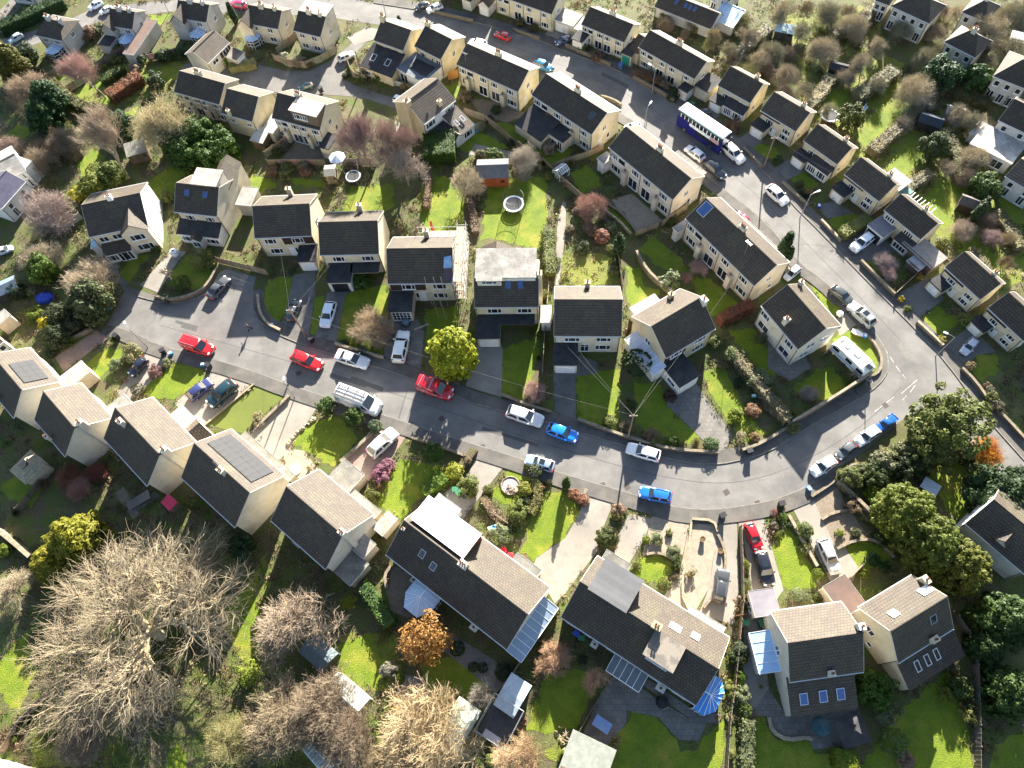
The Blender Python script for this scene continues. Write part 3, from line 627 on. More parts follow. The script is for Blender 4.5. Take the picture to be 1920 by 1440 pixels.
    def gabled(s, x0, x1, y0, y1, he, rise, axis='y', roofm=None, wall=None, name='wing'):
        """a cross wing with its own pitched roof; ridge along axis"""
        roofm = roofm or s.tile; mb = MB()
        if axis == 'y':
            xm = (x0 + x1) / 2; A = [(x0, y0, he), (x1, y0, he), (x1, y1, he), (x0, y1, he)]; r0, r1 = (xm, y0, he + rise), (xm, y1, he + rise)
            fs = [(0, 1, 5, 8, 4), (1, 2, 6, 5), (2, 3, 7, 9, 6), (3, 0, 4, 7), (4, 8, 9, 7), (5, 6, 9, 8)]
            s1 = [(x0 - .18, y0 - .1, he - .15), r0, r1, (x0 - .18, y1, he - .15)]; s2 = [(x1 + .18, y1, he - .15), r1, r0, (x1 + .18, y0 - .1, he - .15)]
            s1[1] = (xm, y0 - .1, he + rise); s2[2] = s1[1]
        else:
            ym = (y0 + y1) / 2; A = [(x0, y0, he), (x1, y0, he), (x1, y1, he), (x0, y1, he)]; r0, r1 = (x0, ym, he + rise), (x1, ym, he + rise)
            fs = [(0, 1, 5, 4), (1, 2, 6, 9, 5), (2, 3, 7, 6), (3, 0, 4, 8, 7), (4, 5, 9, 8), (6, 7, 8, 9)]
            s1 = [(x0 - .1, y0 - .18, he - .15), (x1 + .1, y0 - .18, he - .15), (x1 + .1, ym, he + rise), (x0 - .1, ym, he + rise)]
            s2 = [(x1 + .1, y1 + .18, he - .15), (x0 - .1, y1 + .18, he - .15), (x0 - .1, ym, he + rise), (x1 + .1, ym, he + rise)]
        mb.add([(p[0], p[1], -.2) for p in A] + A + [r0, r1], fs)
        e = link(name, mb.mesh(name, render), s.root, col=wall or s.wallc)
        for q in (s1, s2):
            q = [Vector(p) + Vector((0, 0, .09)) for p in q]
            if (q[1] - q[0]).cross(q[2] - q[0]).z < 0: q.reverse()
            mb = MB(); mb.slab(q, .12); link('wing_roof', mb.mesh('wing_roof', roofm), e)
        return e
    def dormer(s, sl, u0, u1, t0, t1, ztop, wallc=None, roofm=None, rcol=(1, 1, 1), wins=(), over=.15):
        """flat-roofed box dormer between pitch fractions t0 (its front) and t1"""
        if sl == 'f': x0, x1, y0, y1 = -s.L / 2 + s.L * u0, -s.L / 2 + s.L * u1, s.D / 2 * t0, s.D / 2 * t1
        else: x1, x0, y1, y0 = s.L / 2 - s.L * u0, s.L / 2 - s.L * u1, s.D - s.D / 2 * t0, s.D - s.D / 2 * t1
        zb = s.he + s.rise * t0 - .1
        mb = MB(); mb.box(x0, x1, y0, y1, zb, ztop)
        e = link('dormer', mb.mesh('dormer', render), s.root, col=wallc or s.wallc)
        mb = MB(); mb.box(x0 - over, x1 + over, y0 - over, y1 + over, ztop + .003, ztop + .16)
        link('flat_roof', mb.mesh('flat_roof', roofm or felt2), e, col=rcol)
        for (u, z, w, h, n) in wins:
            if sl == 'f': s.bwin(e, x0 + (x1 - x0) * u, y0, zb + z, w, h, n)
            else: s.bwin(e, x1 - (x1 - x0) * u, y1, zb + z, w, h, n, math.pi)
        return e
    def conserv(s, cx, cy, w, d, rz=0.0, h=2.1, rise=.7, col=(1, 1, 1), half_hex=True):
        """white-framed conservatory: glazed walls on a low base, ribbed sheet roof fanning from a short ridge"""
        if half_hex: pl = [(-w / 2, 0), (-w / 2, -d * .6), (-w * .26, -d), (w * .26, -d), (w / 2, -d * .6), (w / 2, 0)]
        else: pl = [(-w / 2, 0), (-w / 2, -d), (w / 2, -d), (w / 2, 0)]
        e = link('conservatory', None, s.root, (cx, cy, 0), (0, 0, rz))
        mb = MB(); gl = MB()
        for a, b in zip(pl[:-1], pl[1:]):
            a, b = Vector((*a, 0)), Vector((*b, 0)); L_ = (b - a).length; k = max(1, round(L_ / .75)); zz = Vector((0, 0, 1))
            for i in range(k + 1):
                p = a.lerp(b, i / k); mb.tube(p, p + zz * h, .045, n=4)
            for z in (.62, h - .45, h): mb.tube(a + zz * z, b + zz * z, .045, n=4)
            gl.quad(a, b, b + zz * h, a + zz * h)
        link('conservatory_frame', mb.mesh('conservatory_frame', white), e); link('glazing', gl.mesh('glazing', glass), e)
        r0, r1 = Vector((0, -.02, h + rise)), Vector((0, -d * .45, h + rise)); ev = [Vector((p[0] * 1.05, p[1] * 1.04, h + .02)) for p in pl]
        mb, rb = MB(), MB()
        ring = []
        for a, b in zip(ev[:-1], ev[1:]):
            k = max(1, round((b - a).length / .8)); ring += [a.lerp(b, i / k) for i in range(k)]
        ring.append(ev[-1])
        def top(p):
            y = max(p.y, -d * .45); return Vector((0, y if abs(p.x) > w * .3 or y > -d * .45 else -d * .45, h + rise))
        for a, b in zip(ring[:-1], ring[1:]):
            ta, tb = top(a), top(b)
            q = [a, b, tb, ta] if (ta - tb).length > .02 else [a, b, ta]
            if (q[1] - q[0]).cross(q[2] - q[0]).z < 0: q.reverse()
            mb.slab(q, .04)
        for p in ring: rb.tube(p + Vector((0, 0, .03)), top(p) + Vector((0, 0, .03)), .035, n=4)
        rb.tube(r0 + Vector((0, 0, .03)), r1 + Vector((0, 0, .03)), .06, n=5)
        link('roof_sheet', mb.mesh('roof_sheet', cglass), e, col=col); link('roof_bar', rb.mesh('roof_bar', white), e)
        return s
    def glassroof(s, x0, x1, y0, y1, zlow, zhigh, lowside='f', bars=6, col=(1, 1, 1), walls=True):
        """lean-to of translucent sheets between bars"""
        e = s.lean(x0, x1, y0, y1, zlow, zhigh, cglass, WHITE, lowside, 'glazed_lean_to')
        rf = e.children[0]; rf.color = (*col, 1); rf.name = 'roof_sheet'
        q = [Vector(p) + Vector((0, 0, .02)) for p in s.lq[1]]
        mb = MB()
        a, b, c, d = (q[0], q[1], q[2], q[3]) if lowside in 'fb' else (q[1], q[2], q[3], q[0])
        for i in range(bars + 1): mb.tube(a.lerp(b, i / bars), d.lerp(c, i / bars), .035, n=4)
        mb.tube(a, b, .05, n=4); mb.tube(d, c, .05, n=4)
        link('roof_bar', mb.mesh('roof_bar', white), e)
        return e
    def downpipe(s, u, sd='f'):
        (x, y, z), rz = s.side(sd, u, 0, .05)
        link('downpipe', MB().tube((0, 0, 0), (0, 0, s.he - .1), .04, n=5).mesh('downpipe', blackp), s.root, (x, y, 0)); return s
    def aerial(s, u, v=.5, h=1.6):
        x, y = -s.L / 2 + s.L * u, s.D * v; z = s.he + s.rise
        mb = MB(); mb.tube((0, 0, -.3), (0, 0, h), .025, n=4); mb.tube((-.5, 0, h - .1), (.5, 0, h - .1), .02, n=4)
        for i in range(6): mb.tube((-.45 + i * .18, -.22, h - .1), (-.45 + i * .18, .22, h - .1), .012, n=3)
        link('aerial', mb.mesh('aerial', galv), s.root, (x, y, z)); return s
# ---- the row facing the street from its far side
def upstairs(h, us, z=2.95, w=1.65, hh=1.05, n=3):
    for u in us: h.win('f', u, z, w, hh, n)
h = House('R1', 'cream house with a front gable and a white lit end wall beside the pollard drive', WHITE)
e = h.gabled(.35, 4.15, -.75, 4.2, 4.7, 1.55, 'y', wall=CREAM); h.bwin(e, 2.2, -.75, 2.95, 2.1, 1.15, 3); h.bwin(e, 2.3, -.75, .7, 2.3, 1.2, 3)
h.clad('f', .02, .5, .05, 4.75, (.62, .52, .35)); h.win('f', .17, 3.0, 1.3, 1.0, 2, out=.03); h.win('f', .4, 3.05, 1.3, 1.0, 2, out=.03)
e = h.lean(-3.6, .3, -1.5, .3, 1.95, 2.6, wall=WHITE); h.bwin(e, -2.7, -1.5, .5, 1.5, 1.2, 3); h.bwin(e, -.8, -1.5, .1, 2.0, 1.8, 3)
h.glassroof(-5.4, -4.25, .2, 7.2, 2.1, 2.8, 'l', 9, (.45, .75, .8)); h.chim(.5, .5, .7)
h = House('R2', 'cream house with two blue roof windows and a pale box dormer behind its ridge', (.62, .54, .38))
upstairs(h, (.28, .75), w=1.4); h.rlight('f', .28, .58, .85, 1.0, gm=blueg); h.rlight('f', .7, .58, .85, 1.0, gm=blueg)
h.dormer('b', .05, .62, .2, 1.02, 7.25, STONEW, felt2, (1.2, 1.15, 1.1)); h.gabled(.2, 3.3, 5.2, 10.5, 4.7, 1.4, 'y', wall=(.6, .54, .42))
e = h.lean(-3.4, 3.1, -2.0, .3, 2.2, 2.9, MATS['felt_roof'], WHITE); h.bwin(e, -2.2, -2.0, .7, 1.6, 1.0, 3); h.bwin(e, 1.9, -2.0, .7, 1.9, 1.0, 3); h.door('f', .62, (.05, .04, .04), out=2.0)
e = h.gabled(-1.2, .4, -2.8, -1.2, 2.0, .5, 'y', wall=WHITE); h.bwin(e, -.4, -2.8, .5, 1.2, 1.2, 2)
h.block(4.0, 6.3, 4.2, 7.5, 2.5, felt2); h.win('l', .5, 3.1, 1.0, 1.0, 2)
def typeA(h, flip=False, cl=True, out=2.7, gw=2.6, clcol=BROWNC, gd=(.80, .80, .79), glazed=False, canopy=False):
    """house of the row: garage thrown forward on one side, dark boarding above it"""
    k = h.L / 8.6; f = (lambda u: 1 - u) if flip else (lambda u: u)
    if cl: h.clad('f', min(f(.44), f(.995)), max(f(.44), f(.995)), 2.72, h.he - .05, clcol)
    h.win('f', f(.22), h.he - 1.75, 1.75 * k, 1.05 * k + .05, 3); h.win('f', f(.71), h.he - 1.75, 1.75 * k, 1.05 * k + .05, 3, out=.03 if cl else 0)
    h.win('f', f(.24), .75 * k, 1.9 * k, 1.15 * k, 3); h.door('f', f(.53), (.75, .76, .76), .95 * k, 2.05 * k); h.win('f', f(.6), .8 * k, .55 * k, 1.2 * k, 1)
    x0, x1 = (h.L / 2 - gw * k, h.L / 2 - .05) if not flip else (-h.L / 2 + .05, -h.L / 2 + gw * k)
    e = h.block(x0, x1, -out * k, .2, 2.35 * k)
    if glazed: h.bwin(e, (x0 + x1) / 2, -out * k, .2, gw * k - .5, 1.9 * k, 5, sty='geo')
    else: h.gdoor(e, (x0 + x1) / 2, -out * k, 2.15 * k, 1.95 * k, gd)
    return h
h = typeA(House('R3', 'detached house beside the curved lawn, brown boarding over a teal garage roof', (.66, .57, .36))); h.chim(.55, .96, 1.6, .7, .5, 1, base=3); h.win('r', .5, 3.0, .9, 1.0, 2)
h = House('R4', 'cream house with a long black porch roof and open garage', (.67, .58, .39)); upstairs(h, (.27, .78), w=1.7)
e = h.block(-3.5, -.2, -3.0, .2, 2.4, wall=WHITE); h.gdoor(e, -1.85, -3.0, 2.3, 2.0, (.02, .02, .022)); h.block(-.2, 3.7, -1.4, .2, 2.4, z0=2.1, name='porch'); h.win('f', .78, .8, 1.8, 1.15, 3); h.door('f', .5, (.06, .05, .05))
h.chim(.62, .96, 1.6, .7, .5, 1, base=3)
h = typeA(House('R5', 'house under repair with scaffolding round its gable and a blue sheet on the roof', (.64, .55, .37)), True, glazed=True, out=2.9, gw=2.9); h.chim(.55, .96, 1.6, .7, .5, 1, base=3)
m_ = M('blue_tarpaulin', (.16, .30, .50), (.30, .42, .58), 1.5, fine=.2, bump=.6, rough=.4)
o = link('tarpaulin', MB().slab([(0, 0, 0), (1.2, .05, 0), (1.1, 1.7, .03), (.1, 1.5, .0)], .03).mesh('tarpaulin', m_), h.root); o.matrix_local = h.on_slope('f', .86, .42) @ Matrix.Translation((0, 0, .06))
o = link('bare_roof_boarding', MB().slab([(0, 0, 0), (1.3, 0, 0), (1.3, 2.4, 0), (.2, 2.4, 0)], .03).mesh('bare_roof_boarding', M('underlay', (.06, .065, .085), (.10, .06, .07), 1)), h.root); o.matrix_local = h.on_slope('f', .85, .04) @ Matrix.Translation((0, 0, .03))
h = House('R6', 'house with a wide weathered flat dormer across its ridge and a white garage door', (.68, .59, .36)); upstairs(h, (.3, .78), w=1.9)
h.dormer('b', .05, .96, .05, 1.25, 7.55, WHITE, felt2, (.8, .8, .8)); h.dormer('f', .06, .43, .62, 1.05, 7.56, STONEW, felt2, (.8, .8, .8), ((.5, .6, 2.0, .55, 3),))
h.rlight('f', .53, .52, .75, 1.25, gm=blueg); h.rlight('f', .72, .52, .75, 1.25, gm=blueg)
e = h.block(-4.0, -1.05, -3.4, .2, 2.4); h.gdoor(e, -2.5, -3.4, 2.5, 2.0); h.block(-1.05, 3.6, -1.3, .2, 2.45, z0=2.2, name='porch'); h.win('f', .77, .8, 2.1, 1.15, 3); h.door('f', .47, WHITE); h.win('f', .57, .5, .6, 1.5, 1)
h.gabled(-3.9, .5, 7.4, 11.0, 3.2, 1.3, 'y', tileb, WHITE); h.block(.7, 3.6, 7.4, 9.6, 3.4, felt2, WHITE, rcol=(1.9, 1.8, 1.7)); h.chim(1.02, .45, .6, .5, .7, 1, base=0)
h = House('R7', 'square house with a pale boarded upper front next to the path garden', (.64, .56, .40))
h.clad('f', .005, .49, 2.75, 4.75, (.58, .56, .50)); h.win('f', .27, 3.0, 2.0, .95, 3, out=.03); h.win('f', .75, 3.0, 1.9, .95, 3); h.win('f', .75, .8, 2.0, 1.15, 3); h.win('f', .47, .3, 1.1, 1.8, 2, 'top')
e = h.block(-4.3, -1.3, -3.0, .2, 2.4); h.gdoor(e, -2.8, -3.0, 2.6, 1.95, (.82, .82, .82)); h.chim(.5, .96, 1.3, .6, .5, 1, base=3); h.block(-6.1, -4.9, 3.5, 6.0, 2.3, felt2, WHITE, rcol=(2, 1.9, 1.8))
h = House('R8', 'house turned across the corner plot with a sunlit ochre gable and glazed side passage', (.66, .55, .33)); h.chim(.98, .42, .8, .6, .9, 1, base=0, col=WHITE); h.chim(.72, .92, .9, .6, .6, 1)
h.clad('f', .02, .46, 2.75, 4.75, BROWNC); h.win('f', .25, 3.0, 1.8, 1.0, 3, out=.03); h.win('f', .75, 3.0, 1.8, 1.0, 3); h.win('f', .75, .8, 1.9, 1.1, 3); h.door('f', .42, WHITE)
e = h.block(-4.0, -.9, -3.5, .3, 2.5, wall=WHITE); h.gdoor(e, -2.45, -3.5, 2.5, 1.95); h.bwin(e, -4.0, -2.0, .8, 1.5, .9, 2, -math.pi / 2)
h.glassroof(-5.6, -3.95, -.2, 6.0, 2.2, 2.7, 'l', 7, (.95, .9, .95)); h.win('l', .5, 3.0, 1.1, 1.1, 2); h.block(-2.4, 1.5, 7.2, 9.4, 2.6, felt2, WHITE, rcol=(1.8, 1.8, 1.8))
h = House('R9', 'corner house beside the white caravan, with a small chimney on its dark roof slope', (.66, .60, .45)); h.chim(.5, .1, 1.0, .6, .6, 2); h.chim(.03, .85, .8, .5, .5, 1)
for u, w_ in ((.14, 1.6), (.8, 1.5)): h.win('f', u, 3.0, w_, 1.0, 3)
h.win('f', .2, .7, 1.9, 1.3, 2); h.win('f', .78, .7, 1.8, 1.3, 2); h.win('r', .35, 3.0, 1.3, 1.0, 2); h.win('r', .7, 3.0, 1.3, 1.0, 2); h.win('r', .3, .8, 1.4, 1.1, 2); h.door('r', .6, WHITE); h.downpipe(.62)
# ---- pairs of houses backing on to the gardens
def semi(h, chims=(.27, .77), k=1.0, ridge=(.5,)):
    for u in chims: h.chim(u, -.02, 2.6 * k, .75 * k, .7 * k, 1, base=0)
    for u in ridge: h.chim(u, .56, .8, 1.0, .6, 3)
    for u in (.08, .2, .42, .6, .86): h.win('f', u, h.he - 1.7 * k, 1.45 * k, 1.0 * k, 3 if u != .2 else 1)
    h.win('f', .12, .7 * k, 1.9 * k, 1.2 * k, 3); h.win('f', .40, .1, 1.8 * k, 1.95 * k, 2); h.win('f', .61, .1, 1.8 * k, 1.95 * k, 2); h.win('f', .88, .7 * k, 1.9 * k, 1.2 * k, 3)
    for u in (.25, .5, .8): h.downpipe(u)
    h.win('r', .45, h.he - 1.4, .8, .9, 2); h.win('r', .62, .9, .7, 1.0, 1); h.door('r', .3, (.6, .58, .55))
    return h
h = semi(House('M1', 'long cream pair of houses with a blue solar water panel, nearest the road bend'), (.27, .72)); h.rlight('f', .08, .45, 1.5, 1.9, (.5, .5, .5), blueg); h.block(-3.5, 3.4, 6.0, 8.2, 2.4, felt2, rcol=(.95, .95, .9)); h.block(-7.9, -7.0, -.9, 1.0, 2.3, felt2, WHITE)
h.aerial(.72, .2, 2.2)
h = semi(House('M2', 'long cream pair with a slate roof facing the bus, pebbled garden behind'), (.29, .78)); h.block(-.4, 5.2, 6.0, 8.6, 2.5, felt2, rcol=(.7, .7, .65)); h.block(-7.6, -6.3, -1.2, .6, 2.3, felt2, WHITE)
h = semi(House('M3', 'cream pair with a big black lean-to at the back and one small roof window', (.66, .57, .36)), (.27, .69), .93); e = h.lean(-6.0, -.4, -4.2, .1, 1.7, 2.6, MATS['felt_roof']); e = h.block(-.5, 2.6, -2.4, .2, 2.2, wall=(.6, .55, .45)); h.bwin(e, .6, -2.4, .6, 1.5, 1.0, 3); h.bwin(e, 2.0, -2.4, .1, .9, 1.8, 2); h.rlight('f', .86, .45, .9, 1.2)
h = semi(House('M4', 'cream pair with stacks along its eaves, between the two black-roofed pairs uphill', (.67, .58, .37)), (.17, .75), .9); h.aerial(.16, .02, 1.2)
h = House('M5', 'end house with a grey zinc extension carrying black solar panels', (.66, .55, .32)); h.win('f', .25, 2.3, 1.3, .9, 3); h.win('f', .62, 2.3, .5, .8, 1); h.win('f', .85, 2.3, 1.0, .9, 2); h.win('r', .5, 2.4, .7, 1.1, 2); h.chim(.05, .55, .8, .8, .6, 2)
e = h.block(-3.2, 2.6, -4.4, .2, 2.3, felt2, WHITE, rcol=(.45, .55, .7)); h.bwin(e, -2.0, -4.4, .1, 1.6, 1.8, 2)
for i in range(4):
    for j in range(2): link('solar_panel', cached(('pv', 1.0, 1.2), lambda: m_panel(1.0, 1.2)), h.root, (-1.9 + i, -3.2 + j * 1.22, 2.52))
h = House('M6', 'end house by the top road junction with a dark sloping extension and two roof windows', (.66, .56, .35)); h.win('f', .3, 2.4, .7, .8, 2); h.win('f', .85, 2.4, .9, .8, 2); h.chim(.06, .5, .9, .8, .6, 2)
h.aerial(.08, .5, 2); e = h.lean(-3.4, 2.9, -4.3, .2, 1.9, 3.0, MATS['felt_roof']); h.bwin(e, -2.3, -4.3, .6, 1.4, .8, 3)
for x in (-1.9, 1.0): link('rooflight', cached(('rl', .9, 1.3), lambda: m_rooflight(.9, 1.3)), h.root, (x, -2.9, 2.45), (.24, 0, 0), (.5, .55, .6))
h = House('M7', 'angled ochre house with a brown tiled roof and broad chimney breast on its gable', (.66, .54, .30), tileb); h.chim(.0, .45, .7, .9, .9, 2, base=0); h.chim(.62, .1, .8, .6, .5, 1)
h.clad('f', .02, .98, 2.6, 4.5, WHITE); h.win('f', .2, 3.0, 1.9, 1.0, 3, out=.03); h.win('f', .8, 3.1, 1.6, .8, 3, out=.03); e = h.block(-3.3, .6, -3.0, .2, 2.2); e = h.lean(.6, 3.4, -3.8, .2, 1.9, 3.2, tileb, WHITE); h.bwin(e, 2.0, -3.8, .6, 1.7, 1.1, 3)
e = h.gabled(-.6, .6, -3.8, -2.6, 1.9, .6, 'y', tileb, WHITE); h.rlight('f', .25, .2, .3, .3)
for x in (1.3, 2.6): link('rooflight', cached(('rl', .6, 1.0), lambda: m_rooflight(.6, 1.0)), h.root, (x, -2.6, 2.62), (.31, 0, 0), (.55, .6, .68))
h = semi(House('L1', 'black-roofed pair above the dark laurels with two thin stacks at its eaves', (.62, .55, .40)), (.28, .6), .82, (.4,))
h = House('L2', 'ochre-gabled house between the two other houses of the terrace step', (.67, .57, .34)); h.win('f', .25, 2.5, 1.1, .7, 3); h.win('f', .8, 2.6, .9, .6, 2); h.chim(.3, .0, 1.0, .5, .4, 1)
h = semi(House('L3', 'house with a flat white-topped dormer and brown tile-hung cheeks beside the purple birch', (.67, .59, .40)), (.2, .7), .88, (.42,)); h.dormer('f', .45, .99, .12, .95, 6.8, (.16, .12, .09), felt2, (1.6, 1.5, 1.45), ((.25, .7, 1.5, .9, 3), (.5, .7, .8, .9, 2)))
h.block(-6.6, -4.6, -1.0, 4.2, 2.0, felt2, rcol=(1.9, 1.8, 1.7), name='lean_to'); h.block(4.4, 6.0, -1.5, 1.5, 2.4)
h = House('L4', 'small brown-roofed house with a dark boarded front and white garage by the lane', (.64, .57, .42), tileb); h.clad('f', .55, .98, 1.7, 3.15, BROWNC); h.win('f', .78, 1.9, 1.4, .9, 2, out=.03); h.win('f', .3, 1.9, 1.3, .7, 2); e = h.block(.9, 3.0, -2.6, .2, 1.9, felt2, rcol=(.6, .55, .5)); h.gdoor(e, 1.95, -2.6, 1.7, 1.6, (.75, .8, .86))
# ---- houses along the top road, far away
FAR = (.56, .53, .46)
def farhouse(key, label, wall=FAR, hip=0, cons=None, ext=True, **kw):
    h = House(key, label, wall, hip=hip, **kw)
    for u in (.25, .7): h.win('f', u, h.he - 1.3, 1.0, .8, 2); h.win('f', u, .6, 1.2, .9, 2)
    h.chim(.4, .5, .7, .9, .6, 2); h.chim(.8, .5, .6, .6, .5, 1)
    h.win('r', .5, 2.2, .8, .8, 2)
    if cons is not None: h.conserv(h.L * (cons - .5), .24, 2.6, 2.2, 0, 1.7, .5, (.75, .85, 1.0))
    return h
farhouse('T0', 'pale house at the lane mouth behind the long clipped hedge', (.66, .63, .56))
farhouse('T1', 'hipped grey house behind the pink birch, glass lean-to at its foot', (.50, .49, .46), 1.6, .55)
h = farhouse('T2', 'grey house with a bright blue conservatory roof and brick side range', (.52, .50, .46), 0, .62); h.gabled(-3.4, -1.0, -.9, 3, 3.2, 1.3, 'y'); h.block(2.7, 4.6, -4.8, 4.0, 2.2, M('brown_flat_roof', (.13, .085, .07), (.10, .07, .06), 1)); h.block(-3.6, -1.4, -3.2, 0, 1.9)
h = farhouse('T3', 'grey double-fronted house with a white conservatory below the top road', (.52, .50, .47), 0, .6); h.gabled(-3.6, -.9, -1.0, 3, 3.6, 1.4, 'y')
h = farhouse('T4', 'ochre semi with an octagonal conservatory and cross gable', (.64, .56, .40), 0, .15); h.gabled(-4.2, -1.6, -.9, 3, 3.6, 1.4, 'y')
h = farhouse('T5', 'ochre semi with a white box dormer over its far roof slope', (.64, .57, .42)); h.dormer('b', .0, .95, .1, 1.0, 5.6, FAR, felt2, (1.6, 1.5, 1.4))
h = farhouse('N1', 'cream house cut by the picture edge, with a hipped white porch', (.66, .57, .38)); h.block(.6, 2.4, -1.5, 0.2, 2.0, wall=WHITE)
h = semi(House('N2', 'long cream pair across the top road with a dark fir before it', (.66, .58, .38)), (), .75); e = h.gabled(-8.2, -6.2, -1.5, 3, 2.0, .8, 'y', wall=WHITE); h.gdoor(e, -7.2, -1.5, 1.6, 1.7); e = h.block(5.9, 9.4, 1.0, 4.2, 1.9, felt2); h.gdoor(e, 6.8, 1.0, 1.5, 1.6); h.gdoor(e, 8.5, 1.0, 1.5, 1.6)
h = semi(House('N3', 'cream pair with a hipped porch and green garage door across the road', (.66, .58, .38)), (), .75); e = h.block(-4.6, -2.8, -2.0, .2, 2.0, wall=WHITE); e = h.block(4.2, 6.0, -.6, 3.2, 2.0); h.gdoor(e, 5.1, -.6, 1.5, 1.7, (.02, .22, .19)); h.block(-7.2, -4.4, .5, 3.6, 1.72, felt2, rcol=(1.3, 1.25, 1.2))
h = semi(House('N4', 'dark-roofed pair with a lower side wing, opposite the lamp post', (.64, .57, .40)), (), .75); h.gabled(-7.6, -5.7, .2, 4.8, 2.3, 1.3, 'x', wall=(.62, .56, .42)); e = h.block(4.0, 5.6, -1.4, .2, 1.9, wall=WHITE); h.block(5.8, 8.2, .6, 4.0, 2.1)
def typeN(h, cl=True, out=2.2, gl=True):
    typeA(h, True, cl, out, 3.0, BROWNC); h.chim(.75, .62, .7, .6, .5, 2)
    h.win('r', .3, .9, .6, .9, 1); return h
h = typeN(House('N5', 'ochre house with a white glazed porch and garage, directly behind the bus', (.68, .57, .33)), False); e = h.lean(-.9, 2.9, -1.1, .2, 1.7, 2.3, MATS['felt_roof'], WHITE); h.bwin(e, .2, -1.1, .3, 1.3, 1.2, 4); h.bwin(e, 1.9, -1.1, .3, 1.4, 1.2, 3)
typeN(House('N6', 'ochre house with brown boarding by the round white-trimmed garage, next down from the bus', (.66, .56, .36)))
h = typeN(House('N7', 'ochre house with a glazed white front room beside the utility pole', (.66, .56, .36)), False); e = h.lean(-.7, 2.9, -1.0, .2, 1.7, 2.3, MATS['felt_roof'], WHITE); h.bwin(e, .2, -1.0, .3, 1.4, 1.2, 4); h.bwin(e, 2.0, -1.0, .3, 1.4, 1.2, 3)
h = typeN(House('N8', 'ochre house with a pale flat-roofed extension over its back garden', (.66, .56, .36))); h.block(.2, 3.2, 4.6, 7.2, 2.4, felt2, rcol=(1.9, 1.75, 1.65)); h.block(3.2, 4.3, 5.0, 6.8, 1.5, felt2, WHITE, rcol=(.5, .9, .9))
h = House('N9', 'ochre house with black-framed windows and a carport beside the parked white car', (.66, .57, .38)); h.chim(.6, .62, .6, .6, .5, 2)
for u in (.2, .72): h.win('f', u, 2.1, 1.5, .85, 4)
e = h.block(-3.1, -.5, -2.4, .2, 1.9, M('lilac_flat_roof', (.20, .185, .205), (.17, .16, .18), 1.2), WHITE); h.gdoor(e, -1.8, -2.4, 2.2, 1.6, (.015, .015, .02)); e = h.lean(.5, 3.0, -1.0, .2, 1.6, 2.1, MATS['felt_roof']); h.bwin(e, 1.75, -1.0, .4, 2.0, 1.0, 4)
typeN(House('N10', 'ochre house with brown boarding above the sunlit drive on the road bend', (.66, .57, .38)))
typeN(House('N11', 'ochre house behind the small silver car at the picture edge', (.66, .57, .38)))
h = House('B1', 'long black-roofed bungalow with a row of four roof windows', (.64, .62, .58)); [h.rlight('f', u, .55, .6, .9, gm=blueg) for u in (.3, .46, .54, .62)]; h.win('r', .35, .6, .9, 1.2, 2); h.win('r', .65, .6, .9, 1.2, 2)
# far hipped villas: measured corner to corner on their eaves
def villa(key, A, B, he, depth, rise, label, wall, hip, wins=4, roofm=None):
    a, b = P(*A, he), P(*B, he); u = b - a; m = (a + b) / 2
    HT[key] = (m.x, m.y, math.degrees(math.atan2(u.y, u.x)), u.length, depth, he, rise)
    h = House(key, label, wall, roofm, hip=hip)
    for i in range(wins):
        h.win('f', (i + .5) / wins, he - 1.5, .75, .9, 1); h.win('f', (i + .5) / wins, .3, .9, 1.5, 2)
    h.chim(.5, .5, .6, .7, .5, 2); return h
villa('B2', (1671, 11), (1743, 44), 4.2, 5.5, 1.7, 'stone villa with a hipped slate roof and dark bay, beyond the bare thicket', STONEW, 2.2)
villa('B3', (1803, 22), (1850, 42), 4.0, 5.0, 1.6, 'white-walled house with a small hipped roof at the wood edge', (.60, .58, .53), 2.0, 2)
villa('B4', (1770, 78), (1829, 108), 4.0, 5.0, 1.6, 'hipped house between the dark firs and the white villa', (.58, .54, .44), 2.0, 3)
h = villa('B5', (1862, 142), (1928, 168), 4.2, 6.5, 2.0, 'pale villa with a hipped roof and dark doorway behind the round firs', (.60, .58, .53), 2.4, 3)
h = villa('B6', (1872, 225), (1935, 255), 4.0, 6.0, 1.7, 'white stepped villa with a bright roof terrace at the picture edge', (.60, .58, .53), 0, 2); e = h.block(-3.6, 2.6, -4.6, .2, 2.2, felt2, (.60, .58, .53), rcol=(1.5, 1.5, 1.5)); h.bwin(e, -1.8, -4.6, .4, 1.6, 1.4, 2); h.bwin(e, 1.0, -4.6, .4, 1.6, 1.4, 2); h.block(-4.6, -3.6, -2, 1, 1.6, felt2, (.60, .58, .53), rcol=(1.4, 1.4, 1.4))
h = villa('B7', (1885, 330), (1945, 365), 3.5, 5.0, 1.5, 'white house with grey terrace slabs below the stepped villa', (.60, .58, .53), 0, 2, tileb)
h = villa('B8', (1640, 0), (1668, 10), 3.5, 5, 1.5, 'small white house half hidden by the bare thicket at the top', (.60, .58, .53), 1.5, 2)
h = villa('B9', (1330, -14), (1368, 2), 3.2, 5, 1.4, 'white house behind the black bungalow with a sheet-roofed lean-to', (.60, .58, .53), 1.5, 2); h.glassroof(1.0, 5.0, -3.5, .1, 1.6, 2.4, 'f', 5)
villa('E1', (-22, 355), (48, 318), 3.6, 6.5, .9, 'low pale-roofed house at the picture edge beside the blue slate roof', (.66, .64, .6), 0, 3, felt2)
h = villa('E2', (2, 392), (48, 340), 3.4, 5.5, 1.3, 'house with violet slates and a white flat roof with a lantern', WHITE, 0, 2, M('violet_slate', (.075, .075, .12), (.06, .06, .10), 1, brick=(.4, .3, .02, .7, 'xy'), world=False))
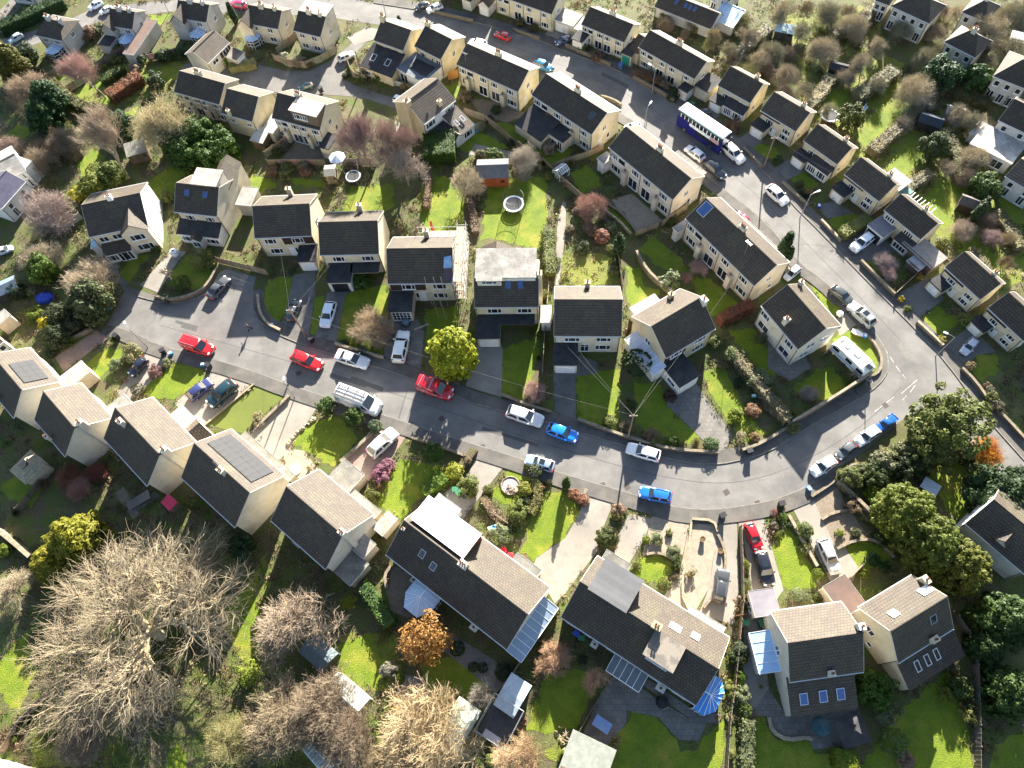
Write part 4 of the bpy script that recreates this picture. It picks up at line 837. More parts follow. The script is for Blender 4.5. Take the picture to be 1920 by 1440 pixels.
e = h.block(1.5, 6.6, 2.0, 6.6, 3.2, felt2, WHITE, rcol=(1.9, 1.9, 1.95)); link('roof_lantern', MB().add([(2.3, 3, 3.4), (5.2, 3, 3.4), (5.2, 5.4, 3.4), (2.3, 5.4, 3.4), (3.2, 4.2, 4.0), (4.3, 4.2, 4.0)], [(0, 1, 5, 4), (1, 2, 5), (2, 3, 4, 5), (3, 0, 4)]).mesh('roof_lantern', cglass), h.root, col=(.5, .55, .6))
h = villa('E3', (-28, 668), (6, 640), 3.6, 6.0, 1.6, 'brown-tiled house corner with roof windows beside the pink drive', CREAM, 0, 2, tileb); h.rlight('b', .3, .4, .8, .8, (.5, .55, .6)); e = h.block(2.2, 4.4, 4.2, 5.6, 2.4, felt2, CREAM)
# ---- the row below the street, seen over its garden roofs
h = House('S1', 'gabled house by the pink drive with a block of solar panels on its sunny slope', (.60, .55, .44)); h.solar('b', .14, .2, 4, 3, 1.02, .95); h.chim(.06, .5, .8, .7, .5, 2); h.block(1.4, 3.6, 6.9, 10.2, 2.5, felt2, CREAM, rcol=(1.2, 1.15, 1.1)); h.chim(.5, .0, .9, .5, .4, 1)
h = House('S2', 'gabled house between the two solar-panelled houses, plain sunlit roof and side stack', (.60, .54, .42)); h.chim(.985, .62, .9, .6, .8, 2, base=0); h.block(.2, 4.4, 7.0, 9.6, 2.4, felt2, CREAM, rcol=(.85, .85, .82)); h.chim(.55, .0, 1.0, .5, .4, 1)
h = House('S3', 'large gabled house with a tiled porch wing towards the two parked cars', (.60, .54, .42)); h.chim(.25, .42, 1.0, .7, .6, 2); h.chim(.985, .6, .8, .6, .8, 2, base=0); h.gabled(1.2, 4.5, 6.0, 9.4, 3.2, 1.5, 'y', tileb, CREAM); h.block(-2.4, .4, 7.4, 9.2, 2.4, felt2, WHITE, rcol=(1.8, 1.7, 1.6))
h = House('S4', 'gabled house carrying the long solar array above the beige drive', (.62, .54, .38)); h.solar('b', .12, .14, 8, 2, 1.0, 1.65); h.chim(.56, .47, 1.0, .8, .6, 2); h.block(-4.6, 4.6, 8.0, 8.9, 2.3, felt2, CREAM, rcol=(.75, .75, .7)); h.aerial(.5, .5, 1.6)
h = House('S5', 'gabled house with a grey garage roof towards the pink block drive', (.60, .55, .45)); h.chim(.99, .52, .8, .7, .6, 2, base=0); e = h.block(-3.9, -.7, 7.9, 11.0, 2.5, felt2, CREAM, rcol=(.75, .74, .7)); h.gdoor(e, -2.3, 11.0, 2.3, 2.0, rz=math.pi); h.block(-.5, 4.0, 7.9, 8.9, 2.3, felt2, CREAM, rcol=(.9, .88, .82)); h.block(4.7, 6.4, 3.6, 5.6, 2.6, felt2, CREAM, rcol=(1.1, 1.05, 1)); h.block(4.7, 7.2, .4, 3.4, 2.2, felt2, CREAM, rcol=(.7, .7, .65)); h.chim(.32, -.01, .8, .7, .6, 1, base=2)
h.block(4.8, 6.2, 7.0, 9.5, 2.2, felt2, CREAM, rcol=(1.2, 1.1, 1.0))
h = House('S6', 'long roofed pair with a brilliant white flat dormer and fan-roofed conservatory behind', (.62, .57, .47)); h.dormer('b', .54, .965, .06, .82, 6.3, DKRED, M('white_membrane', (.86, .86, .85), (.80, .80, .79), 1), (1, 1, 1)); h.chim(.5, .5, 1.0, .9, .7, 3)
h.rlight('f', .22, .5, .75, 1.0, (.4, .4, .42)); h.rlight('f', .325, .42, .75, 1.0, (.4, .4, .42)); h.chim(.22, -.03, .9, .8, .6, 1, base=0); h.chim(.73, -.03, .9, .8, .6, 1, base=0, col=WHITE)
h.conserv(-2.6, .24, 3.6, 3.4, 0, 2.3, .7, (.80, .86, .92)); h.glassroof(8.8, 10.6, .0, 6.9, 2.2, 2.9, 'r', 8, (.42, .46, .50)); h.block(3.4, 6.6, 8.0, 9.2, 2.3, felt2, CREAM, rcol=(.6, .6, .57)); h.block(-8.6, -5.4, 8.2, 9.4, 2.4, felt2, WHITE, rcol=(1.3, 1.5, 1.7)); h.chim(.03, .4, .35, .25, .25, 1)
for u in (.1, .45, .62, .9): h.win('f', u, .8, 1.6, 1.2, 3)
h = House('S7', 'long roofed pair with grey box dormers and a bright blue fan conservatory', (.62, .58, .48)); h.dormer('b', .655, .925, .1, 1.04, 6.25, SLATE, M('grey_membrane', (.13, .13, .135), (.115, .115, .12), .8, brick=(8, .6, .02, .8, 'xy'), world=False)); h.dormer('f', .57, .765, .3, .98, 6.05, (.2, .19, .18), M('stained_flat_roof', (.20, .175, .145), (.13, .115, .10), .6, lo=.45, hi=.55, fine=.15), wins=((.5, .25, 2.4, .9, 3),))
h.chim(.555, .53, 1.0, .9, .7, 2, col=(.5, .4, .25)); h.rlight('b', .335, .55, 1.3, .9, WHITE, white); h.rlight('b', .2, .45, .9, .9, WHITE, white); h.chim(.275, -.03, .9, .7, .6, 1, base=0, col=WHITE); h.chim(.78, -.03, .6, .9, .6, 1, base=0, col=WHITE)
h.conserv(8.24, 1.75, 4.0, 2.0, math.pi / 2, 2.3, .7, (.10, .38, .85)); h.block(3.4, 7.4, 7.9, 8.8, 2.2, felt2, CREAM, rcol=(1.2, 1.15, 1.1)); h.glassroof(-1.2, 2.6, -1.9, .1, 2.0, 2.5, 'f', 5, (.22, .2, .18)); h.block(-7.6, -4.6, 7.9, 9.3, 2.2, felt2, CREAM, rcol=(.6, .6, .58))
for u in (.08, .18, .4, .72, .9): h.win('f', u, .8, 1.5, 1.2, 3)
h = House('S8', 'detached house with three blue roof windows in its dark back extension', (.62, .56, .45)); e = h.lean(-3.85, 2.95, -3.2, .3, 2.5, 4.3); h.chim(.985, .58, .9, .6, .6, 1, base=0, col=WHITE); h.chim(.55, .03, .5, .6, .5, 1)
for u in (.2, .5, .77):
    o = link('rooflight', cached(('rl', .85, 1.25), lambda: m_rooflight(.85, 1.25)), h.root, (-3.85 + 6.8 * u, -2.3, 3.12), (math.atan2(1.8, 3.5), 0, 0), (.45, .5, .6)); link('glazing', cached(('rlg', .85, 1.25, blueg), lambda: MB().box(-.365, .365, .06, 1.19, 0, .06).mesh('glazing', blueg)), o)
h.win('f', .2, .7, 2.0, 1.2, 3, out=3.45); h.win('f', .7, .1, 2.4, 1.9, 3, out=3.45); h.win('l', .55, 3.0, 1.0, 1.2, 2); h.glassroof(-5.9, -3.95, 1.3, 5.3, 2.1, 2.7, 'l', 4, (.60, .78, 1.0))
e = h.block(-4.9, -2.3, 7.0, 9.6, 2.5, M('lilac_flat_roof', (.20, .185, .205), (.17, .16, .18), 1.2), CREAM); h.bwin(e, -4.9, 8.2, .8, 1.2, 1.0, 2, -math.pi / 2)
h = House('S9', 'detached house under the golden conifers, narrow roof windows in its lower back roof', (.64, .54, .34)); e = h.lean(-3.3, 3.9, -2.9, .3, 2.4, 4.2)
for u in (.25, .43, .6): link('rooflight', cached(('rl', .6, 1.3), lambda: m_rooflight(.6, 1.3)), h.root, (-3.3 + 7.2 * u, -1.9, 3.12), (math.atan2(1.8, 3.2), 0, 0), (.55, .58, .62))
h.rlight('b', .12, .45, 1.3, 1.1, WHITE, white); h.rlight('b', .74, .55, .9, 1.0, WHITE, white); h.rlight('f', .7, .5, .8, 1.1, (.3, .3, .32)); h.win('l', .4, 3.0, 1.1, 1.2, 2); h.win('l', .62, .9, .6, .8, 1); h.chim(1.0, .85, .9, .5, .8, 1, base=0); h.chim(.62, .02, .6, .8, .5, 1, base=2)
h.block(-4.6, -1.8, 6.1, 9.6, 2.5, M('brown_flat_roof', (.13, .085, .07), (.10, .07, .06), 1), CREAM)
h = House('S10', 'house at the picture edge behind the conifers with a white lit end and dormer ridges', (.82, .80, .76)); h.gabled(-1.6, 1.4, .6, 4, 3.6, 1.9, 'y', wall=WHITE); h.chim(.9, .5, .9, .8, .6, 2); h.win('l', .5, 2.6, 1.0, 1.0, 2)
# ------------------------------------------------------------------ vehicles
#        L     W     H    belt  hood  nose  boot  wsb   rf    rr    rwb   wheel  wx
CT = {
 'hatch': (4.10, 1.76, 1.48, .93, .93, .72, .98, .95, .25, -1.35, -1.88, .31, 1.25),
 'mini':  (3.80, 1.70, 1.44, .92, .92, .76, .95, .75, .20, -1.30, -1.72, .31, 1.20),
 'estate':(4.65, 1.82, 1.50, .94, .93, .70, .98, 1.00, .25, -1.75, -2.16, .32, 1.38),
 'saloon':(4.60, 1.80, 1.44, .93, .92, .70, 1.00, .95, .15, -.95, -1.65, .32, 1.38),
 'suv':   (4.50, 1.86, 1.68, 1.08, 1.08, .86, 1.12, .95, .30, -1.65, -2.05, .36, 1.33),
 'mpv':   (4.45, 1.82, 1.66, 1.02, 1.00, .76, 1.05, 1.25, .35, -1.70, -2.08, .33, 1.33),
 'smallvan': (4.40, 1.82, 1.82, 1.05, 1.02, .80, 1.10, 1.25, .55, -2.05, -2.16, .33, 1.35),
 'van':   (5.30, 2.00, 2.25, 1.25, 1.22, .95, 1.3, 1.85, 1.10, -2.55, -2.62, .36, 1.65),
 'pickup':(4.90, 1.84, 1.70, 1.10, 1.08, .86, 1.05, 1.10, .55, -.55, -.85, .38, 1.50)}
def car_sections(t):
    L, W, Hh, belt, hood, nose, boot, wsb, rf, rr, rwb, wr, wx = CT[t]; w = W / 2
    xs = [(-L / 2, .80, boot - .18), (-L / 2 + .10, .90, boot - .03), (-L / 2 + .45, .97, boot), (rwb + .1 if rwb > -L / 2 + .5 else -L / 2 + .6, .985, max(boot, belt)), (-.3, 1, belt), (wsb - .35, .99, belt), (wsb + .05, .97, hood), (wsb + (L / 2 - wsb) * .55, .95, hood - .05), (L / 2 - .16, .88, nose + .04), (L / 2, .74, nose - .12)]
    xs.sort(); return L, W, Hh, belt, w, xs
def m_car_body(t):
    L, W, Hh, belt, w, xs = car_sections(t)
    _, _, _, _, hood, nose, boot, wsb, rf, rr, rwb, wr, wx = CT[t]
    mb = MB(); ring = []
    for x, k, zt in xs:
        hw = w * k
        half = [(hw * .88, .20), (hw * .985, .34), (hw, .60), (hw * .975, zt - .10), (hw * .90, zt - .015), (hw * .5, zt + .012)]
        ring.append([(x, -y, z) for y, z in half] + [(x, y, z) for y, z in half[::-1]])
    n = len(ring[0]); vs = [p for r in ring for p in r]; fs = []
    for i in range(len(ring) - 1):
        for j in range(n): fs.append((i * n + j, i * n + (j + 1) % n, (i + 1) * n + (j + 1) % n, (i + 1) * n + j))
    fs += [tuple(range(n - 1, -1, -1)), tuple(range((len(ring) - 1) * n, len(ring) * n))]
    mb.add(vs, fs)
    wb, wt = w * .93, w * (.72 if t not in ('van', 'smallvan') else .84)
    fr = [(wsb, .86), (rf + (wsb - rf) * .5, .93), (-.4, 1), (rwb + .3, .97), (rwb, .90)]
    lo = [(wsb, wb * .86), (-.2, wb), (rwb, wb * .90)]
    a = [(wsb, -wb * .88, belt - .06), (-.2, -wb, belt - .06), (rwb, -wb * .90, belt - .06), (rwb, wb * .90, belt - .06), (-.2, wb, belt - .06), (wsb, wb * .88, belt - .06)]
    b = [(rf, -wt * .93, Hh - .07), (-.35, -wt, Hh - .05), (rr, -wt * .93, Hh - .07), (rr, wt * .93, Hh - .07), (-.35, wt, Hh - .05), (rf, wt * .93, Hh - .07)]
    c = [(rf - .12, -wt * .78, Hh - .02), (-.4, -wt * .82, Hh), (rr + .12, -wt * .78, Hh - .02), (rr + .12, wt * .78, Hh - .02), (-.4, wt * .82, Hh), (rf - .12, wt * .78, Hh - .02)]
    f2 = []
    for q in (0, 6):
        for j in range(6): f2.append((q + j, q + 6 + j, q + 6 + (j + 1) % 6, q + (j + 1) % 6))
    f2 += [(12, 17, 16, 13), (13, 16, 15, 14)]
    mb.add(a + b + c, f2)
    if t == 'pickup':
        mb.box(-L / 2 + .12, -.95, -w * .93, -w * .80, 1.0, 1.12); mb.box(-L / 2 + .12, -.95, w * .80, w * .93, 1.0, 1.12); mb.box(-L / 2 + .05, -L / 2 + .13, -w * .9, w * .9, 1.0, 1.12)
    me = mb.mesh('body', carp, True)
    return me
def inset(q, s, off, sx=None):
    q = [Vector(p) for p in q]; c = sum(q, Vector()) / len(q); n = (q[1] - q[0]).cross(q[2] - q[0]).normalized()
    if n.z < 0: n = -n
    return [c + (p - c) * s + n * off for p in q]
def m_car_glass(t):
    L, W, Hh, belt, w, xs = car_sections(t); _, _, _, _, hood, nose, boot, wsb, rf, rr, rwb, wr, wx = CT[t]
    wb, wt = w * .93, w * (.72 if t not in ('van', 'smallvan') else .84)
    out = {}
    def pl(q, s, name):
        mb = MB(); q = inset(q, s, .012); mb.quad(*q); out.setdefault(name, []).append(mb.mesh(name, carg))
    zb, zt = belt + .0, Hh - .09
    pl([(wsb, -wb * .88, zb), (wsb, wb * .88, zb), (rf, wt * .93, zt), (rf, -wt * .93, zt)], .90, 'windscreen')
    if t != 'van': pl([(rwb, -wb * .9, zb), (rr, -wt * .93, zt), (rr, wt * .93, zt), (rwb, wb * .9, zb)], .84, 'rear_window')
    for s in (-1, 1):
        lim = -.15 if t in ('van', 'smallvan') else None
        x0 = rwb if lim is None else lim + .3; X0 = rr if lim is None else lim + .1
        if t == 'van': x0, X0 = .95, .95
        elif t == 'smallvan': x0, X0 = .15, .1
        xm, Xm = (x0 + wsb) / 2 + .0, (X0 + rf) / 2 + .02
        def y(x, base): return s * (wb * (.99 if abs(x + .2) < .6 else .95) if base else wt * .985)
        def q(xa, xb, Xa, Xb):
            r = [(xa, y(xa, 1), zb + .02), (xb, y(xb, 1), zb + .02), (Xb, y(Xb, 0), zt), (Xa, y(Xa, 0), zt)]
            r = [Vector(p) for p in r]; n = (r[1] - r[0]).cross(r[2] - r[0]).normalized()
            if n.y * s < 0: n = -n
            c = sum(r, Vector()) / 4
            return [c + (p - c) * .88 + n * .02 for p in r]
        segs = [(x0, xm - .04, X0, Xm - .04), (xm + .04, wsb, Xm + .04, rf)] if t not in ('van', 'smallvan') else [(x0, wsb, X0, rf)]
        for g in segs:
            mb = MB(); mb.quad(*q(*g)); out.setdefault('side_window', []).append(mb.mesh('side_window', carg))
    return out
def m_wheel(r):
    mb = MB(); mb.T = Matrix.Rotation(math.pi / 2, 4, 'X')
    mb.lathe([(r * .7, -.1), (r * .95, -.1), (r, -.06), (r, .06), (r * .95, .1), (r * .7, .1)], 16)
    return mb.mesh('wheel', tyre, False)
def m_rim(r):
    mb = MB(); mb.T = Matrix.Rotation(math.pi / 2, 4, 'X'); mb.lathe([(r * .68, -.105), (r * .62, -.112), (r * .15, -.09), (r * .15, .09), (r * .62, .112), (r * .68, .105)], 12)
    return mb.mesh('rim', chrome)
def car_parts(root, t, col, rails=False, sunroof=False):
    L, W, Hh, belt, w, xs = car_sections(t); _, _, _, _, hood, nose, boot, wsb, rf, rr, rwb, wr, wx = CT[t]
    link('body', cached(('cb', t), lambda: m_car_body(t)), root, col=col)
    for nm, l in cached(('cg', t), lambda: m_car_glass(t)).items():
        for me in l: link(nm, me, root)
    for sx in (-1, 1):
        for sy in (-1, 1):
            o = link('wheel', cached(('wh', wr), lambda: m_wheel(wr)), root, (sx * wx - .03, sy * (w - .10), wr)); link('rim', cached(('rim', wr), lambda: m_rim(wr)), o)
    for s in (-1, 1):
        link('headlight', cached(('hl', t), lambda: MB().box(-.16, .06, -.17, .17, -.07, .07).mesh('headlight', lens)), root, (L / 2 - .14, s * w * .60, nose - .03), (0, .35, s * .35))
        link('tail_light', cached(('tl', t), lambda: MB().box(-.05, .08, -.14, .14, -.10, .10).mesh('tail_light', redl)), root, (-L / 2 + .06, s * w * .68, boot - .14), (0, 0, 0))
        link('door_mirror', cached(('mr', t), lambda: MB().box(-.09, .09, -.09, .09, -.06, .07).mesh('door_mirror', carp)), root, (wsb - .25, s * (w + .05), belt + .04), col=col)
        if rails: link('roof_rail', cached(('rr', t), lambda: MB().tube((rr + .15, 0, 0), (rf - .2, 0, 0), .025, n=5).mesh('roof_rail', chrome)), root, (0, s * w * .62, Hh + .03))
    link('number_plate', cached('npf', lambda: MB().box(-.02, .02, -.26, .26, -.055, .055).mesh('number_plate', white)), root, (L / 2 + .005, 0, .42))
    link('number_plate', cached('npr', lambda: MB().box(-.02, .02, -.26, .26, -.055, .055).mesh('number_plate', M('yellow_plate', (.65, .48, .03), None, rough=.4))), root, (-L / 2 - .015, 0, .62))
    link('bumper', cached(('bp', t), lambda: MB().box(-.06, .06, -w * .7, w * .7, .26, .36).mesh('bumper', blackp)), root, (L / 2 - .03, 0, 0))
    if sunroof: link('sunroof', cached(('sr', t), lambda: MB().box(-.45, .35, -.42, .42, 0, .015).mesh('sunroof', carg)), root, (-.35, 0, Hh - .003))
def car(t, front, rear, col, label, cat='car', group=None, rails=False, sunroof=False, z=.022, name=None, fit=1.0):
    """front and rear: photo points of the two bumpers, about 0.7 m up"""
    a, b = P(*front, .7), P(*rear, .7); L = CT[t][0]
    d = a - b; sc = max(.62, min(1.18, d.length / L)) * fit
    c = (a + b) / 2
    r = thing(name or {'van': 'van', 'smallvan': 'van', 'pickup': 'pickup_truck'}.get(t, 'car'), label, cat, (c.x, c.y, z), math.atan2(d.y, d.x), group)
    r.scale = (sc,) * 3; car_parts(r, t, col, rails, sunroof); return r
WH, SIL, GRY, DGR, BLK, RED = (.58, .58, .58), (.50, .51, .52), (.16, .165, .17), (.05, .055, .06), (.012, .013, .016), (.48, .012, .016)
STREET = 'cars parked or driving along the streets'; DRIVE = 'cars standing on house drives'
car('saloon', (427, 519), (391, 558), (.055, .058, .062), 'dark grey saloon in the walled turning bay', group=STREET)
car('smallvan', (400, 659), (342, 640), RED, 'red van with pale roof bars beside the lawn kerb', 'van', rails=True, fit=.93)
car('estate', (604, 688), (547, 664), RED, 'plain red estate car driving along the sunny middle of the street', group=STREET, fit=.95)
car('saloon', (692, 683), (629, 664), WH, 'white saloon at the kerb near the round brown tree', group=STREET, fit=.95)
car('hatch', (559, 561), (541, 600), (.045, .048, .052), 'dark hatchback on the drive by the leaning pole', group=DRIVE, z=.05)
car('hatch', (608, 613), (622, 566), (.62, .68, .74), 'silver white hatchback below the open garage', group=DRIVE, z=.05)
car('suv', (758, 621), (746, 679), (.74, .74, .72), 'white crossover with a black tailgate window on the brown drive', group=DRIVE, z=.05, sunroof=False)
v = car('smallvan', (851, 741), (781, 717), (.42, .01, .02), 'dark red van half under the golden conifer', 'van', fit=.97)
for x in (-1.6, -.3): link('roof_bar', MB().box(-.03, .03, -.75, .75, 0, .05).mesh('roof_bar', chrome), v, (x, 0, 1.83))
mb = MB()
for i, (x, z, l) in enumerate([(-1.85, 1.35, .32), (-1.45, 1.38, .22), (-1.15, 1.34, .38), (-.7, 1.37, .25), (-1.8, .95, .9), (-.8, .95, .6), (-.1, .96, .8), (.8, .93, .5)]): mb.box(x, x + l, -.935, -.90, z - .06, z + .03)
link('lettering', mb.mesh('lettering', M('faded_lettering', (.62, .38, .40), None, rough=.5)), v)
v = car('van', (717, 770), (631, 737), (.62, .62, .62), 'white van carrying ladders and racks on its roof', 'van')
for y in (-.75, .75): link('rack_rail', MB().tube((-2.5, y, 2.36), (.9, y, 2.36), .03, n=5).mesh('rack_rail', galv), v)
for x in (-2.3, -1.2, -.1, .8): link('rack_bar', MB().box(x - .03, x + .03, -.85, .85, 2.26, 2.31).mesh('rack_bar', galv), v)
for k, y in enumerate((-.45, .38)):
    l = tag(link('ladder', None, None), 'aluminium ladder on the white van roof, ' + ('nearer the street lamp side' if k == 0 else 'nearer the kerbside shrubs'), 'ladder', 'ladders on the van roof'); l.matrix_world = v.matrix_basis @ Matrix.Translation((0, y, 2.42))
    for s in (-1, 1): link('stile', cached('stile', lambda: MB().box(-2.5, 1.0, -.03, .03, -.05, .05).mesh('stile', galv)), l, (0, s * .22, 0))
    for i in range(12): link('rung', cached('rung', lambda: MB().tube((0, -.21, 0), (0, .21, 0), .022, n=5).mesh('rung', M('timber_pole', (.35, .24, .14), None))), l, (-2.35 + i * .29, 0, 0))
car('estate', (1018, 791), (951, 769), WH, 'white estate car at the kerb ahead of the bright blue hatchback', group=STREET)
car('hatch', (1083, 821), (1026, 801), (.01, .17, .62), 'bright blue hatchback in the shade at the kerb', group=STREET)
car('suv', (985, 860), (1039, 876), (.22, .28, .40), 'silver blue crossover with a black sunroof at the lower kerb', group=STREET, sunroof=True)
car('estate', (1175, 838), (1238, 856), (.80, .79, .77), 'white estate car beside the utility pole shadow', group=STREET)
car('suv', (1197, 921), (1261, 934), (.012, .12, .45), 'blue estate car at the lower kerb facing up the street', group=STREET, rails=True, fit=.96)
car('hatch', (741, 807), (693, 853), (.62, .60, .57), 'silver hatchback on the pink block drive', group=DRIVE, z=.05)
car('mini', (243, 703), (273, 671), (.012, .015, .028), 'black hatchback on the drive with clipped bushes', group=DRIVE, z=.05)
car('hatch', (397, 712), (352, 748), (.03, .035, .11), 'violet blue hatchback on the white paved drive', group=DRIVE, z=.05, fit=.95)
car('hatch', (391, 760), (441, 716), (.010, .028, .038), 'dark teal hatchback with red tail lights beside the artificial turf', group=DRIVE, z=.05)
car('mini', (1521, 889), (1568, 858), (.58, .60, .62), 'white hatchback at the bottom end of the hedge-side row', group=STREET, fit=.88)
car('mini', (1569, 859), (1603, 829), (.09, .10, .105), 'grey small car with a dark grey bonnet between two white cars', group=STREET, fit=.88)
car('suv', (1604, 833), (1649, 801), (.60, .60, .60), 'white crossover parked behind the blue pickup', group=STREET, fit=.88)
car('pickup', (1644, 806), (1681, 779), (.015, .09, .32), 'blue pickup truck nosing out from under the pines', 'pickup', group=STREET, fit=.93)
car('hatch', (1597, 568), (1560, 538), (.05, .06, .06), 'dark grey hatchback on the bend above the silver crossover', group=STREET, fit=1.05)
car('suv', (1594, 570), (1638, 610), (.36, .38, .38), 'silver crossover with a black sunroof at the corner verge', group=STREET, rails=True, sunroof=True)
car('mpv', (1474, 521), (1499, 499), (.52, .56, .60), 'silver people carrier tucked behind the house gable on the bend', group=DRIVE)
car('hatch', (1474, 380), (1440, 350), (.76, .77, .76), 'white hatchback alone in the wide sunny road', group=STREET, fit=1.05)
car('suv', (1600, 467), (1634, 441), (.66, .70, .76), 'pale blue white crossover in front of the carport', group=DRIVE, z=.05, fit=1.05)
car('hatch', (1807, 661), (1831, 635), (.48, .49, .56), 'small silver hatchback outside the last white garage', group=DRIVE, z=.05)
car('hatch', (1287, 274), (1319, 298), (.74, .76, .80), 'white hatchback squeezed beside the bus', group=STREET)
car('suv', (1358, 333), (1324, 303), (.03, .035, .045), 'black crossover following the bus kerb shadow', group=STREET)
car('suv', (1393, 303), (1359, 272), (.74, .76, .74), 'white crossover parked in front of the bus', group=STREET)
car('hatch', (1036, 129), (1002, 115), (.02, .14, .26), 'teal blue car driving along the top road', group=STREET)
car('hatch', (928, 60), (957, 70), (.45, .02, .03), 'red hatchback at the top road kerb by a fir', group=STREET)
car('hatch', (879, 75), (912, 84), (.76, .77, .76), 'white hatchback near the ridge of the long cream pair', group=STREET)
car('suv', (1042, 81), (1072, 68), (.03, .05, .10), 'navy crossover on the white garage forecourt', group=DRIVE, z=.05)
car('hatch', (663, 97), (633, 111), (.66, .67, .64), 'pale silver hatchback leaving the side lane', group=STREET)
car('hatch', (559, 164), (587, 156), (.03, .07, .07), 'dark green hatchback at the side lane corner', group=STREET)
car('mpv', (763, 190), (738, 181), (.66, .72, .74), 'white people carrier by the brown-tiled gable', group=DRIVE)
car('hatch', (800, 19), (829, 8), (.72, .75, .80), 'white hatchback on the forecourt opposite the lane', group=DRIVE)
car('hatch', (778, 15), (804, 4), (.02, .025, .03), 'black hatchback next to the white one on the forecourt', group=DRIVE)
car('hatch', (430, 4), (461, 10), (.42, .02, .08), 'crimson hatchback on the top road', group=STREET)
car('hatch', (186, 22), (208, 11), (.70, .75, .78), 'white hatchback by the clipped hedge end', group=STREET)
car('suv', (17, 76), (39, 63), (.40, .48, .54), 'silver car in the shade of the pale far house', group=STREET)
car('hatch', (1171, 239), (1202, 232), (.66, .72, .74), 'pale car hidden behind the ridge of the cream pair', group=DRIVE)
car('mini', (1308, 209), (1333, 206), (.03, .04, .05), 'dark car beside the round white-trimmed garage', group=DRIVE)
car('mini', (1385, 398), (1401, 413), (.55, .02, .06), 'red car peeping out behind a flat extension roof', group=DRIVE)
car('mpv', (22, 462), (-12, 474), (.5, .55, .6), 'silver car cut by the picture edge under dark shrubs', group=DRIVE)
car('mini', (165, 15), (190, 1), (.62, .70, .80), 'pale blue van-like car by the top corner', group=STREET)
car('hatch', (1424, 1030), (1403, 980), (.50, .012, .02), 'red hatchback at the street end of the bush-lined drive', group=DRIVE, z=.05)
car('suv', (1443, 1099), (1424, 1033), (.012, .012, .018), 'black crossover nose to tail with the red hatchback', group=DRIVE, z=.05, sunroof=True)
car('estate', (1569, 1076), (1541, 1010), (.42, .42, .40), 'long silver car on the drive by the curved lawn', group=DRIVE, z=.05)
car('suv', (1357, 1066), (1347, 1129), (.045, .048, .052), 'grey crossover with red tail lights on the long drive', group=DRIVE, z=.05, rails=True)
# double-decker bus
a, b = P(1360, 272, 1.6), P(1276, 215, 1.6); d = a - b; c = (a + b) / 2; L = 8.9
bus = thing('bus', 'blue double-decker bus with a white roof waiting at the kerb', 'bus', (c.x, c.y, .022), math.atan2(d.y, d.x)); w_ = 1.02
NAVY, TEAL = (.012, .014, .14), (.02, .16, .17)
def rbox(x0, x1, w, z0, z1, r=.12):
    mb = MB(); pts = [(x0 + r, -w), (x1 - r, -w), (x1, -w + r), (x1, w - r), (x1 - r, w), (x0 + r, w), (x0, w - r), (x0, -w + r)]
    return mb.prism(pts, z0, z1, True)
link('body', rbox(-L / 2, L / 2, w_, .28, 3.42).mesh('body', carp), bus, col=NAVY)
mb = MB(); mb.prism([(-L / 2 + .03, -w_ + .02), (L / 2 - .03, -w_ + .02), (L / 2 - .03, w_ - .02), (-L / 2 + .03, w_ - .02)], 3.42, 3.5); mb.prism([(-L / 2 + .15, -w_ + .2), (L / 2 - .15, -w_ + .2), (L / 2 - .15, w_ - .2), (-L / 2 + .15, w_ - .2)], 3.5, 3.58)
link('roof', mb.mesh('roof', paint), bus, col=(.85, .86, .86))
for s in (-1, 1):
    mb = MB(); mb.box(-L / 2 + .25, L / 2 - .2, s * w_ - .012, s * w_ + .012, 2.42, 3.12); link('upper_window', mb.mesh('upper_window', carg), bus)
    mb = MB(); mb.box(-.6, L / 2 - .9, s * w_ - .012, s * w_ + .012, 1.05, 1.75); link('lower_window', mb.mesh('lower_window', carg), bus)
    mb = MB(); mb.box(-1.9, L / 2 - .6, s * w_ - .014, s * w_ + .014, 1.82, 2.36); link('advert_panel', mb.mesh('advert_panel', M('advert_print', (.45, .62, .70), (.70, .72, .70), 1.1, world=False, lo=.45, hi=.55)), bus)
    mb = MB(); mb.box(2.2, L / 2 - .5, s * w_ - .016, s * w_ + .016, 1.86, 2.3); link('advert_panel', mb.mesh('advert_panel', M('orange_print', (.50, .24, .06), (.25, .16, .35), 2, world=False)), bus)
    mb = MB(); mb.box(-L / 2 + .2, L / 2 - .2, s * w_ - .013, s * w_ + .013, 3.16, 3.38); link('roof_edge_band', mb.mesh('roof_edge_band', paint), bus, col=TEAL)
    for i in range(11): link('window_post', cached('wpost', lambda: MB().box(-.06, .06, -.02, .02, 2.42, 3.12).mesh('window_post', white)), bus, (-L / 2 + .75 + i * .74, s * (w_ + .005), 0))
    for x in (-2.6, 2.5): o = link('wheel', cached(('wh', .42), lambda: m_wheel(.42)), bus, (x, s * (w_ - .08), .42)); link('rim', cached(('rim', .42), lambda: m_rim(.42)), o)
mb = MB(); mb.box(L / 2 - .02, L / 2 + .015, -.85, .85, 2.3, 3.15); link('upper_windscreen', mb.mesh('upper_windscreen', carg), bus)
mb = MB(); mb.box(L / 2 - .02, L / 2 + .015, -.9, .9, .95, 1.95); link('windscreen', mb.mesh('windscreen', carg), bus)
mb = MB(); mb.box(L / 2 - .02, L / 2 + .02, -.6, .6, 2.02, 2.22); link('destination_sign', mb.mesh('destination_sign', white), bus)
for s in (-1, 1):
    link('headlight', MB().box(-.03, .03, -.16, .16, -.08, .08).mesh('headlight', lens), bus, (L / 2 + .005, s * .7, .6)); link('door_mirror', MB().box(-.06, .06, -.09, .09, -.2, .2).mesh('door_mirror', blackp), bus, (L / 2 + .12, s * (w_ + .14), 2.2))
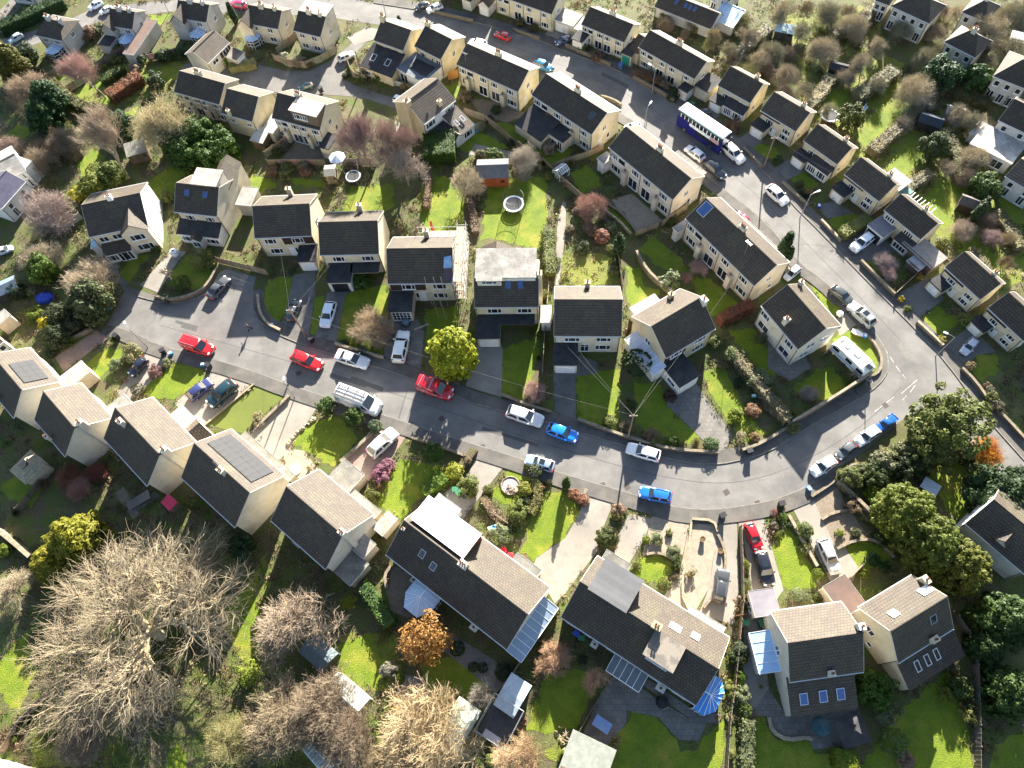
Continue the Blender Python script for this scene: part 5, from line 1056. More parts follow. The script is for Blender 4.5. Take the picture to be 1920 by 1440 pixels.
# touring caravan on the corner verge
a, b = P(1629, 700, 1.3), P(1567, 641, 1.3); d = a - b; c = (a + b) / 2; L = d.length
cv = thing('caravan', 'white touring caravan parked on the corner verge behind a fence', 'caravan', (c.x, c.y, .03), math.atan2(d.y, d.x))
pr = [(-L / 2, .5), (-L / 2 + .05, 1.7), (-L / 2 + .35, 2.1), (-L / 2 + .8, 2.3), (L / 2 - .9, 2.3), (L / 2 - .3, 2.0), (L / 2 - .02, 1.4), (L / 2, .5)]
mb = MB(); n = len(pr); mb.add([(x, -.98, z) for x, z in pr] + [(x, .98, z) for x, z in pr], [tuple(range(n)), tuple(range(2 * n - 1, n - 1, -1))] + [((i + 1) % n, i, n + i, n + (i + 1) % n) for i in range(n)])
me = mb.mesh('body', paint)
link('body', me, cv, col=(.84, .84, .83))
for x, y, l in ((-1.2, 0, .5), (.3, .1, .9), (2.4, 0, .8), (-2.4, .2, .4)): link('roof_vent', MB().box(-l / 2, l / 2, -.3, .3, 0, .08).mesh('roof_vent', M('smoked_vent', (.25, .27, .28), None, rough=.3) if x != 2.4 else carg), cv, (x, y, 2.3))
for s in (-1, 1):
    for x in (-2.0, .2, 2.0): link('window', MB().box(-.5, .5, -.01, .01, 0, .6).mesh('window', carg), cv, (x, s * .99, 1.3))
    o = link('wheel', cached(('wh', .31), lambda: m_wheel(.31)), cv, (0, s * .9, .31)); link('rim', cached(('rim', .31), lambda: m_rim(.31)), o)
link('tow_bar', MB().tube((L / 2 - .1, -.5, .45), (L / 2 + 1.1, 0, .45), .04, n=5).tube((L / 2 - .1, .5, .45), (L / 2 + 1.1, 0, .45), .04, n=5).mesh('tow_bar', galv), cv)
link('stripe', MB().box(-L / 2 + .3, L / 2 - .4, -.995, -.975, .9, 1.05).mesh('stripe', paint), cv, col=(.2, .3, .45))
# ------------------------------------------------------------------ vegetation
RNG = np.random.default_rng(11)
def unit(v): return v / np.maximum(np.linalg.norm(v, axis=-1, keepdims=True), 1e-9)
def raw_mesh(name, V, faces_n, m, smooth=False):
    """V: (N, k, 3) separate k-gons"""
    N, k, _ = V.shape
    me = bpy.data.meshes.new(name)
    me.vertices.add(N * k); me.vertices.foreach_set('co', V.reshape(-1).astype(np.float32))
    me.loops.add(N * k); me.loops.foreach_set('vertex_index', np.arange(N * k, dtype=np.int32))
    me.polygons.add(N); me.polygons.foreach_set('loop_start', np.arange(0, N * k, k, dtype=np.int32))
    me.materials.append(m); me.update(calc_edges=True); me.validate()
    return me
def leaf_quads(C, Nn, size, asp=1.6, rng=RNG, along=None):
    """folded-looking leaves: one quad each, centre C, normal Nn"""
    N = len(C); Nn = unit(Nn)
    r = unit(rng.normal(size=(N, 3))) if along is None else along
    t = unit(np.cross(Nn, r)); b = np.cross(Nn, t)
    if along is not None: t, b = b, t
    t = t * (size * asp / 2)[:, None]; b = b * (size / 2)[:, None]
    return np.stack([C - t, C - b * 1.0 + t * .1, C + t, C + b * 1.0 + t * .1], 1)
def tube_segs(S_, n=3):
    """S_: (N, 8) p q r0 r1 -> (N*n, 4, 3) quads"""
    S_ = np.asarray(S_, float); p, q, r0, r1 = S_[:, 0:3], S_[:, 3:6], S_[:, 6:7], S_[:, 7:8]
    d = unit(q - p); h = np.where(np.abs(d[:, 2:3]) < .9, np.array([[0, 0, 1.]]), np.array([[1., 0, 0]]))
    a = unit(np.cross(d, h)); b = np.cross(d, a); out = []
    for i in range(n):
        t0, t1 = 2 * math.pi * i / n, 2 * math.pi * (i + 1) / n
        e0, e1 = a * math.cos(t0) + b * math.sin(t0), a * math.cos(t1) + b * math.sin(t1)
        out.append(np.stack([p + e0 * r0, p + e1 * r0, q + e1 * r1, q + e0 * r1], 1))
    return np.concatenate(out)
def sphere_pts(n, rng):
    return unit(rng.normal(size=(n, 3)))
def clumped(seed, K, cr, n, leaf, rx=1.0, rz=1.0, jit=.12, base=-.75, fill=.25, up=.35, cone=0.0, asp=1.6, shell=.82):
    """crown made of K leaf clumps on an ovoid of half-axes rx, rz centred at the origin"""
    rng = np.random.default_rng(seed)
    d = sphere_pts(K * 3, rng); d = d[d[:, 2] > base][:K]; K = len(d)
    rad = shell + rng.normal(size=(K, 1)) * jit
    cc = d * rad
    if cone: cc[:, :2] *= (1 - cone * (cc[:, 2:3] * .5 + .5))
    cs = cr * rng.uniform(.7, 1.3, K)
    k = rng.integers(0, K, n); off = unit(rng.normal(size=(n, 3)) + d[k] * .9)
    C = cc[k] + off * (cs[k] * rng.uniform(.75, 1.05, n))[:, None]
    m = int(n * fill); f = unit(rng.normal(size=(m, 3))) * (rng.uniform(0, 1, (m, 1)) ** .4) * .78
    if cone: f[:, :2] *= (1 - cone * (f[:, 2:3] * .5 + .5))
    C = np.concatenate([C, f]); Nn = np.concatenate([off, unit(f + 1e-6)]) + np.array([0, 0, up]) + rng.normal(size=(len(C), 3)) * .45
    C = C * np.array([rx, rx, rz])
    return leaf_quads(C, Nn, leaf * rng.uniform(.6, 1.3, len(C)), asp, rng)
def core(seed, k=.72, rx=1.0, rz=1.0):
    bm = bmesh.new(); bmesh.ops.create_icosphere(bm, subdivisions=2, radius=k); rng = random.Random(seed)
    for v in bm.verts: v.co = Vector((v.co.x * rx, v.co.y * rx, v.co.z * rz)) * rng.uniform(.86, 1.06)
    q = np.array([[tuple(v.co) for v in f.verts] for f in bm.faces]); bm.free()
    return np.concatenate([q, q[:, 2:3]], 1)[:, [0, 1, 2, 2]] if False else q
CROWN = {}
def crown_mesh(kind, var=0):
    key = (kind, var)
    if key in CROWN: return CROWN[key]
    s = hash(kind) % 1000 if False else sum(map(ord, kind)) + var * 31
    if kind == 'bush':   Q = clumped(s, 34, .32, 1900, .105, 1, .8, up=.5)
    elif kind == 'ball': Q = clumped(s, 110, .14, 2400, .075, 1, .95, .03, -.9, .1, .3, shell=.88)
    elif kind == 'tuft': Q = clumped(s, 18, .30, 800, .11, 1, .75, .2, asp=2.4)
    elif kind == 'laurel': Q = clumped(s, 70, .24, 4200, .085, 1, .85, .1, -.8, .25)
    elif kind == 'gold': Q = clumped(s, 330, .095, 9000, .050, 1, 1.25, .07, -.9, .10, .7, .25, 2.4)
    elif kind == 'fir':  Q = clumped(s, 210, .15, 7500, .062, 1, 1.35, .12, -.9, .25, .35, .55, 2.4)
    elif kind == 'pine': Q = clumped(s, 75, .20, 7000, .055, 1, .8, .20, -.5, .22, .5, 0, 2.2)
    elif kind == 'cypress': Q = clumped(s, 90, .18, 1700, .10, .5, 1.5, .05, -.95, .15, .5, .5, 2.2)
    elif kind == 'fuzzy': Q = clumped(s, 60, .30, 1500, .060, 1, .9, .14, -.7, .5, .2, 0, 3.0)
    elif kind == 'spiky':
        rng = np.random.default_rng(s); n = 420; d = unit(rng.normal(size=(n, 3)) + np.array([0, 0, .5])); l = rng.uniform(.6, 1.1, n)
        C = d * (l / 2)[:, None]; sd = unit(np.cross(d, rng.normal(size=(n, 3)))); wd = .05
        Q = np.stack([C - d * l[:, None] / 2 - sd * wd, C - d * l[:, None] / 2 + sd * wd, C + d * l[:, None] / 2 + sd * .008, C + d * l[:, None] / 2 - sd * .008], 1)
    CROWN[key] = raw_mesh('crown', Q, 4, leafm); return CROWN[key]

def grow(seed, form):
    """bare tree of about 1 unit crown radius: returns limb segments, twig segments and the crown's centre height"""
    rng = np.random.default_rng(seed); limbs, twigs = [], []
    F_ = {'oak':   (dict(k=[9, 6, 5, 4, 4, 2], L=[.28, .56, .44, .34, .24, .16], r=.075, up=.05, jit=.22, ang=.62, h=.2)),
          'spread':(dict(k=[7, 6, 5, 5, 4], L=[.42, .52, .38, .26, .17], r=.036, up=.16, jit=.30, ang=.75, h=.5)),
          'vase':  (dict(k=[6, 6, 6, 5, 4], L=[.50, .58, .42, .28, .18], r=.028, up=.42, jit=.20, ang=.55, h=.6)),
          'fuzz':  (dict(k=[10, 7, 6, 5, 3], L=[.18, .45, .40, .27, .17], r=.020, up=.22, jit=.28, ang=.85, h=.1)),
          'scrub': (dict(k=[11, 7, 6, 5, 3], L=[.10, .50, .42, .30, .18], r=.020, up=.25, jit=.35, ang=.95, h=.05)),
          'pollard': (dict(k=[6, 3, 4], L=[.5, .5, .25], r=.07, up=.3, jit=.3, ang=.9, h=.4))}[form]
    k, Ls, maxl = F_['k'], F_['L'], len(F_['k'])
    def br(p, d, L, r, lev):
        n = 3 if lev < 3 else 2; pts = [p]
        for i in range(n):
            d = unit(d + rng.normal(size=3) * F_['jit'] * (.6 if lev == 0 else 1) + np.array([0, 0, F_['up'] * .4]))
            q = p + d * L / n; ra, rb = r * (1 - .4 * i / n), r * (1 - .4 * (i + 1) / n)
            (limbs if lev <= 2 else twigs).append((*p, *q, ra, rb)); p = q; pts.append(p)
        if lev >= maxl: return
        kk = k[lev]
        for i in range(kk):
            f = rng.uniform(.35, 1) if lev else rng.uniform(.7, 1); j = min(int(f * n), n - 1); pp = pts[j] + (pts[j + 1] - pts[j]) * (f * n - j)
            s = unit(np.cross(d, rng.normal(size=3))); a = F_['ang'] * rng.uniform(.6, 1.25) * (1.6 if lev == 0 and form == 'oak' else 1)
            if lev == 0:
                th = 2 * math.pi * (i + rng.uniform(-.3, .3)) / kk; s = np.array([math.cos(th), math.sin(th), 0])
            dd = unit(d * math.cos(a) + s * math.sin(a) + np.array([0, 0, F_['up'] * .35]))
            br(pp, dd, Ls[min(lev + 1, len(Ls) - 1)] * rng.uniform(.75, 1.2), r * ((.56 if lev < 2 else .48) if form == 'oak' else .60 if lev < 3 else .55), lev + 1)
    br(np.array([0, 0, 0.]), np.array([rng.normal() * .1, rng.normal() * .1, 1.]), F_['h'] + .12, F_['r'], 0)
    L_, T_ = np.array(limbs), np.array(twigs)
    R = np.percentile(np.hypot(T_[:, 3], T_[:, 4]), 96); L_[:, :] /= R; T_[:, :] /= R
    T_[:, 6:] = np.maximum(T_[:, 6:], {'oak': .00075, 'fuzz': .0024, 'vase': .0022, 'scrub': .0024}.get(form, .0026))
    return L_, T_, float((np.percentile(T_[:, 5], 20) + np.percentile(T_[:, 5], 95)) / 2)
BARE = {}
def bare_mesh(form, var):
    key = (form, var)
    if key not in BARE:
        L_, T_, hc = grow(sum(map(ord, form)) + 97 * var, form)
        BARE[key] = (raw_mesh('trunk', tube_segs(L_, 6), 4, bark), raw_mesh('crown', tube_segs(T_, 3), 4, twigm), hc)
    return BARE[key]
LG, DG, GOLD, YG, OLV, GRYG = (.050, .105, .014), (.028, .062, .016), (.185, .180, .012), (.150, .185, .018), (.105, .115, .025), (.165, .185, .095)
ORA, RUST, PURP, REDB = (.42, .21, .055), (.22, .10, .06), (.24, .10, .15), (.24, .09, .07)
STRAW, PINKT, BRT, PALET, GREYT, GRNT = (.31, .25, .165), (.31, .235, .195), (.26, .205, .145), (.40, .34, .24), (.22, .20, .17), (.26, .24, .11)
def size_at(x, y, r, z): return (P(x + r, y, z) - P(x - r, y, z)).length / 2
def bare_tree(x, y, r, form, var, col, label, cat='tree', group=None, name='bare_tree', flat=1.0, tcol=(1, 1, 1)):
    """x, y: middle of the crown in the photo; r its half width there"""
    tm, cm, hc = bare_mesh(form, var); z = hc * size_at(x, y, r, 3) * flat; s = size_at(x, y, r, z); p = P(x, y, hc * s * flat)
    t = thing(name, label, cat, (p.x, p.y, 0), random.uniform(0, 6.28), group); t.scale = (s, s, s * flat)
    link('trunk', tm, t, col=tcol); link('crown', cm, t, col=col); return t
def leafy(x, y, r, kind, col, label, cat='shrub', group=None, name=None, var=0, h=None, squash=1.0, trunk=0.0):
    """a leafy plant; h is the height of its middle in radii"""
    k = {'gold': 1.25, 'fir': 1.35, 'cypress': 1.5}.get(kind, .8); h = (k * .92 if h is None else h) * squash
    rx = .5 if kind == 'cypress' else 1
    s = size_at(x, y, r, 1) / rx; s = size_at(x, y, r, h * s) / rx; p = P(x, y, h * s)
    nm = name or {'gold': 'conifer', 'fir': 'conifer', 'pine': 'pine_tree', 'cypress': 'cypress', 'laurel': 'laurel', 'ball': 'clipped_bush', 'spiky': 'spiky_plant'}.get(kind, 'shrub')
    me = crown_mesh(kind, var)
    if kind in ('gold', 'fir', 'pine', 'laurel', 'cypress') or trunk:
        t = thing(nm, label, cat, (p.x, p.y, 0), random.uniform(0, 6.28), group); t.scale = (s, s, s * squash)
        link('crown', me, t, (0, 0, h / squash), col=col)
        link('trunk', cached(('ltr', round(h, 2)), lambda: MB().tube((0, 0, -.05), (0, 0, h * .9), .07, .04, 7).mesh('trunk', bark)), t)
    else:
        t = tag(link(nm, me, None, (p.x, p.y, h * s), (0, 0, random.uniform(0, 6.28)), col, (s, s, s * squash)), label, cat, group)
    return t
# ---- large and middling trees
bare_tree(262, 1182, 205, 'oak', 1, (.27, .225, .155), 'huge bare oak spreading over the gardens, pale twigs and thick mossy limbs', name='oak_tree', flat=.62, tcol=(2.0, 1.95, 1.7))
bare_tree(572, 1185, 92, 'spread', 2, (.31, .245, .18), 'contorted bare tree beside the narrow lit lawn', flat=.7, tcol=(1.4, 1.4, 1.25))
bare_tree(590, 1330, 75, 'scrub', 1, BRT, 'tangled brown bramble thicket between the old greenhouse and the oak', 'thicket', name='thicket')
bare_tree(515, 1350, 70, 'scrub', 2, STRAW, 'straw coloured bramble thicket at the foot of the oak', 'thicket', name='thicket')
bare_tree(640, 1395, 60, 'scrub', 3, BRT, 'brown thicket by the broken cold frame at the bottom edge', 'thicket', name='thicket')
bare_tree(430, 1400, 50, 'scrub', 1, GRNT, 'greenish bramble mound beside the bottom grass strip', 'thicket', name='thicket')
bare_tree(150, 1390, 45, 'scrub', 2, BRT, 'dry brown scrub below the stepped timber fence', 'thicket', name='thicket')
bare_tree(795, 1372, 98, 'fuzz', 1, (.42, .33, .20), 'broad straw blond hazel crown beside the pale green shed')
bare_tree(975, 1425, 48, 'fuzz', 2, (.42, .30, .18), 'straw blond dome of twigs cut by the bottom picture edge')
bare_tree(690, 1430, 40, 'fuzz', 3, STRAW, 'small straw thicket dome along the bottom fence', 'thicket', name='thicket')
bare_tree(1033, 1238, 36, 'fuzz', 3, (.44, .28, .18), 'orange brown bare shrub against the long garden fence')
bare_tree(1125, 1277, 30, 'spread', 2, (.46, .29, .18), 'orange twigged small tree at the patio corner')
bare_tree(905, 1322, 34, 'vase', 3, GREYT, 'grey bare tree leaning over the square cage trampoline')
bare_tree(1072, 1395, 26, 'pollard', 1, PALET, 'small white-limbed bare tree on the pale dry bank')
t = bare_tree(690, 612, 43, 'fuzz', 4, (.36, .27, .185), 'round clipped brown dome tree on the front lawn', flat=1.0)
bare_tree(672, 235, 68, 'vase', 1, (.33, .235, .22), 'tall purple birch with hanging twigs behind the dormer house', name='birch_tree')
bare_tree(738, 250, 45, 'vase', 2, (.33, .24, .21), 'second purple birch towards the brown-tiled gable', name='birch_tree')
bare_tree(755, 305, 54, 'spread', 3, (.40, .33, .27), 'wide bare ash leaning over the long lawn fence')
bare_tree(866, 330, 40, 'spread', 4, (.40, .34, .24), 'pale bare fruit tree behind the wooden summerhouse')
bare_tree(986, 300, 32, 'scrub', 4, (.38, .34, .27), 'grey bare bush at the meeting of three fences')
bare_tree(1113, 383, 31, 'fuzz', 1, (.36, .22, .18), 'rusty purple bush at the head of the narrow path garden')
bare_tree(147, 112, 38, 'vase', 4, (.42, .29, .26), 'pink bare birch in the strip gardens', name='birch_tree')
bare_tree(178, 250, 48, 'vase', 3, (.42, .34, .26), 'bare tree with a white forked trunk above the sunken gardens')
bare_tree(300, 225, 56, 'fuzz', 2, (.44, .38, .23), 'pale yellowish willow crown below the black-roofed pair')
bare_tree(45, 165, 42, 'fuzz', 3, (.36, .28, .20), 'brown bare crown at the picture edge below the olive fir')
bare_tree(120, 265, 34, 'fuzz', 4, BRT, 'brown thicket crown between the dark laurels and the sunken lawn')
bare_tree(15, 280, 30, 'scrub', 3, PINKT, 'pinkish scrub dome by the pale low house', 'thicket', name='thicket')
bare_tree(75, 300, 32, 'scrub', 1, BRT, 'brown scrub bank above the blue slate roof', 'thicket', name='thicket')
bare_tree(72, 482, 36, 'scrub', 2, PALET, 'pale bare bush left of the yellow-green conifer'.replace('left of', 'just uphill of'))
bare_tree(160, 520, 50, 'fuzz', 4, (.47, .39, .28), 'big pale bare tree over the end of the turning head')
bare_tree(78, 395, 48, 'scrub', 4, (.34, .27, .24), 'purple grey bare thicket under the white house wall', 'thicket', name='thicket')
bare_tree(310, 510, 18, 'pollard', 2, PALET, 'pollarded white-limbed tree at the drive mouth')
bare_tree(1000, 735, 24, 'scrub', 1, (.40, .26, .22), 'pinkish twiggy bush by the lower wall of the lit lawn strip', 'shrub', name='bare_shrub')
bare_tree(1310, 498, 18, 'fuzz', 2, (.42, .29, .27), 'pink twiggy bush beside the cream pair patio doors', 'shrub', name='bare_shrub')
bare_tree(1287, 520, 12, 'scrub', 3, (.40, .25, .20), 'small russet twiggy bush next to the silver-leaved shrub', 'shrub', name='bare_shrub')
bare_tree(1660, 488, 22, 'scrub', 2, (.36, .29, .28), 'grey twiggy bush on the verge below the carport house')
bare_tree(1665, 512, 16, 'scrub', 4, (.42, .30, .28), 'pinkish twiggy bush at the wall end of the dark drive', 'shrub', name='bare_shrub')
bare_tree(1806, 430, 25, 'scrub', 1, (.36, .30, .24), 'bare grey shrub behind the pergola garden')
bare_tree(1858, 440, 22, 'scrub', 3, (.38, .29, .28), 'pink grey bare shrub on the back lawn corner')
bare_tree(1890, 490, 17, 'vase', 2, BRT, 'narrow bare row tree between two bright back lawns')
bare_tree(1520, 735, 18, 'scrub', 4, (.38, .31, .26), 'twiggy bush inside the corner garden wall', 'shrub', name='bare_shrub')
bare_tree(1602, 698, 17, 'pollard', 1, PALET, 'white twiggy bush by the caravan tow end', 'shrub', name='bare_shrub')
bare_tree(130, 895, 26, 'fuzz', 1, RUST, 'rusty bare shrub under the gabled house back wall', 'shrub', name='bare_shrub')
bare_tree(178, 885, 20, 'scrub', 2, REDB, 'red-stemmed shrub beside the brick bay', 'shrub', name='bare_shrub')
bare_tree(150, 915, 24, 'scrub', 3, (.40, .22, .18), 'pink-stemmed dogwood below the rusty shrub', 'shrub', name='bare_shrub')
bare_tree(30, 1110, 42, 'spread', 1, PALET, 'pale bare tree by the garden wall at the picture edge')
bare_tree(800, 1200, 48, 'fuzz', 3, (.34, .20, .08), 'orange-leaved beech behind the fan-roofed conservatory', name='beech_tree'); leafy(800, 1195, 42, 'fuzzy', (.30, .15, .045), 'orange withered leaves clinging among the beech twigs', 'foliage', name='beech_foliage', var=1, h=1.6)
bare_tree(1855, 848, 33, 'fuzz', 2, (.56, .25, .04), 'orange willow blazing between the dark pines')
bare_tree(1745, 860, 22, 'scrub', 1, (.40, .18, .04), 'smaller orange bush in the pine shade', 'shrub', name='bare_shrub')
# thicket beyond the ochre row
TH = [(1478,140,30,0,'grey bare tree behind the white-glazed house'),(1500,60,26,3,'bare tree beside the sheet-roofed lean-to'),(1545,95,36,1,'tall bare tree above the tiny blue-roofed shed'),(1510,178,30,3,'brown bushy tree by the ochre gable back garden'),(1600,45,34,1,'wide bare tree below the small white house'),
      (1625,115,30,0,'bare tree on the far edge of the bright lawn'),(1690,55,28,3,'bare tree shading the stone villa front'),(1655,85,26,1,'slender bare tree beside the stone villa bay'),(1720,165,44,1,'large brown bare tree standing over the long lawn'),(1745,105,30,3,'bare tree uphill of the dark fir'),
      (1760,60,24,0,'bare tree between the stone villa and hipped house'),(1870,45,48,1,'grey wood-edge tree behind the white house'),(1905,95,36,3,'grey bare tree above the round firs at the edge'),(1560,205,22,3,'purple thorn at the foot of the bright lawn'),(1585,140,24,0,'bare thorn by the small black shed'),
      (1640,160,26,3,'purple brown hedge tree beside the clipped hedge'),(1795,215,30,0,'brown bare tree next to the blue sunlit terrace'),(1830,230,28,3,'pink brown tree near the stepped villa'),(1825,290,34,1,'pale brown bare tree beside the clipped round evergreen'),(1770,310,26,0,'bare shrub on the hollow lawn bank'),
      (1450,95,30,3,'brown scrub tree uphill of the white-glazed house'),(1400,60,28,0,'brown scrub tree beneath the black bungalow'),(1420,110,30,1,'hawthorn on the slope behind the cream pair'),(1360,90,26,3,'low thorn by the bungalow fence'),(1300,40,20,0,'thin tree in front of the black bungalow windows'),
      (1480,20,34,1,'grey bare tree near the top edge beyond the bungalow'),(1560,20,32,3,'dense grey thicket tree at the top edge'),(1800,20,30,1,'grey tree above the white-walled house'),(1905,25,40,3,'woodland crown in the top corner'),(1860,110,20,0,'thin bare tree beside the hipped house gable'),(1700,230,22,0,'bare hedge tree at the end of the long hedge')]
for i, (x, y, r, v, lb) in enumerate(TH):
    bare_tree(x, y, r * .92, ('fuzz', 'spread', 'scrub', 'spread')[i % 4], 1 + i % 4, ((.34, .29, .21), (.42, .36, .25), (.31, .26, .20), (.30, .28, .19))[v], lb, group='trees of the thicket beyond the houses')
# evergreens
leafy(848, 662, 54, 'gold', (.225, .245, .010), 'tall golden conifer overhanging the pavement and dark red van', 'tree')
leafy(1195, 680, 27, 'ball', (.020, .048, .014), 'round dark green clipped tree by the glazed side passage', 'tree', h=1.3)
leafy(1782, 798, 66, 'pine', (.105, .125, .026), 'large shaggy pine beside the road junction', 'tree', h=1.0)
leafy(1748, 842, 40, 'pine', (.080, .095, .024), 'darker pine leaning over the blue pickup', 'tree', var=1, h=.9)
leafy(1868, 930, 54, 'laurel', (.028, .055, .018), 'dark holly mass beneath the orange willow', 'tree')
leafy(1920, 905, 34, 'laurel', (.040, .070, .030), 'dark laurel at the picture edge beside the holly', 'tree', var=1)
leafy(1690, 960, 62, 'gold', (.100, .122, .014), 'golden green conifer at the head of the leylandii row', 'tree', var=1, h=.9)
leafy(1740, 1020, 66, 'gold', (.088, .110, .014), 'middle golden green conifer of the leylandii row', 'tree', var=2, h=.9)
leafy(1798, 1062, 62, 'gold', (.105, .112, .013), 'last golden green conifer, shading the house roof', 'tree', h=.9)
leafy(1885, 1165, 66, 'fir', (.042, .075, .018), 'dark fir at the picture edge below the leylandii', 'tree', h=.8)
leafy(1900, 1300, 62, 'fir', (.050, .085, .020), 'broad fir over the back lawn boundary', 'tree', var=1, h=.8)
leafy(1850, 1215, 40, 'fir', (.035, .065, .018), 'narrow dark fir between the two broad firs', 'tree', var=1, h=.8)
leafy(145, 1010, 58, 'fir', (.20, .19, .016), 'large golden yew behind the dark gabled houses', 'tree', var=1, squash=.7, h=.9)
leafy(100, 1055, 46, 'fir', (.21, .19, .016), 'spreading golden yew skirt by the garden wall', 'tree', squash=.6, h=.9)
leafy(20, 120, 34, 'fir', (.10, .10, .02), 'olive fir at the picture edge by the strip gardens', 'tree', h=.9)
leafy(92, 185, 34, 'fir', (.028, .065, .024), 'dark spruce above the hollow lawn', 'tree', var=1, squash=.8)
leafy(80, 215, 36, 'fir', (.032, .075, .022), 'layered dark spruce with flat sprays beside the hollow lawn', 'tree', squash=.6)
leafy(222, 238, 28, 'laurel', (.030, .070, .022), 'dark holly in front of the white forked tree', 'tree')
for i, (x, y, r, lb) in enumerate([(335, 265, 32, 'dark laurel mound nearest the old shed'), (375, 250, 34, 'tall laurel mound under the black-roofed pair'), (415, 275, 34, 'laurel mound beside the pale lean-to roof'), (355, 290, 32, 'clipped laurel skirt facing the shaded lawn'), (400, 295, 32, 'lower laurel skirt near the grey dormer')]):
    leafy(x, y, r, 'laurel', (.050, .098, .014), lb, 'tree', var=i % 2, h=.75, group='laurels of the big evergreen clump')
leafy(1765, 140, 36, 'laurel', (.026, .058, .020), 'black-green fir clump beside the brown bare tree', 'tree', h=.9)
leafy(1832, 148, 28, 'laurel', (.040, .085, .022), 'round dark evergreen in front of the pale villa', 'tree', var=1, h=.9)
leafy(1598, 218, 24, 'laurel', (.070, .085, .020), 'rounded yew over the bright lawn hedge', 'tree', h=.9)
leafy(1754, 276, 27, 'laurel', (.050, .072, .025), 'dark round evergreen on the hollow lawn', 'tree', var=1, h=.9)
leafy(1846, 350, 28, 'laurel', (.060, .105, .025), 'broad green clipped evergreen by the white villas', 'tree', h=.8)
for x, y, r, lb in ((1833, 400, 11, 'taller dark cypress of the pair behind the lawn corner'), (1842, 388, 10, 'slimmer cypress of the pair behind the lawn corner'), (1472, 462, 15, 'upright dark yew on the sunny verge'), (1480, 478, 9, 'small yew at the foot of the upright one'), (1160, 462, 13, 'dark columnar cypress in the path garden'), (1895, 180, 8, 'thin cypress before the pale villa'), (750, 30 + 15, 6, 'small dark fir between the two end houses'), (1105, 40, 9, 'dark fir in front of the long cream pair'), (435, 25, 8, 'bright green fir beside the ochre semi')):
    leafy(x, y, r, 'cypress', (.035, .062, .022), lb, 'tree')
leafy(80, 505, 26, 'laurel', (.085, .135, .016), 'yellow-green conifer mound beside the big pale bare tree', 'tree', squash=1.2)
leafy(175, 565, 40, 'laurel', (.070, .085, .035), 'grey-green holm oak at the end of the turning head', 'tree', var=1)
leafy(110, 590, 24, 'bush', (.05, .06, .025), 'dark bush under the grey-green holm oak', var=0)
leafy(613, 762, 17, 'laurel', (.045, .085, .012), 'dark conifer at the kerb behind the ladder van', 'tree', h=1.1)
leafy(663, 783, 18, 'laurel', (.050, .085, .014), 'second kerb conifer beside the rockery', 'tree', var=1, h=1.3)
leafy(703, 800, 13, 'bush', (.075, .105, .055), 'grey green shrub on the rockery by the silver hatchback')
leafy(811, 848, 20, 'ball', (.032, .085, .010), 'dark clipped box dome on the shady lawn edge', h=1.0)
# ------------------------------------------------------------------ hedges, bushes
def hedge(px, wd, ht, col, label, leaf=.15, dens=55, name='hedge', cat='hedge', jit=.10):
    pts = smooth_line(G(px), 1); Q = []; C_, N_ = [], []
    for a, b in zip(pts[:-1], pts[1:]):
        d = b - a; L = d.length; t = np.array(d / L); n = np.array([-t[1], t[0], 0]); A = np.array(a)
        m = int(dens * L * (wd + 2 * ht)); u = RNG.uniform(-.05, 1.05, m)[:, None] * L
        s = RNG.uniform(0, wd + 2 * ht, m); k = np.where(s < ht, 0, np.where(s > ht + wd, 2, 1))
        y = np.where(k == 0, -wd / 2, np.where(k == 2, wd / 2, s - ht - wd / 2)); z = np.where(k == 0, s, np.where(k == 2, wd + 2 * ht - s, ht))
        nn = np.where((k == 0)[:, None], -n, np.where((k == 2)[:, None], n, np.array([0, 0, 1.])))
        bul = .12 * np.sin(u[:, 0] * 2.1 + a.x) + RNG.normal(size=m) * jit
        C_.append(A + t * u + n * y[:, None] + np.array([0, 0, 1.]) * z[:, None] + nn * bul[:, None]); N_.append(nn + RNG.normal(size=(m, 3)) * .5 + np.array([0, 0, .25]))
        c = A + t * L / 2
        hx, hy = wd * .42, L / 2
        cs = np.array([[-1, -1], [1, -1], [1, 1], [-1, 1]])
        lo = [A + t * (L / 2 + e[1] * hy) + n * e[0] * hx for e in cs]
        hi = [p + np.array([0, 0, ht * .92]) for p in lo]
        Q += [hi] + [[lo[i], lo[(i + 1) % 4], hi[(i + 1) % 4], hi[i]] for i in range(4)]
    C = np.concatenate(C_); V = leaf_quads(C, np.concatenate(N_), leaf * RNG.uniform(.6, 1.3, len(C)))
    o = link(name, raw_mesh(name, np.concatenate([V, np.array(Q)]), 4, leafm), col=col); o['label'] = label; o['category'] = cat; return o
hedge([(8,64),(60,42),(125,12)], 2.2, 2.0, (.032, .065, .022), 'long clipped dark hedge beside the top lane')
hedge([(212,192),(240,172),(270,152)], 2.2, 1.8, (.20, .09, .055), 'russet beech hedge between two bright strip lawns')
hedge([(195,160),(237,134)], 1.3, 1.2, (.05, .075, .02), 'low green hedge along the long strip lawn')
hedge([(390,126),(430,117)], 2.2, 1.5, (.095, .15, .018), 'bright green hedge below the small brown-roofed house')
hedge([(434,134),(482,125)], 1.4, 1.2, (.27, .25, .12), 'dry pale clipped hedge by the side lane drive')
hedge([(798,290),(856,286)], 5.0, 2.6, (.045, .085, .014), 'tall deep clipped hedge at the foot of the brown-tiled house garden', dens=40)
hedge([(1346,608),(1406,580)], 1.5, 1.9, (.22, .085, .055), 'red-brown beech hedge between the ochre gable house and the corner house')
hedge([(795,927),(836,896)], 1.9, 1.4, (.095, .150, .016), 'bright clipped hedge beside the white dormer house drive')
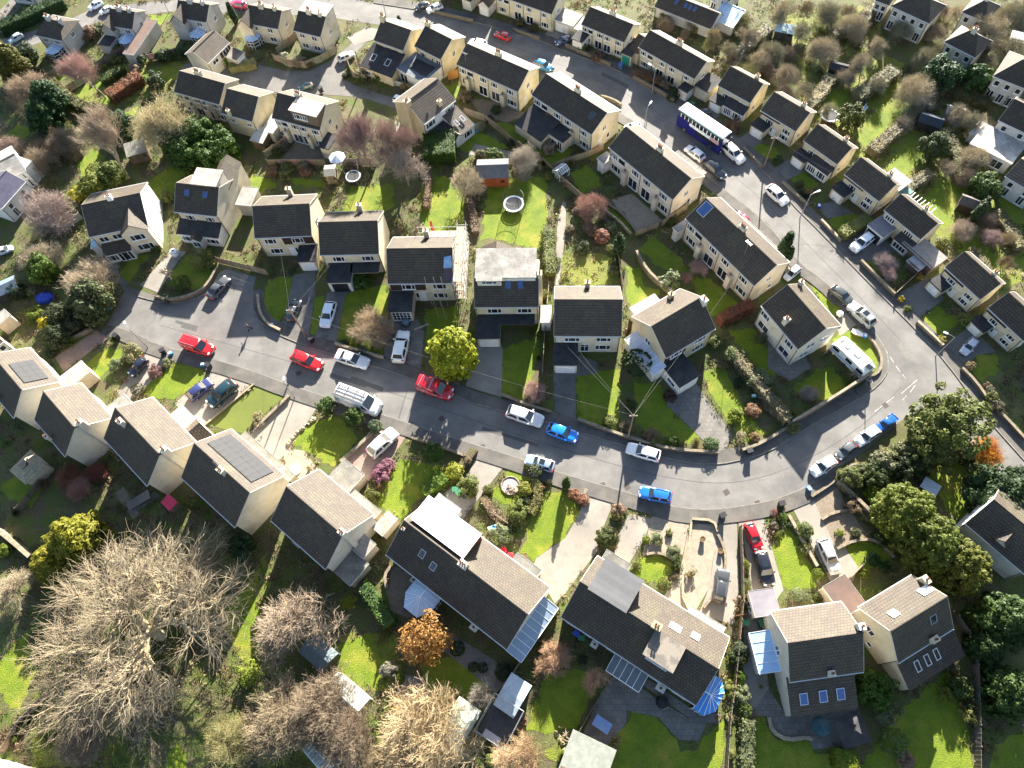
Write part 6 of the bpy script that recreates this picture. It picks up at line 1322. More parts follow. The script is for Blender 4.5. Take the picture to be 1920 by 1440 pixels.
hedge([(1575,447),(1624,416)], 1.7, 1.4, (.20, .20, .07), 'pale topped clipped hedge between the brown-boarded house and carport house')
hedge([(1630,292),(1690,240),(1717,212),(1757,172)], 1.9, 1.5, (.20, .17, .115), 'long dry hedge curving up beside the bright lawn')
hedge([(1600,190),(1640,165),(1672,142)], 2.4, 1.5, (.17, .16, .10), 'clipped grey-green hedge in the middle of the bright lawns')
hedge([(1690,362),(1740,333)], 1.6, 1.3, (.19, .17, .12), 'dry hedge behind the flat-extension house')
hedge([(1027,438),(1033,520)], 1.6, 1.3, (.13, .145, .045), 'mixed hedge along the narrow path garden')
hedge([(682,1098),(702,1125),(737,1174)], 1.5, 1.6, (.060, .105, .03), 'curved ivy hedge by the sunken brown gravel garden')
hedge([(1368,668),(1400,705),(1440,755),(1474,795)], 1.3, 1.7, (.20, .17, .11), 'thick dry hedge on the corner garden boundary')
hedge([(1188,139),(1238,160)], 1.4, 1.2, (.15, .09, .06), 'brown hedge before the dark-roofed pair')
hedge([(1578,1440),(1577,1405)], 2.6, 1.6, (.125, .155, .012), 'clipped golden hedge stub at the bottom edge lawn')
hedge([(1500,218),(1530,190),(1556,150)], 2.0, 1.3, (.22, .19, .12), 'dry thorn hedge climbing from the white-glazed house gardens')
hedge([(1762,250),(1790,298),(1801,340)], 1.8, 1.3, (.16, .15, .08), 'olive hedge between the hollow lawn and the clipped evergreen')
hedge([(1640,22),(1600,58),(1556,74)], 2.2, 1.4, (.20, .18, .12), 'grey brown hedge under the small white house')
hedge([(1852,202),(1800,182),(1752,164)], 1.8, 1.2, (.12, .12, .06), 'dark hedge along the terrace below the round firs')
hedge([(1884,300),(1862,252),(1832,226)], 1.8, 1.2, (.24, .19, .13), 'straw hedge beside the stepped villa lawn')
hedge([(1908,472),(1882,432),(1862,402)], 1.6, 1.3, (.19, .17, .10), 'brown hedge between the edge lawns')
hedge([(1440,62),(1400,92),(1368,134)], 2.0, 1.3, (.21, .18, .12), 'dry hedge uphill of the cream pair gardens')
hedge([(1240,42),(1275,30),(1310,62)], 1.6, 1.2, (.15, .15, .07), 'scrubby hedge in front of the black bungalow')
hedge([(1860,545),(1842,500),(1815,470)], 1.3, 1.0, (.17, .15, .08), 'low hedge behind the bend house ridge')
hedge([(100,160),(150,205),(205,215)], 1.8, 1.3, (.12, .115, .05), 'olive hedge at the foot of the strip gardens')
hedge([(60,290),(100,270),(150,300)], 2.0, 1.5, (.20, .15, .10), 'brown bank hedge above the sunken lawn')
hedge([(470,318),(455,345),(440,370)], 1.2, 1.0, (.14, .13, .06), 'low hedge by the grey dormer house back lawn')
hedge([(1399,1350),(1396,1440)], 1.5, 1.1, (.10, .115, .06), 'grey green hedge strip along the long fence')
hedge([(185,320),(215,345)], 2.0, 1.6, (.13, .15, .03), 'olive hedge behind the white house garden')
hedge([(1003,900),(1012,935),(995,965)], 1.2, .8, (.13, .12, .04), 'low mixed hedge round the circular paved garden')
hedge([(905,935),(925,960),(945,985)], 1.1, .7, (.18, .13, .09), 'low brown hedge above the patio steps')
hedge([(800,395),(806,330)], .9, 1.0, (.15, .10, .07), 'brown lavender strip beside the trampoline lawn')
hedge([(880,365),(892,440)], 1.2, .9, (.15, .10, .07), 'brown planting strip between the two bright back lawns')
BUSH = [
 # kind, x, y, r, colour, label
 ('ball',1398,1058,8,YG,'small round golden bush beside the black crossover'),('ball',1400,1093,9,GRYG,'pale round bush below the small golden one'),('ball',1401,1136,10,YG,'round yellow bush at the drive end by the long fence'),('ball',1390,1236,11,YG,'golden ball bush beside the glazed lean-to'),('ball',1387,1270,12,(.07,.12,.01),'bright green ball bush next down the fence'),('bush',1390,1305,17,GRYG,'grey-green santolina mound by the fan conservatory'),('ball',1397,1331,13,(.09,.13,.02),'green ball bush at the end of the fence row'),
 ('ball',1493,1114,14,GRYG,'big round grey-green bush against the lit roof edge'),('ball',1513,1121,9,GRYG,'middle round bush beneath the sunlit house roof'),('ball',1534,1121,9,OLV,'third round bush under the sunlit roof edge'),('ball',1533,1076,11,YG,'golden ball bush at the lawn end beside the long silver car'),('ball',1620,1072,12,YG,'golden bush on the curved lawn'),('bush',1638,1050,13,DG,'dark bush against the curved lawn wall'),('bush',1660,1066,11,DG,'dark bush in the corner behind the curved lawn'),
 ('ball',1467,970,10,(.08,.12,.015),'clipped ball at the kerb above the narrow lawn'),('ball',1452,962,8,REDB,'red-brown ball at the kerb corner'),('ball',1466,953,7,OLV,'smallest kerb ball by the black bin'),('bush',1450,985,8,(.17,.14,.1),'dry bush in the kerb rockery'),('tuft',1460,1000,7,YG,'yellow tuft in the kerb rockery'),
 ('ball',1676,1391,27,(.10,.15,.04),'large pale green clipped ball on the shaded back lawn'),('bush',1700,1426,17,(.26,.17,.13),'pinkish bush behind the pale green ball'),('laurel',1636,1290,36,(.055,.11,.01),'broad green laurel wedge between the two back extensions'),('bush',1655,1340,15,GRYG,'grey-green bush under the laurel wedge'),
 ('bush',713,888,17,PURP,'purple heather mound by the pink block drive'),('bush',727,872,13,PURP,'second purple heather mound towards the street'),('bush',697,928,13,OLV,'olive dome shrub at the garage corner'),('bush',708,912,10,(.22,.14,.06),'golden-brown shrub between the heathers and olive dome'),
 ('bush',850,886,18,(.21,.22,.02),'yellow variegated shrub by the timber planter'),('bush',877,910,20,(.12,.14,.03),'olive shrub leaning over the pale drive'),('bush',862,905,14,(.16,.17,.04),'middle mixed shrub beside the bins'),('bush',915,918,10,OLV,'small shrub on the drive edge opposite'),('ball',1005,882,14,GRYG,'rounded grey-green shrub behind the silver blue crossover'),('ball',990,876,9,OLV,'small rounded shrub next to the grey-green one'),('bush',985,917,14,(.2,.2,.03),'yellow shrub over the circular paving'),('bush',984,938,10,(.05,.06,.03),'dark shrub below the circular paving'),('bush',972,963,20,(.12,.145,.03),'green shrub shading the big front lawn'),('ball',1028,906,8,(.06,.07,.02),'small dome conifer on the big front lawn edge'),('cypress',1062,906,10,(.045,.08,.012),'dark cone conifer casting a long lawn shadow'),
 ('bush',1075,927,11,RUST,'rust shrub at the lawn corner'),('bush',1092,937,12,RUST,'larger rust shrub by the planter box'),('bush',1012,915,8,RUST,'rust shrub by the dome conifer'),('bush',940,1001,19,GRYG,'round grey-green shrub beside the patio table'),('spiky',957,1008,9,YG,'yellow cordyline by the red chairs'),('laurel',1137,1008,20,(.075,.085,.025),'dense round olive tree between the two pale drives'),('bush',1160,955,13,(.25,.16,.12),'dry pink hydrangea in the raised bed'),('bush',1156,968,9,(.17,.17,.04),'yellow-green plant under the hydrangea'),
 ('bush',1229,1010,12,GRYG,'pale shrub on the rockery'),('bush',1263,1037,14,(.11,.13,.06),'grey shrub low on the rockery'),('bush',1212,1012,8,YG,'small yellow shrub on the rockery edge'),('bush',1192,1062,9,OLV,'small olive shrub by the oval lawn'),('bush',1255,1000,7,OLV,'rockery plant nearest the pavement'),('tuft',1297,1073,10,(.2,.16,.08),'dry grass clump alone on yellow gravel'),('ball',1243,1092,10,OLV,'olive bush at the oval lawn tip'),('bush',1252,1098,8,(.15,.16,.06),'pale bush at the oval lawn tip'),
 ('bush',1143,790,14,(.14,.16,.04),'shrub on the wall at the end of the lit lawn strip'),('bush',1230,822,14,(.16,.17,.05),'long yellow-green shrub over the kerb wall'),('ball',1262,829,12,(.055,.10,.012),'dark and gold dome over the kerb wall'),('bush',1333,833,15,(.06,.10,.035),'green shrub at the drive mouth wall'),('ball',1390,817,10,(.34,.29,.2),'pale cream rounded shrub by the driveway mouth'),('bush',1380,777,14,YG,'yellow-green shrub in the shaded bank'),('bush',1411,770,15,(.22,.12,.07),'rusty shrub in the middle of the shaded bank'),('bush',1183,757,11,(.06,.075,.02),'dark ivy clump behind the utility pole'),('bush',1256,743,12,(.10,.06,.05),'brown shrub beside the cobbled drive'),('bush',1415,820,10,(.2,.13,.06),'golden shrub on the bank end'),
 ('bush',1378,668,20,(.14,.17,.06),'variegated shrub at the top of the thick hedge'),('bush',1425,710,22,GRYG,'large silver variegated shrub against the thick hedge'),('bush',1400,688,16,(.15,.13,.06),'brown and green shrub along the thick hedge'),('ball',1427,634,12,(.09,.11,.07),'grey bush against the corner house back wall'),('bush',1340,640,14,(.10,.12,.04),'bush behind the ochre gable house'),('bush',1487,800,14,(.15,.16,.08),'shrub on the pointed corner of the garden wall'),
 ('bush',1255,524,20,GRYG,'large silver-leaved shrub in the middle garden'),('bush',1147,426,11,GRYG,'silver shrub under the gravel garden wall'),('bush',1128,444,15,(.24,.11,.08),'red-brown shrub in the path garden'),('bush',1105,430,13,(.22,.15,.11),'brown shrub beside the path'),('bush',1152,490,9,OLV,'olive shrub by the thin fence'),('ball',1046,489,7,(.10,.17,.02),'bright green ball beside the garden path'),('bush',1092,462,12,(.09,.10,.05),'shaded shrub over the rough grass'),('bush',1150,505,11,(.12,.13,.06),'grey bush in the thin fence corner'),('bush',1068,430,9,(.16,.13,.08),'dry shrub near the path head'),('bush',1082,398,9,(.19,.13,.10),'dry shrub under the rusty purple bush'),
 ('bush',677,527,17,(.06,.12,.02),'bright green bush beside the open garage'),('ball',665,645,9,(.19,.19,.01),'yellow conifer ball at the front wall'),('ball',681,655,9,(.11,.13,.11),'blue-grey dwarf conifer at the front wall'),('fuzzy',378,485,20,(.15,.16,.05),'feathery olive tree on the slope of the pollard garden'),('ball',342,531,15,(.06,.09,.02),'round clipped bush above the curved wall'),('bush',398,492,10,(.17,.17,.05),'pale shrub beside the curved wall top'),('bush',312,560,9,(.10,.12,.08),'grey plant at the drive pier'),
 ('bush',292,467,9,OLV,'olive bush at the white gable corner'),('bush',310,370,12,(.20,.20,.06),'yellow variegated bush between the two pale houses'),('bush',152,362,17,(.33,.30,.03),'bright yellow shrub above the white house'),('laurel',172,348,22,(.13,.15,.025),'olive tree shading the white house ridge'),('laurel',210,330,24,(.10,.125,.025),'darker olive tree beside the shaded back lawn'),('bush',130,395,16,(.05,.085,.03),'dark green bush by the white house fence'),('bush',95,430,14,(.05,.08,.03),'dark bush at the fence foot'),
 ('bush',89,606,14,(.46,.37,.015),'brilliant yellow forsythia among dark evergreens'),('bush',65,590,14,YG,'yellow-green bush next to the forsythia'),('bush',105,632,24,(.045,.06,.02),'dark evergreen bush by the pink drive'),('bush',130,610,20,(.06,.065,.03),'dark bush between the forsythia and holm oak'),('ball',30,545,17,(.05,.075,.025),'dark round bush beside the blue tarpaulin'),('bush',12,538,10,YG,'yellow bush at the picture edge'),('bush',60,545,9,GRYG,'grey bush near the blue tarpaulin'),
 ('bush',217,683,12,(.12,.15,.08),'white-flowered shrub beside the black hatchback'),('spiky',213,637,9,(.09,.13,.04),'palm at the pink drive mouth'),('bush',244,662,18,(.20,.18,.09),'dry grassy shrub at the pavement edge'),('bush',290,697,12,(.19,.09,.09),'dark red acer on the lawn slope'),('ball',258,730,12,(.06,.065,.03),'clipped dark dome beside the lawn slope'),('bush',310,680,8,GRYG,'small silver plant by the blue recycling box'),('bush',135,705,9,OLV,'small shrub at the garage corner'),
 ('bush',8,1032,13,YG,'yellow-green bush at the picture edge'),('spiky',105,1374,17,(.12,.18,.05),'bright green spiky yucca below the stepped fence'),('bush',145,1400,9,YG,'yellow bush by the stepped fence'),('bush',25,1386,8,OLV,'olive bush inside the stepped fence'),('bush',472,1262,22,(.19,.23,.03),'yellow-green laurel under the contorted tree'),('bush',690,1370,19,(.09,.14,.02),'green laurel at the bottom fence end'),('bush',925,1426,15,(.16,.19,.05),'pale green bush at the bottom edge'),('fuzzy',655,1130,14,(.20,.23,.02),'yellow-green conifer near the curved ivy hedge'),('laurel',455,1027,24,(.030,.06,.02),'dark evergreen below the gabled houses'),
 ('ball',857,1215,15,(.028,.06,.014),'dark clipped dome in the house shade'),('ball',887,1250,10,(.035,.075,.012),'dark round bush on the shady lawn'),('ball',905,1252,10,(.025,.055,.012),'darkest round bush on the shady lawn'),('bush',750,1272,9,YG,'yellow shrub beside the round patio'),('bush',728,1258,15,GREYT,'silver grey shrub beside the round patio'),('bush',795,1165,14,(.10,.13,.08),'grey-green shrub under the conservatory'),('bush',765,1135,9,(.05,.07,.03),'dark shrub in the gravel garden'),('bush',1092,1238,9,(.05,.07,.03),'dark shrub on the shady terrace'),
 ('ball',1262,178,13,(.03,.055,.018),'dark round bush at the lamp post'),('bush',1285,170,11,(.035,.06,.02),'dark bush by the hipped porch'),('bush',1246,160,10,(.27,.2,.15),'pinkish dry bush in front of the dark-roofed pair'),('bush',1120,103,13,(.17,.11,.08),'brown shrub before the green garage house'),('bush',1092,90,9,OLV,'olive shrub before the hipped porch'),('bush',1078,83,8,(.10,.13,.05),'green shrub at the road wall'),('bush',975,42,9,(.12,.11,.05),'shrub by the long cream pair'),('bush',1000,52,9,(.09,.085,.04),'second shrub by the long cream pair'),('laurel',1112,38,11,(.035,.06,.04),'blue-green tree in front of the long cream pair'),
 ('bush',1380,236,13,(.22,.12,.08),'russet bush behind the bus'),('bush',1362,232,8,(.17,.11,.08),'brown bush nearer the bus'),('ball',1459,300,10,(.04,.07,.02),'dark ball bush by the utility pole'),('ball',1518,360,8,(.30,.18,.10),'round russet ball bush in the walled front lawn'),('bush',1500,345,8,(.12,.11,.05),'shrub along the walled front lawn'),('ball',1809,599,14,(.19,.21,.06),'pale green ball bush at the shaded lawn corner'),('bush',1765,638,9,(.24,.22,.05),'yellow shrub over the road wall'),('ball',1820,686,10,(.32,.24,.15),'straw ball bush by the last drive'),('bush',1855,737,12,(.05,.06,.03),'dark bush by the lower road wall'),('bush',1872,762,13,(.09,.08,.05),'brown bush by the lower road wall'),('bush',1767,456,13,(.20,.20,.06),'yellow-green bush beside the carport house gable'),('bush',1703,578,7,(.07,.10,.02),'green shrub in the shaded front garden'),('bush',1690,560,7,(.38,.28,.03),'yellow flowering shrub on the front wall'),('bush',1722,520,8,(.30,.24,.04),'yellow flowers along the garden fence'),
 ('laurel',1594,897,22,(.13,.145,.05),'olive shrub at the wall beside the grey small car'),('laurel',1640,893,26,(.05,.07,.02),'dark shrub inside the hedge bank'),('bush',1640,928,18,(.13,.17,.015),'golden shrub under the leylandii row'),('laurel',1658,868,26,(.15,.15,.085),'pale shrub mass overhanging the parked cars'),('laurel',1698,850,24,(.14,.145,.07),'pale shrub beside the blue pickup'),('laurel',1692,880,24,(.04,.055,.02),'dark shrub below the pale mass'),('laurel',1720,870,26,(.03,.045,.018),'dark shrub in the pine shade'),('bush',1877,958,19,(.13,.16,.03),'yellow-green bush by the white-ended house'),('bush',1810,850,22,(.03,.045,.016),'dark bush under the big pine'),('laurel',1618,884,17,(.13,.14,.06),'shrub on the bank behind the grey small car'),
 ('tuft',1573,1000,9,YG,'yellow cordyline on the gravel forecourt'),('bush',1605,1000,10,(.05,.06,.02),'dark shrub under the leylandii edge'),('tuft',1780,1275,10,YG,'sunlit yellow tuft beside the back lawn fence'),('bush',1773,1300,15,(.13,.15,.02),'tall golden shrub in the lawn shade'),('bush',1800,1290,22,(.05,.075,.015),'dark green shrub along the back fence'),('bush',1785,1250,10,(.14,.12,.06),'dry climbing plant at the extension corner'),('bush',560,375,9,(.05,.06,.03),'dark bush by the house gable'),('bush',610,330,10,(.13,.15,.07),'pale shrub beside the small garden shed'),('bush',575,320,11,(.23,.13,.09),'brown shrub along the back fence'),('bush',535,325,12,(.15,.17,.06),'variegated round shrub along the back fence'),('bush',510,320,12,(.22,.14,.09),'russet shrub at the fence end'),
 ('bush',850,130 + 130,9,(.2,.18,.1),'dry shrub on the white terrace'),('laurel',925,295,18,(.09,.12,.03),'green shrub mass behind the summerhouse'),('bush',900,290,10,(.14,.12,.06),'shrub on the terrace edge'),('bush',760,165,10,(.30,.22,.1),'straw shrub beside the white trellis'),('bush',870,180,12,(.24,.18,.12),'dry plants by the patio doors'),('bush',710,140,12,(.06,.10,.02),'clipped green block beside the curved fence'),('bush',680,135,13,(.30,.27,.2),'pale dry shrub behind the curved fence'),('bush',930,205,10,(.06,.09,.03),'green bush below the cream pair stack'),('bush',1055,330,10,(.12,.13,.1),'grey shrub by the boundary fence'),('bush',1050,270,11,(.14,.07,.05),'dark red shrub beside the small extension'),('bush',1030,277,13,(.33,.24,.18),'pinkish bush beside the black lean-to'),
 ('bush',560,115,12,(.30,.25,.16),'dry shrub along the curved fence inside'),('bush',530,105,8,(.33,.32,.25),'pale shrub on the corner lawn'),('bush',345,95,14,(.05,.08,.03),'dark shrubs below the conservatory house'),('bush',310,105,14,(.05,.075,.03),'dark shrub in the strip garden end'),('bush',165,60,14,(.20,.12,.09),'brown bush before the hipped grey house'),('bush',185,55,10,(.08,.09,.04),'green bush before the hipped grey house'),('laurel',50,100,18,(.035,.06,.025),'dark tree beside the hipped grey house'),('bush',265,110,11,(.05,.075,.03),'dark bush at the strip lawn end'),('bush',290,150,16,(.045,.07,.03),'dark bush in front of the black-roofed pair'),('bush',250,130,10,(.3,.22,.17),'bare dry shrub on the strip lawn'),('bush',140,190,10,(.05,.065,.03),'dark bush by the strip fence')]
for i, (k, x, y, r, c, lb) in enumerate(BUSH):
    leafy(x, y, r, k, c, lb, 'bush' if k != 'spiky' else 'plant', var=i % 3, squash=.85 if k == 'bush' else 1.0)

# ------------------------------------------------------------------ ground cover in the beds: tufts and dead stems, too many to count
def inside(poly, X, Y):
    r = np.zeros(len(X), bool); n = len(poly); j = n - 1
    for i in range(n):
        (x0, y0), (x1, y1) = poly[i][:2], poly[j][:2]
        c = ((y0 > Y) != (y1 > Y)) & (X < (x1 - x0) * (Y - y0) / (y1 - y0 + 1e-12) + x0); r ^= c; j = i
    return r
def free_mask(X, Y):
    m = np.ones(len(X), bool)
    polys = [G(q) for q in LAWNS] + [G(q) for _, q in DRIVES] + [G(road), G([(387,797),(477,722),(537,740),(455,812)]), G([(684,50),(580,134),(340,120),(345,150),(480,172),(770,200),(641,146),(712,55)])]
    for q in polys: m &= ~inside([(p.x, p.y) for p in q], X, Y)
    for x, y, r, L, D, he, ri in HT.values():
        a = math.radians(r); u = (X - x) * math.cos(a) + (Y - y) * math.sin(a); v = -(X - x) * math.sin(a) + (Y - y) * math.cos(a)
        m &= ~((abs(u) < L / 2 + .3) & (v > -.6) & (v < D + .3))
    for ln, sd in ((NKERB, 1), (SKERB, -1), (EKERB, 1)):
        pts = smooth_line(G(ln), 1)
        for a, b in zip(pts[:-1], pts[1:]):
            t = (b - a); L = t.length; t /= L; u = (X - a.x) * t.x + (Y - a.y) * t.y; v = (-(X - a.x) * t.y + (Y - a.y) * t.x) * sd
            m &= ~((u > -.3) & (u < L + .3) & (v > -.2) & (v < 2.0))
    return m
N0 = 60000
X = RNG.uniform(-125, 95, N0); Y = RNG.uniform(-22, 165, N0)
d_ = H / np.maximum(1, 1); vis = []
c3 = (np.stack([X, Y, np.full(N0, -H)], 1)) @ R3
px_, py_ = 960 + F * c3[:, 0] / c3[:, 2], 720 + F * c3[:, 1] / c3[:, 2]
ok = (px_ > -60) & (px_ < 1980) & (py_ > -60) & (py_ < 1500) & free_mask(X, Y)
cl = np.sin(X * .31 + 1.3 * np.sin(Y * .23)) + np.sin(Y * .37 + 2 * np.sin(X * .17)) + RNG.normal(size=N0) * .5
ok &= cl > -.55
X, Y, cl = X[ok], Y[ok], cl[ok]
kinds = RNG.integers(0, 6, len(X)); patch = (np.floor(X / 3.1) * 7 + np.floor(Y / 2.7) * 13).astype(int) % 6
kinds = np.where(RNG.uniform(size=len(X)) < .6, patch, kinds)
for k, (nm, col) in enumerate((('undergrowth', (.055, .080, .02)), ('undergrowth', (.20, .15, .09)), ('undergrowth', (.105, .125, .025)), ('undergrowth', (.16, .10, .065)), ('undergrowth', (.045, .06, .025)), ('undergrowth', (.27, .22, .14)))):
    x, y = X[kinds == k], Y[kinds == k]; n = len(x); m = 20
    s = RNG.uniform(.25, .75, n); hgt = s * RNG.uniform(.4, 1.1, n)
    th = RNG.uniform(0, 6.28, (n, m)); rr = np.sqrt(RNG.uniform(0, 1, (n, m))) * s[:, None]
    C = np.stack([x[:, None] + rr * np.cos(th), y[:, None] + rr * np.sin(th), RNG.uniform(.1, 1, (n, m)) * hgt[:, None] * (1.1 - .6 * rr / s[:, None])], 2).reshape(-1, 3)
    Nn = np.stack([np.cos(th) * .7, np.sin(th) * .7, np.full((n, m), .7)], 2).reshape(-1, 3) + RNG.normal(size=(n * m, 3)) * .5
    o = link(nm, raw_mesh(nm, leaf_quads(C, Nn, np.repeat(s, m) * .21 * RNG.uniform(.6, 1.2, n * m), 1.6 if k in (0, 2, 4) else 3.2), 4, leafm), col=col); o['kind'] = 'stuff'
# ------------------------------------------------------------------ fences and walls
def m_fpanel(h):
    mb = MB(); n = 9
    for i in range(n): mb.box(i / n + .004, (i + .94) / n, -.022 - (i % 2) * .012, .012, .04, h + (.03 if i % 3 == 0 else 0))
    mb.box(0, 1, .012, .05, h * .2, h * .2 + .08); mb.box(0, 1, .012, .05, h * .8, h * .8 + .08)
    return mb.mesh('panel', timber)
def fence(px, h, label, col=(.9, .88, .85), post=(.75, .72, .68), step=1.8, name='fence'):
    pts = G(px); t = thing(name, label, 'fence', (pts[0].x, pts[0].y, 0))
    for a, b in zip(pts[:-1], pts[1:]):
        d = b - a; n = max(1, round(d.length / step)); L = d.length / n; rz = math.atan2(d.y, d.x); u = d / d.length
        for i in range(n):
            p = a + u * L * i - pts[0]
            link('panel', cached(('fp', h), lambda: m_fpanel(h)), t, (p.x, p.y, 0), (0, 0, rz), tuple(c * random.uniform(.85, 1.12) for c in col), (L, 1, 1))
            link('post', cached(('fpost', h), lambda: MB().box(-.05, .05, -.05, .05, 0, h + .12).mesh('post', timber)), t, (p.x, p.y, 0), (0, 0, rz), post)
    p = pts[-1] - pts[0]; link('post', cached(('fpost', h), None), t, (p.x, p.y, 0), (0, 0, rz), post)
    return t
def wall(px, h, label, wd=.25, col=(1, 1, 1), cope=(1.25, 1.2, 1.1), sm=1, name='garden_wall'):
    pts = smooth_line(G(px), sm); t = thing(name, label, 'wall', (0, 0, 0))
    ribbon('wall_face', pts, -wd / 2, wd / 2, -.1, h, stone, parent=t).color = (*col, 1)
    ribbon('coping', pts, -wd / 2 - .05, wd / 2 + .05, h + .002, h + .08, stone, parent=t).color = (*cope, 1)
    return t
FN = [
 ([(412,493),(440,500),(472,508),(505,517)],1.5,'pale timber fence across the head of the turning bay'),
 ([(515,113),(540,123),(575,128),(605,116),(632,98)],1.4,'curved timber fence round the ochre semis corner garden'),
 ([(521,103),(556,73)],1.4,'timber fence between the two ochre semis'),
 ([(654,122),(660,140),(670,150),(687,153)],1.4,'curved timber fence by the thin utility pole'),
 ([(726,156),(752,163),(779,173)],1.0,'white picket fence below the solar extension'),
 ([(703,132),(738,122)],1.3,'timber fence beside the sloping black extension'),
 ([(872,215),(910,228),(935,247),(960,270)],1.5,'timber fence running down behind the gravel patio'),
 ([(960,270),(990,290),(1020,310),(1070,358),(1095,380)],1.5,'long timber fence crossing below the grey bare bush'),
 ([(500,297),(532,274),(566,250)],1.5,'timber fence beside the pebbled rear garden'),
 ([(505,311),(560,310),(612,311)],1.4,'back fence behind the variegated shrubs'),
 ([(645,312),(675,311),(706,311)],1.7,'tall fence behind the hoop trampoline'),
 ([(418,324),(430,308),(441,297)],1.6,'short fence by the grey dormer house garden'),
 ([(1033,320),(1060,308),(1095,297),(1131,282)],1.3,'brown fence between the two long cream pairs'),
 ([(1190,443),(1212,435),(1234,426)],1.2,'pale low fence at the gravel garden end'),
 ([(1240,425),(1264,408),(1288,392)],1.4,'fence from the gravel garden up to the cream pair'),
 ([(1157,470),(1161,505),(1167,542)],1.2,'thin pale fence beside the rough grass garden'),
 ([(1029,540),(1022,620),(1017,705)],1.4,'narrow timber fence between the dormer house and boarded house'),
 ([(1048,1128),(1010,1187),(965,1260),(928,1306)],1.5,'long timber fence between the two long roofed pairs'),
 ([(1126,1302),(1095,1355),(1062,1412)],1.3,'grey fence from the patio down to the pale shed'),
 ([(1386,990),(1389,1060),(1390,1130),(1383,1200),(1374,1290),(1366,1345),(1360,1440)],1.4,'very long fence beside the row of round bushes'),
 ([(1787,1157),(1806,1185),(1822,1212),(1826,1320),(1827,1440)],1.4,'dark fence along the shaded back lawn under the firs'),
 ([(120,178),(143,164),(165,150)],1.3,'fence in the strip gardens under the pink birch'),
 ([(185,130),(217,110),(250,90)],1.4,'grey fence along the bright strip lawns'),
 ([(282,115),(315,108),(350,98)],1.4,'timber fence behind the small brown-roofed house'),
 ([(80,158),(95,148),(112,138)],1.2,'dark slatted fence between two strip lawns'),
 ([(112,436),(133,424),(156,410)],1.4,'reddish fence by the white house side garden'),
 ([(700,1397),(745,1412),(792,1428)],1.2,'sunlit timber fence under the straw blond hazel'),
 ([(627,1372),(650,1384),(676,1396)],1.2,'sunlit timber fence by the bottom thicket'),
 ([(97,1300),(72,1325),(42,1357),(10,1412)],1.3,'broad stepped timber fence in the bottom corner garden'),
 ([(1675,556),(1700,532),(1727,508)],1.0,'flowered garden fence beside the brown-boarded bend house'),
 ([(1590,1085),(1612,1062)],1.2,'short fence at the long silver car drive end'),
 ([(1540,670),(1560,650)],1.2,'short fence between caravan and corner house'),
 ([(85,905),(60,935),(40,958)],1.3,'grey fence beside the pyramid-roofed outbuilding'),
 ([(470,600),(470,600.5)],.1,'x'),
]
for q, h_, lb in FN:
    if lb == 'x': continue
    wh = 'white' in lb; dk = 'dark' in lb or 'grey' in lb
    fence(q, h_, lb, (2.2, 2.6, 3.0) if wh else (.62, .62, .62) if dk else (1.15, 1.08, 1.0), (2.4, 2.6, 2.8) if wh else (.7, .68, .65))
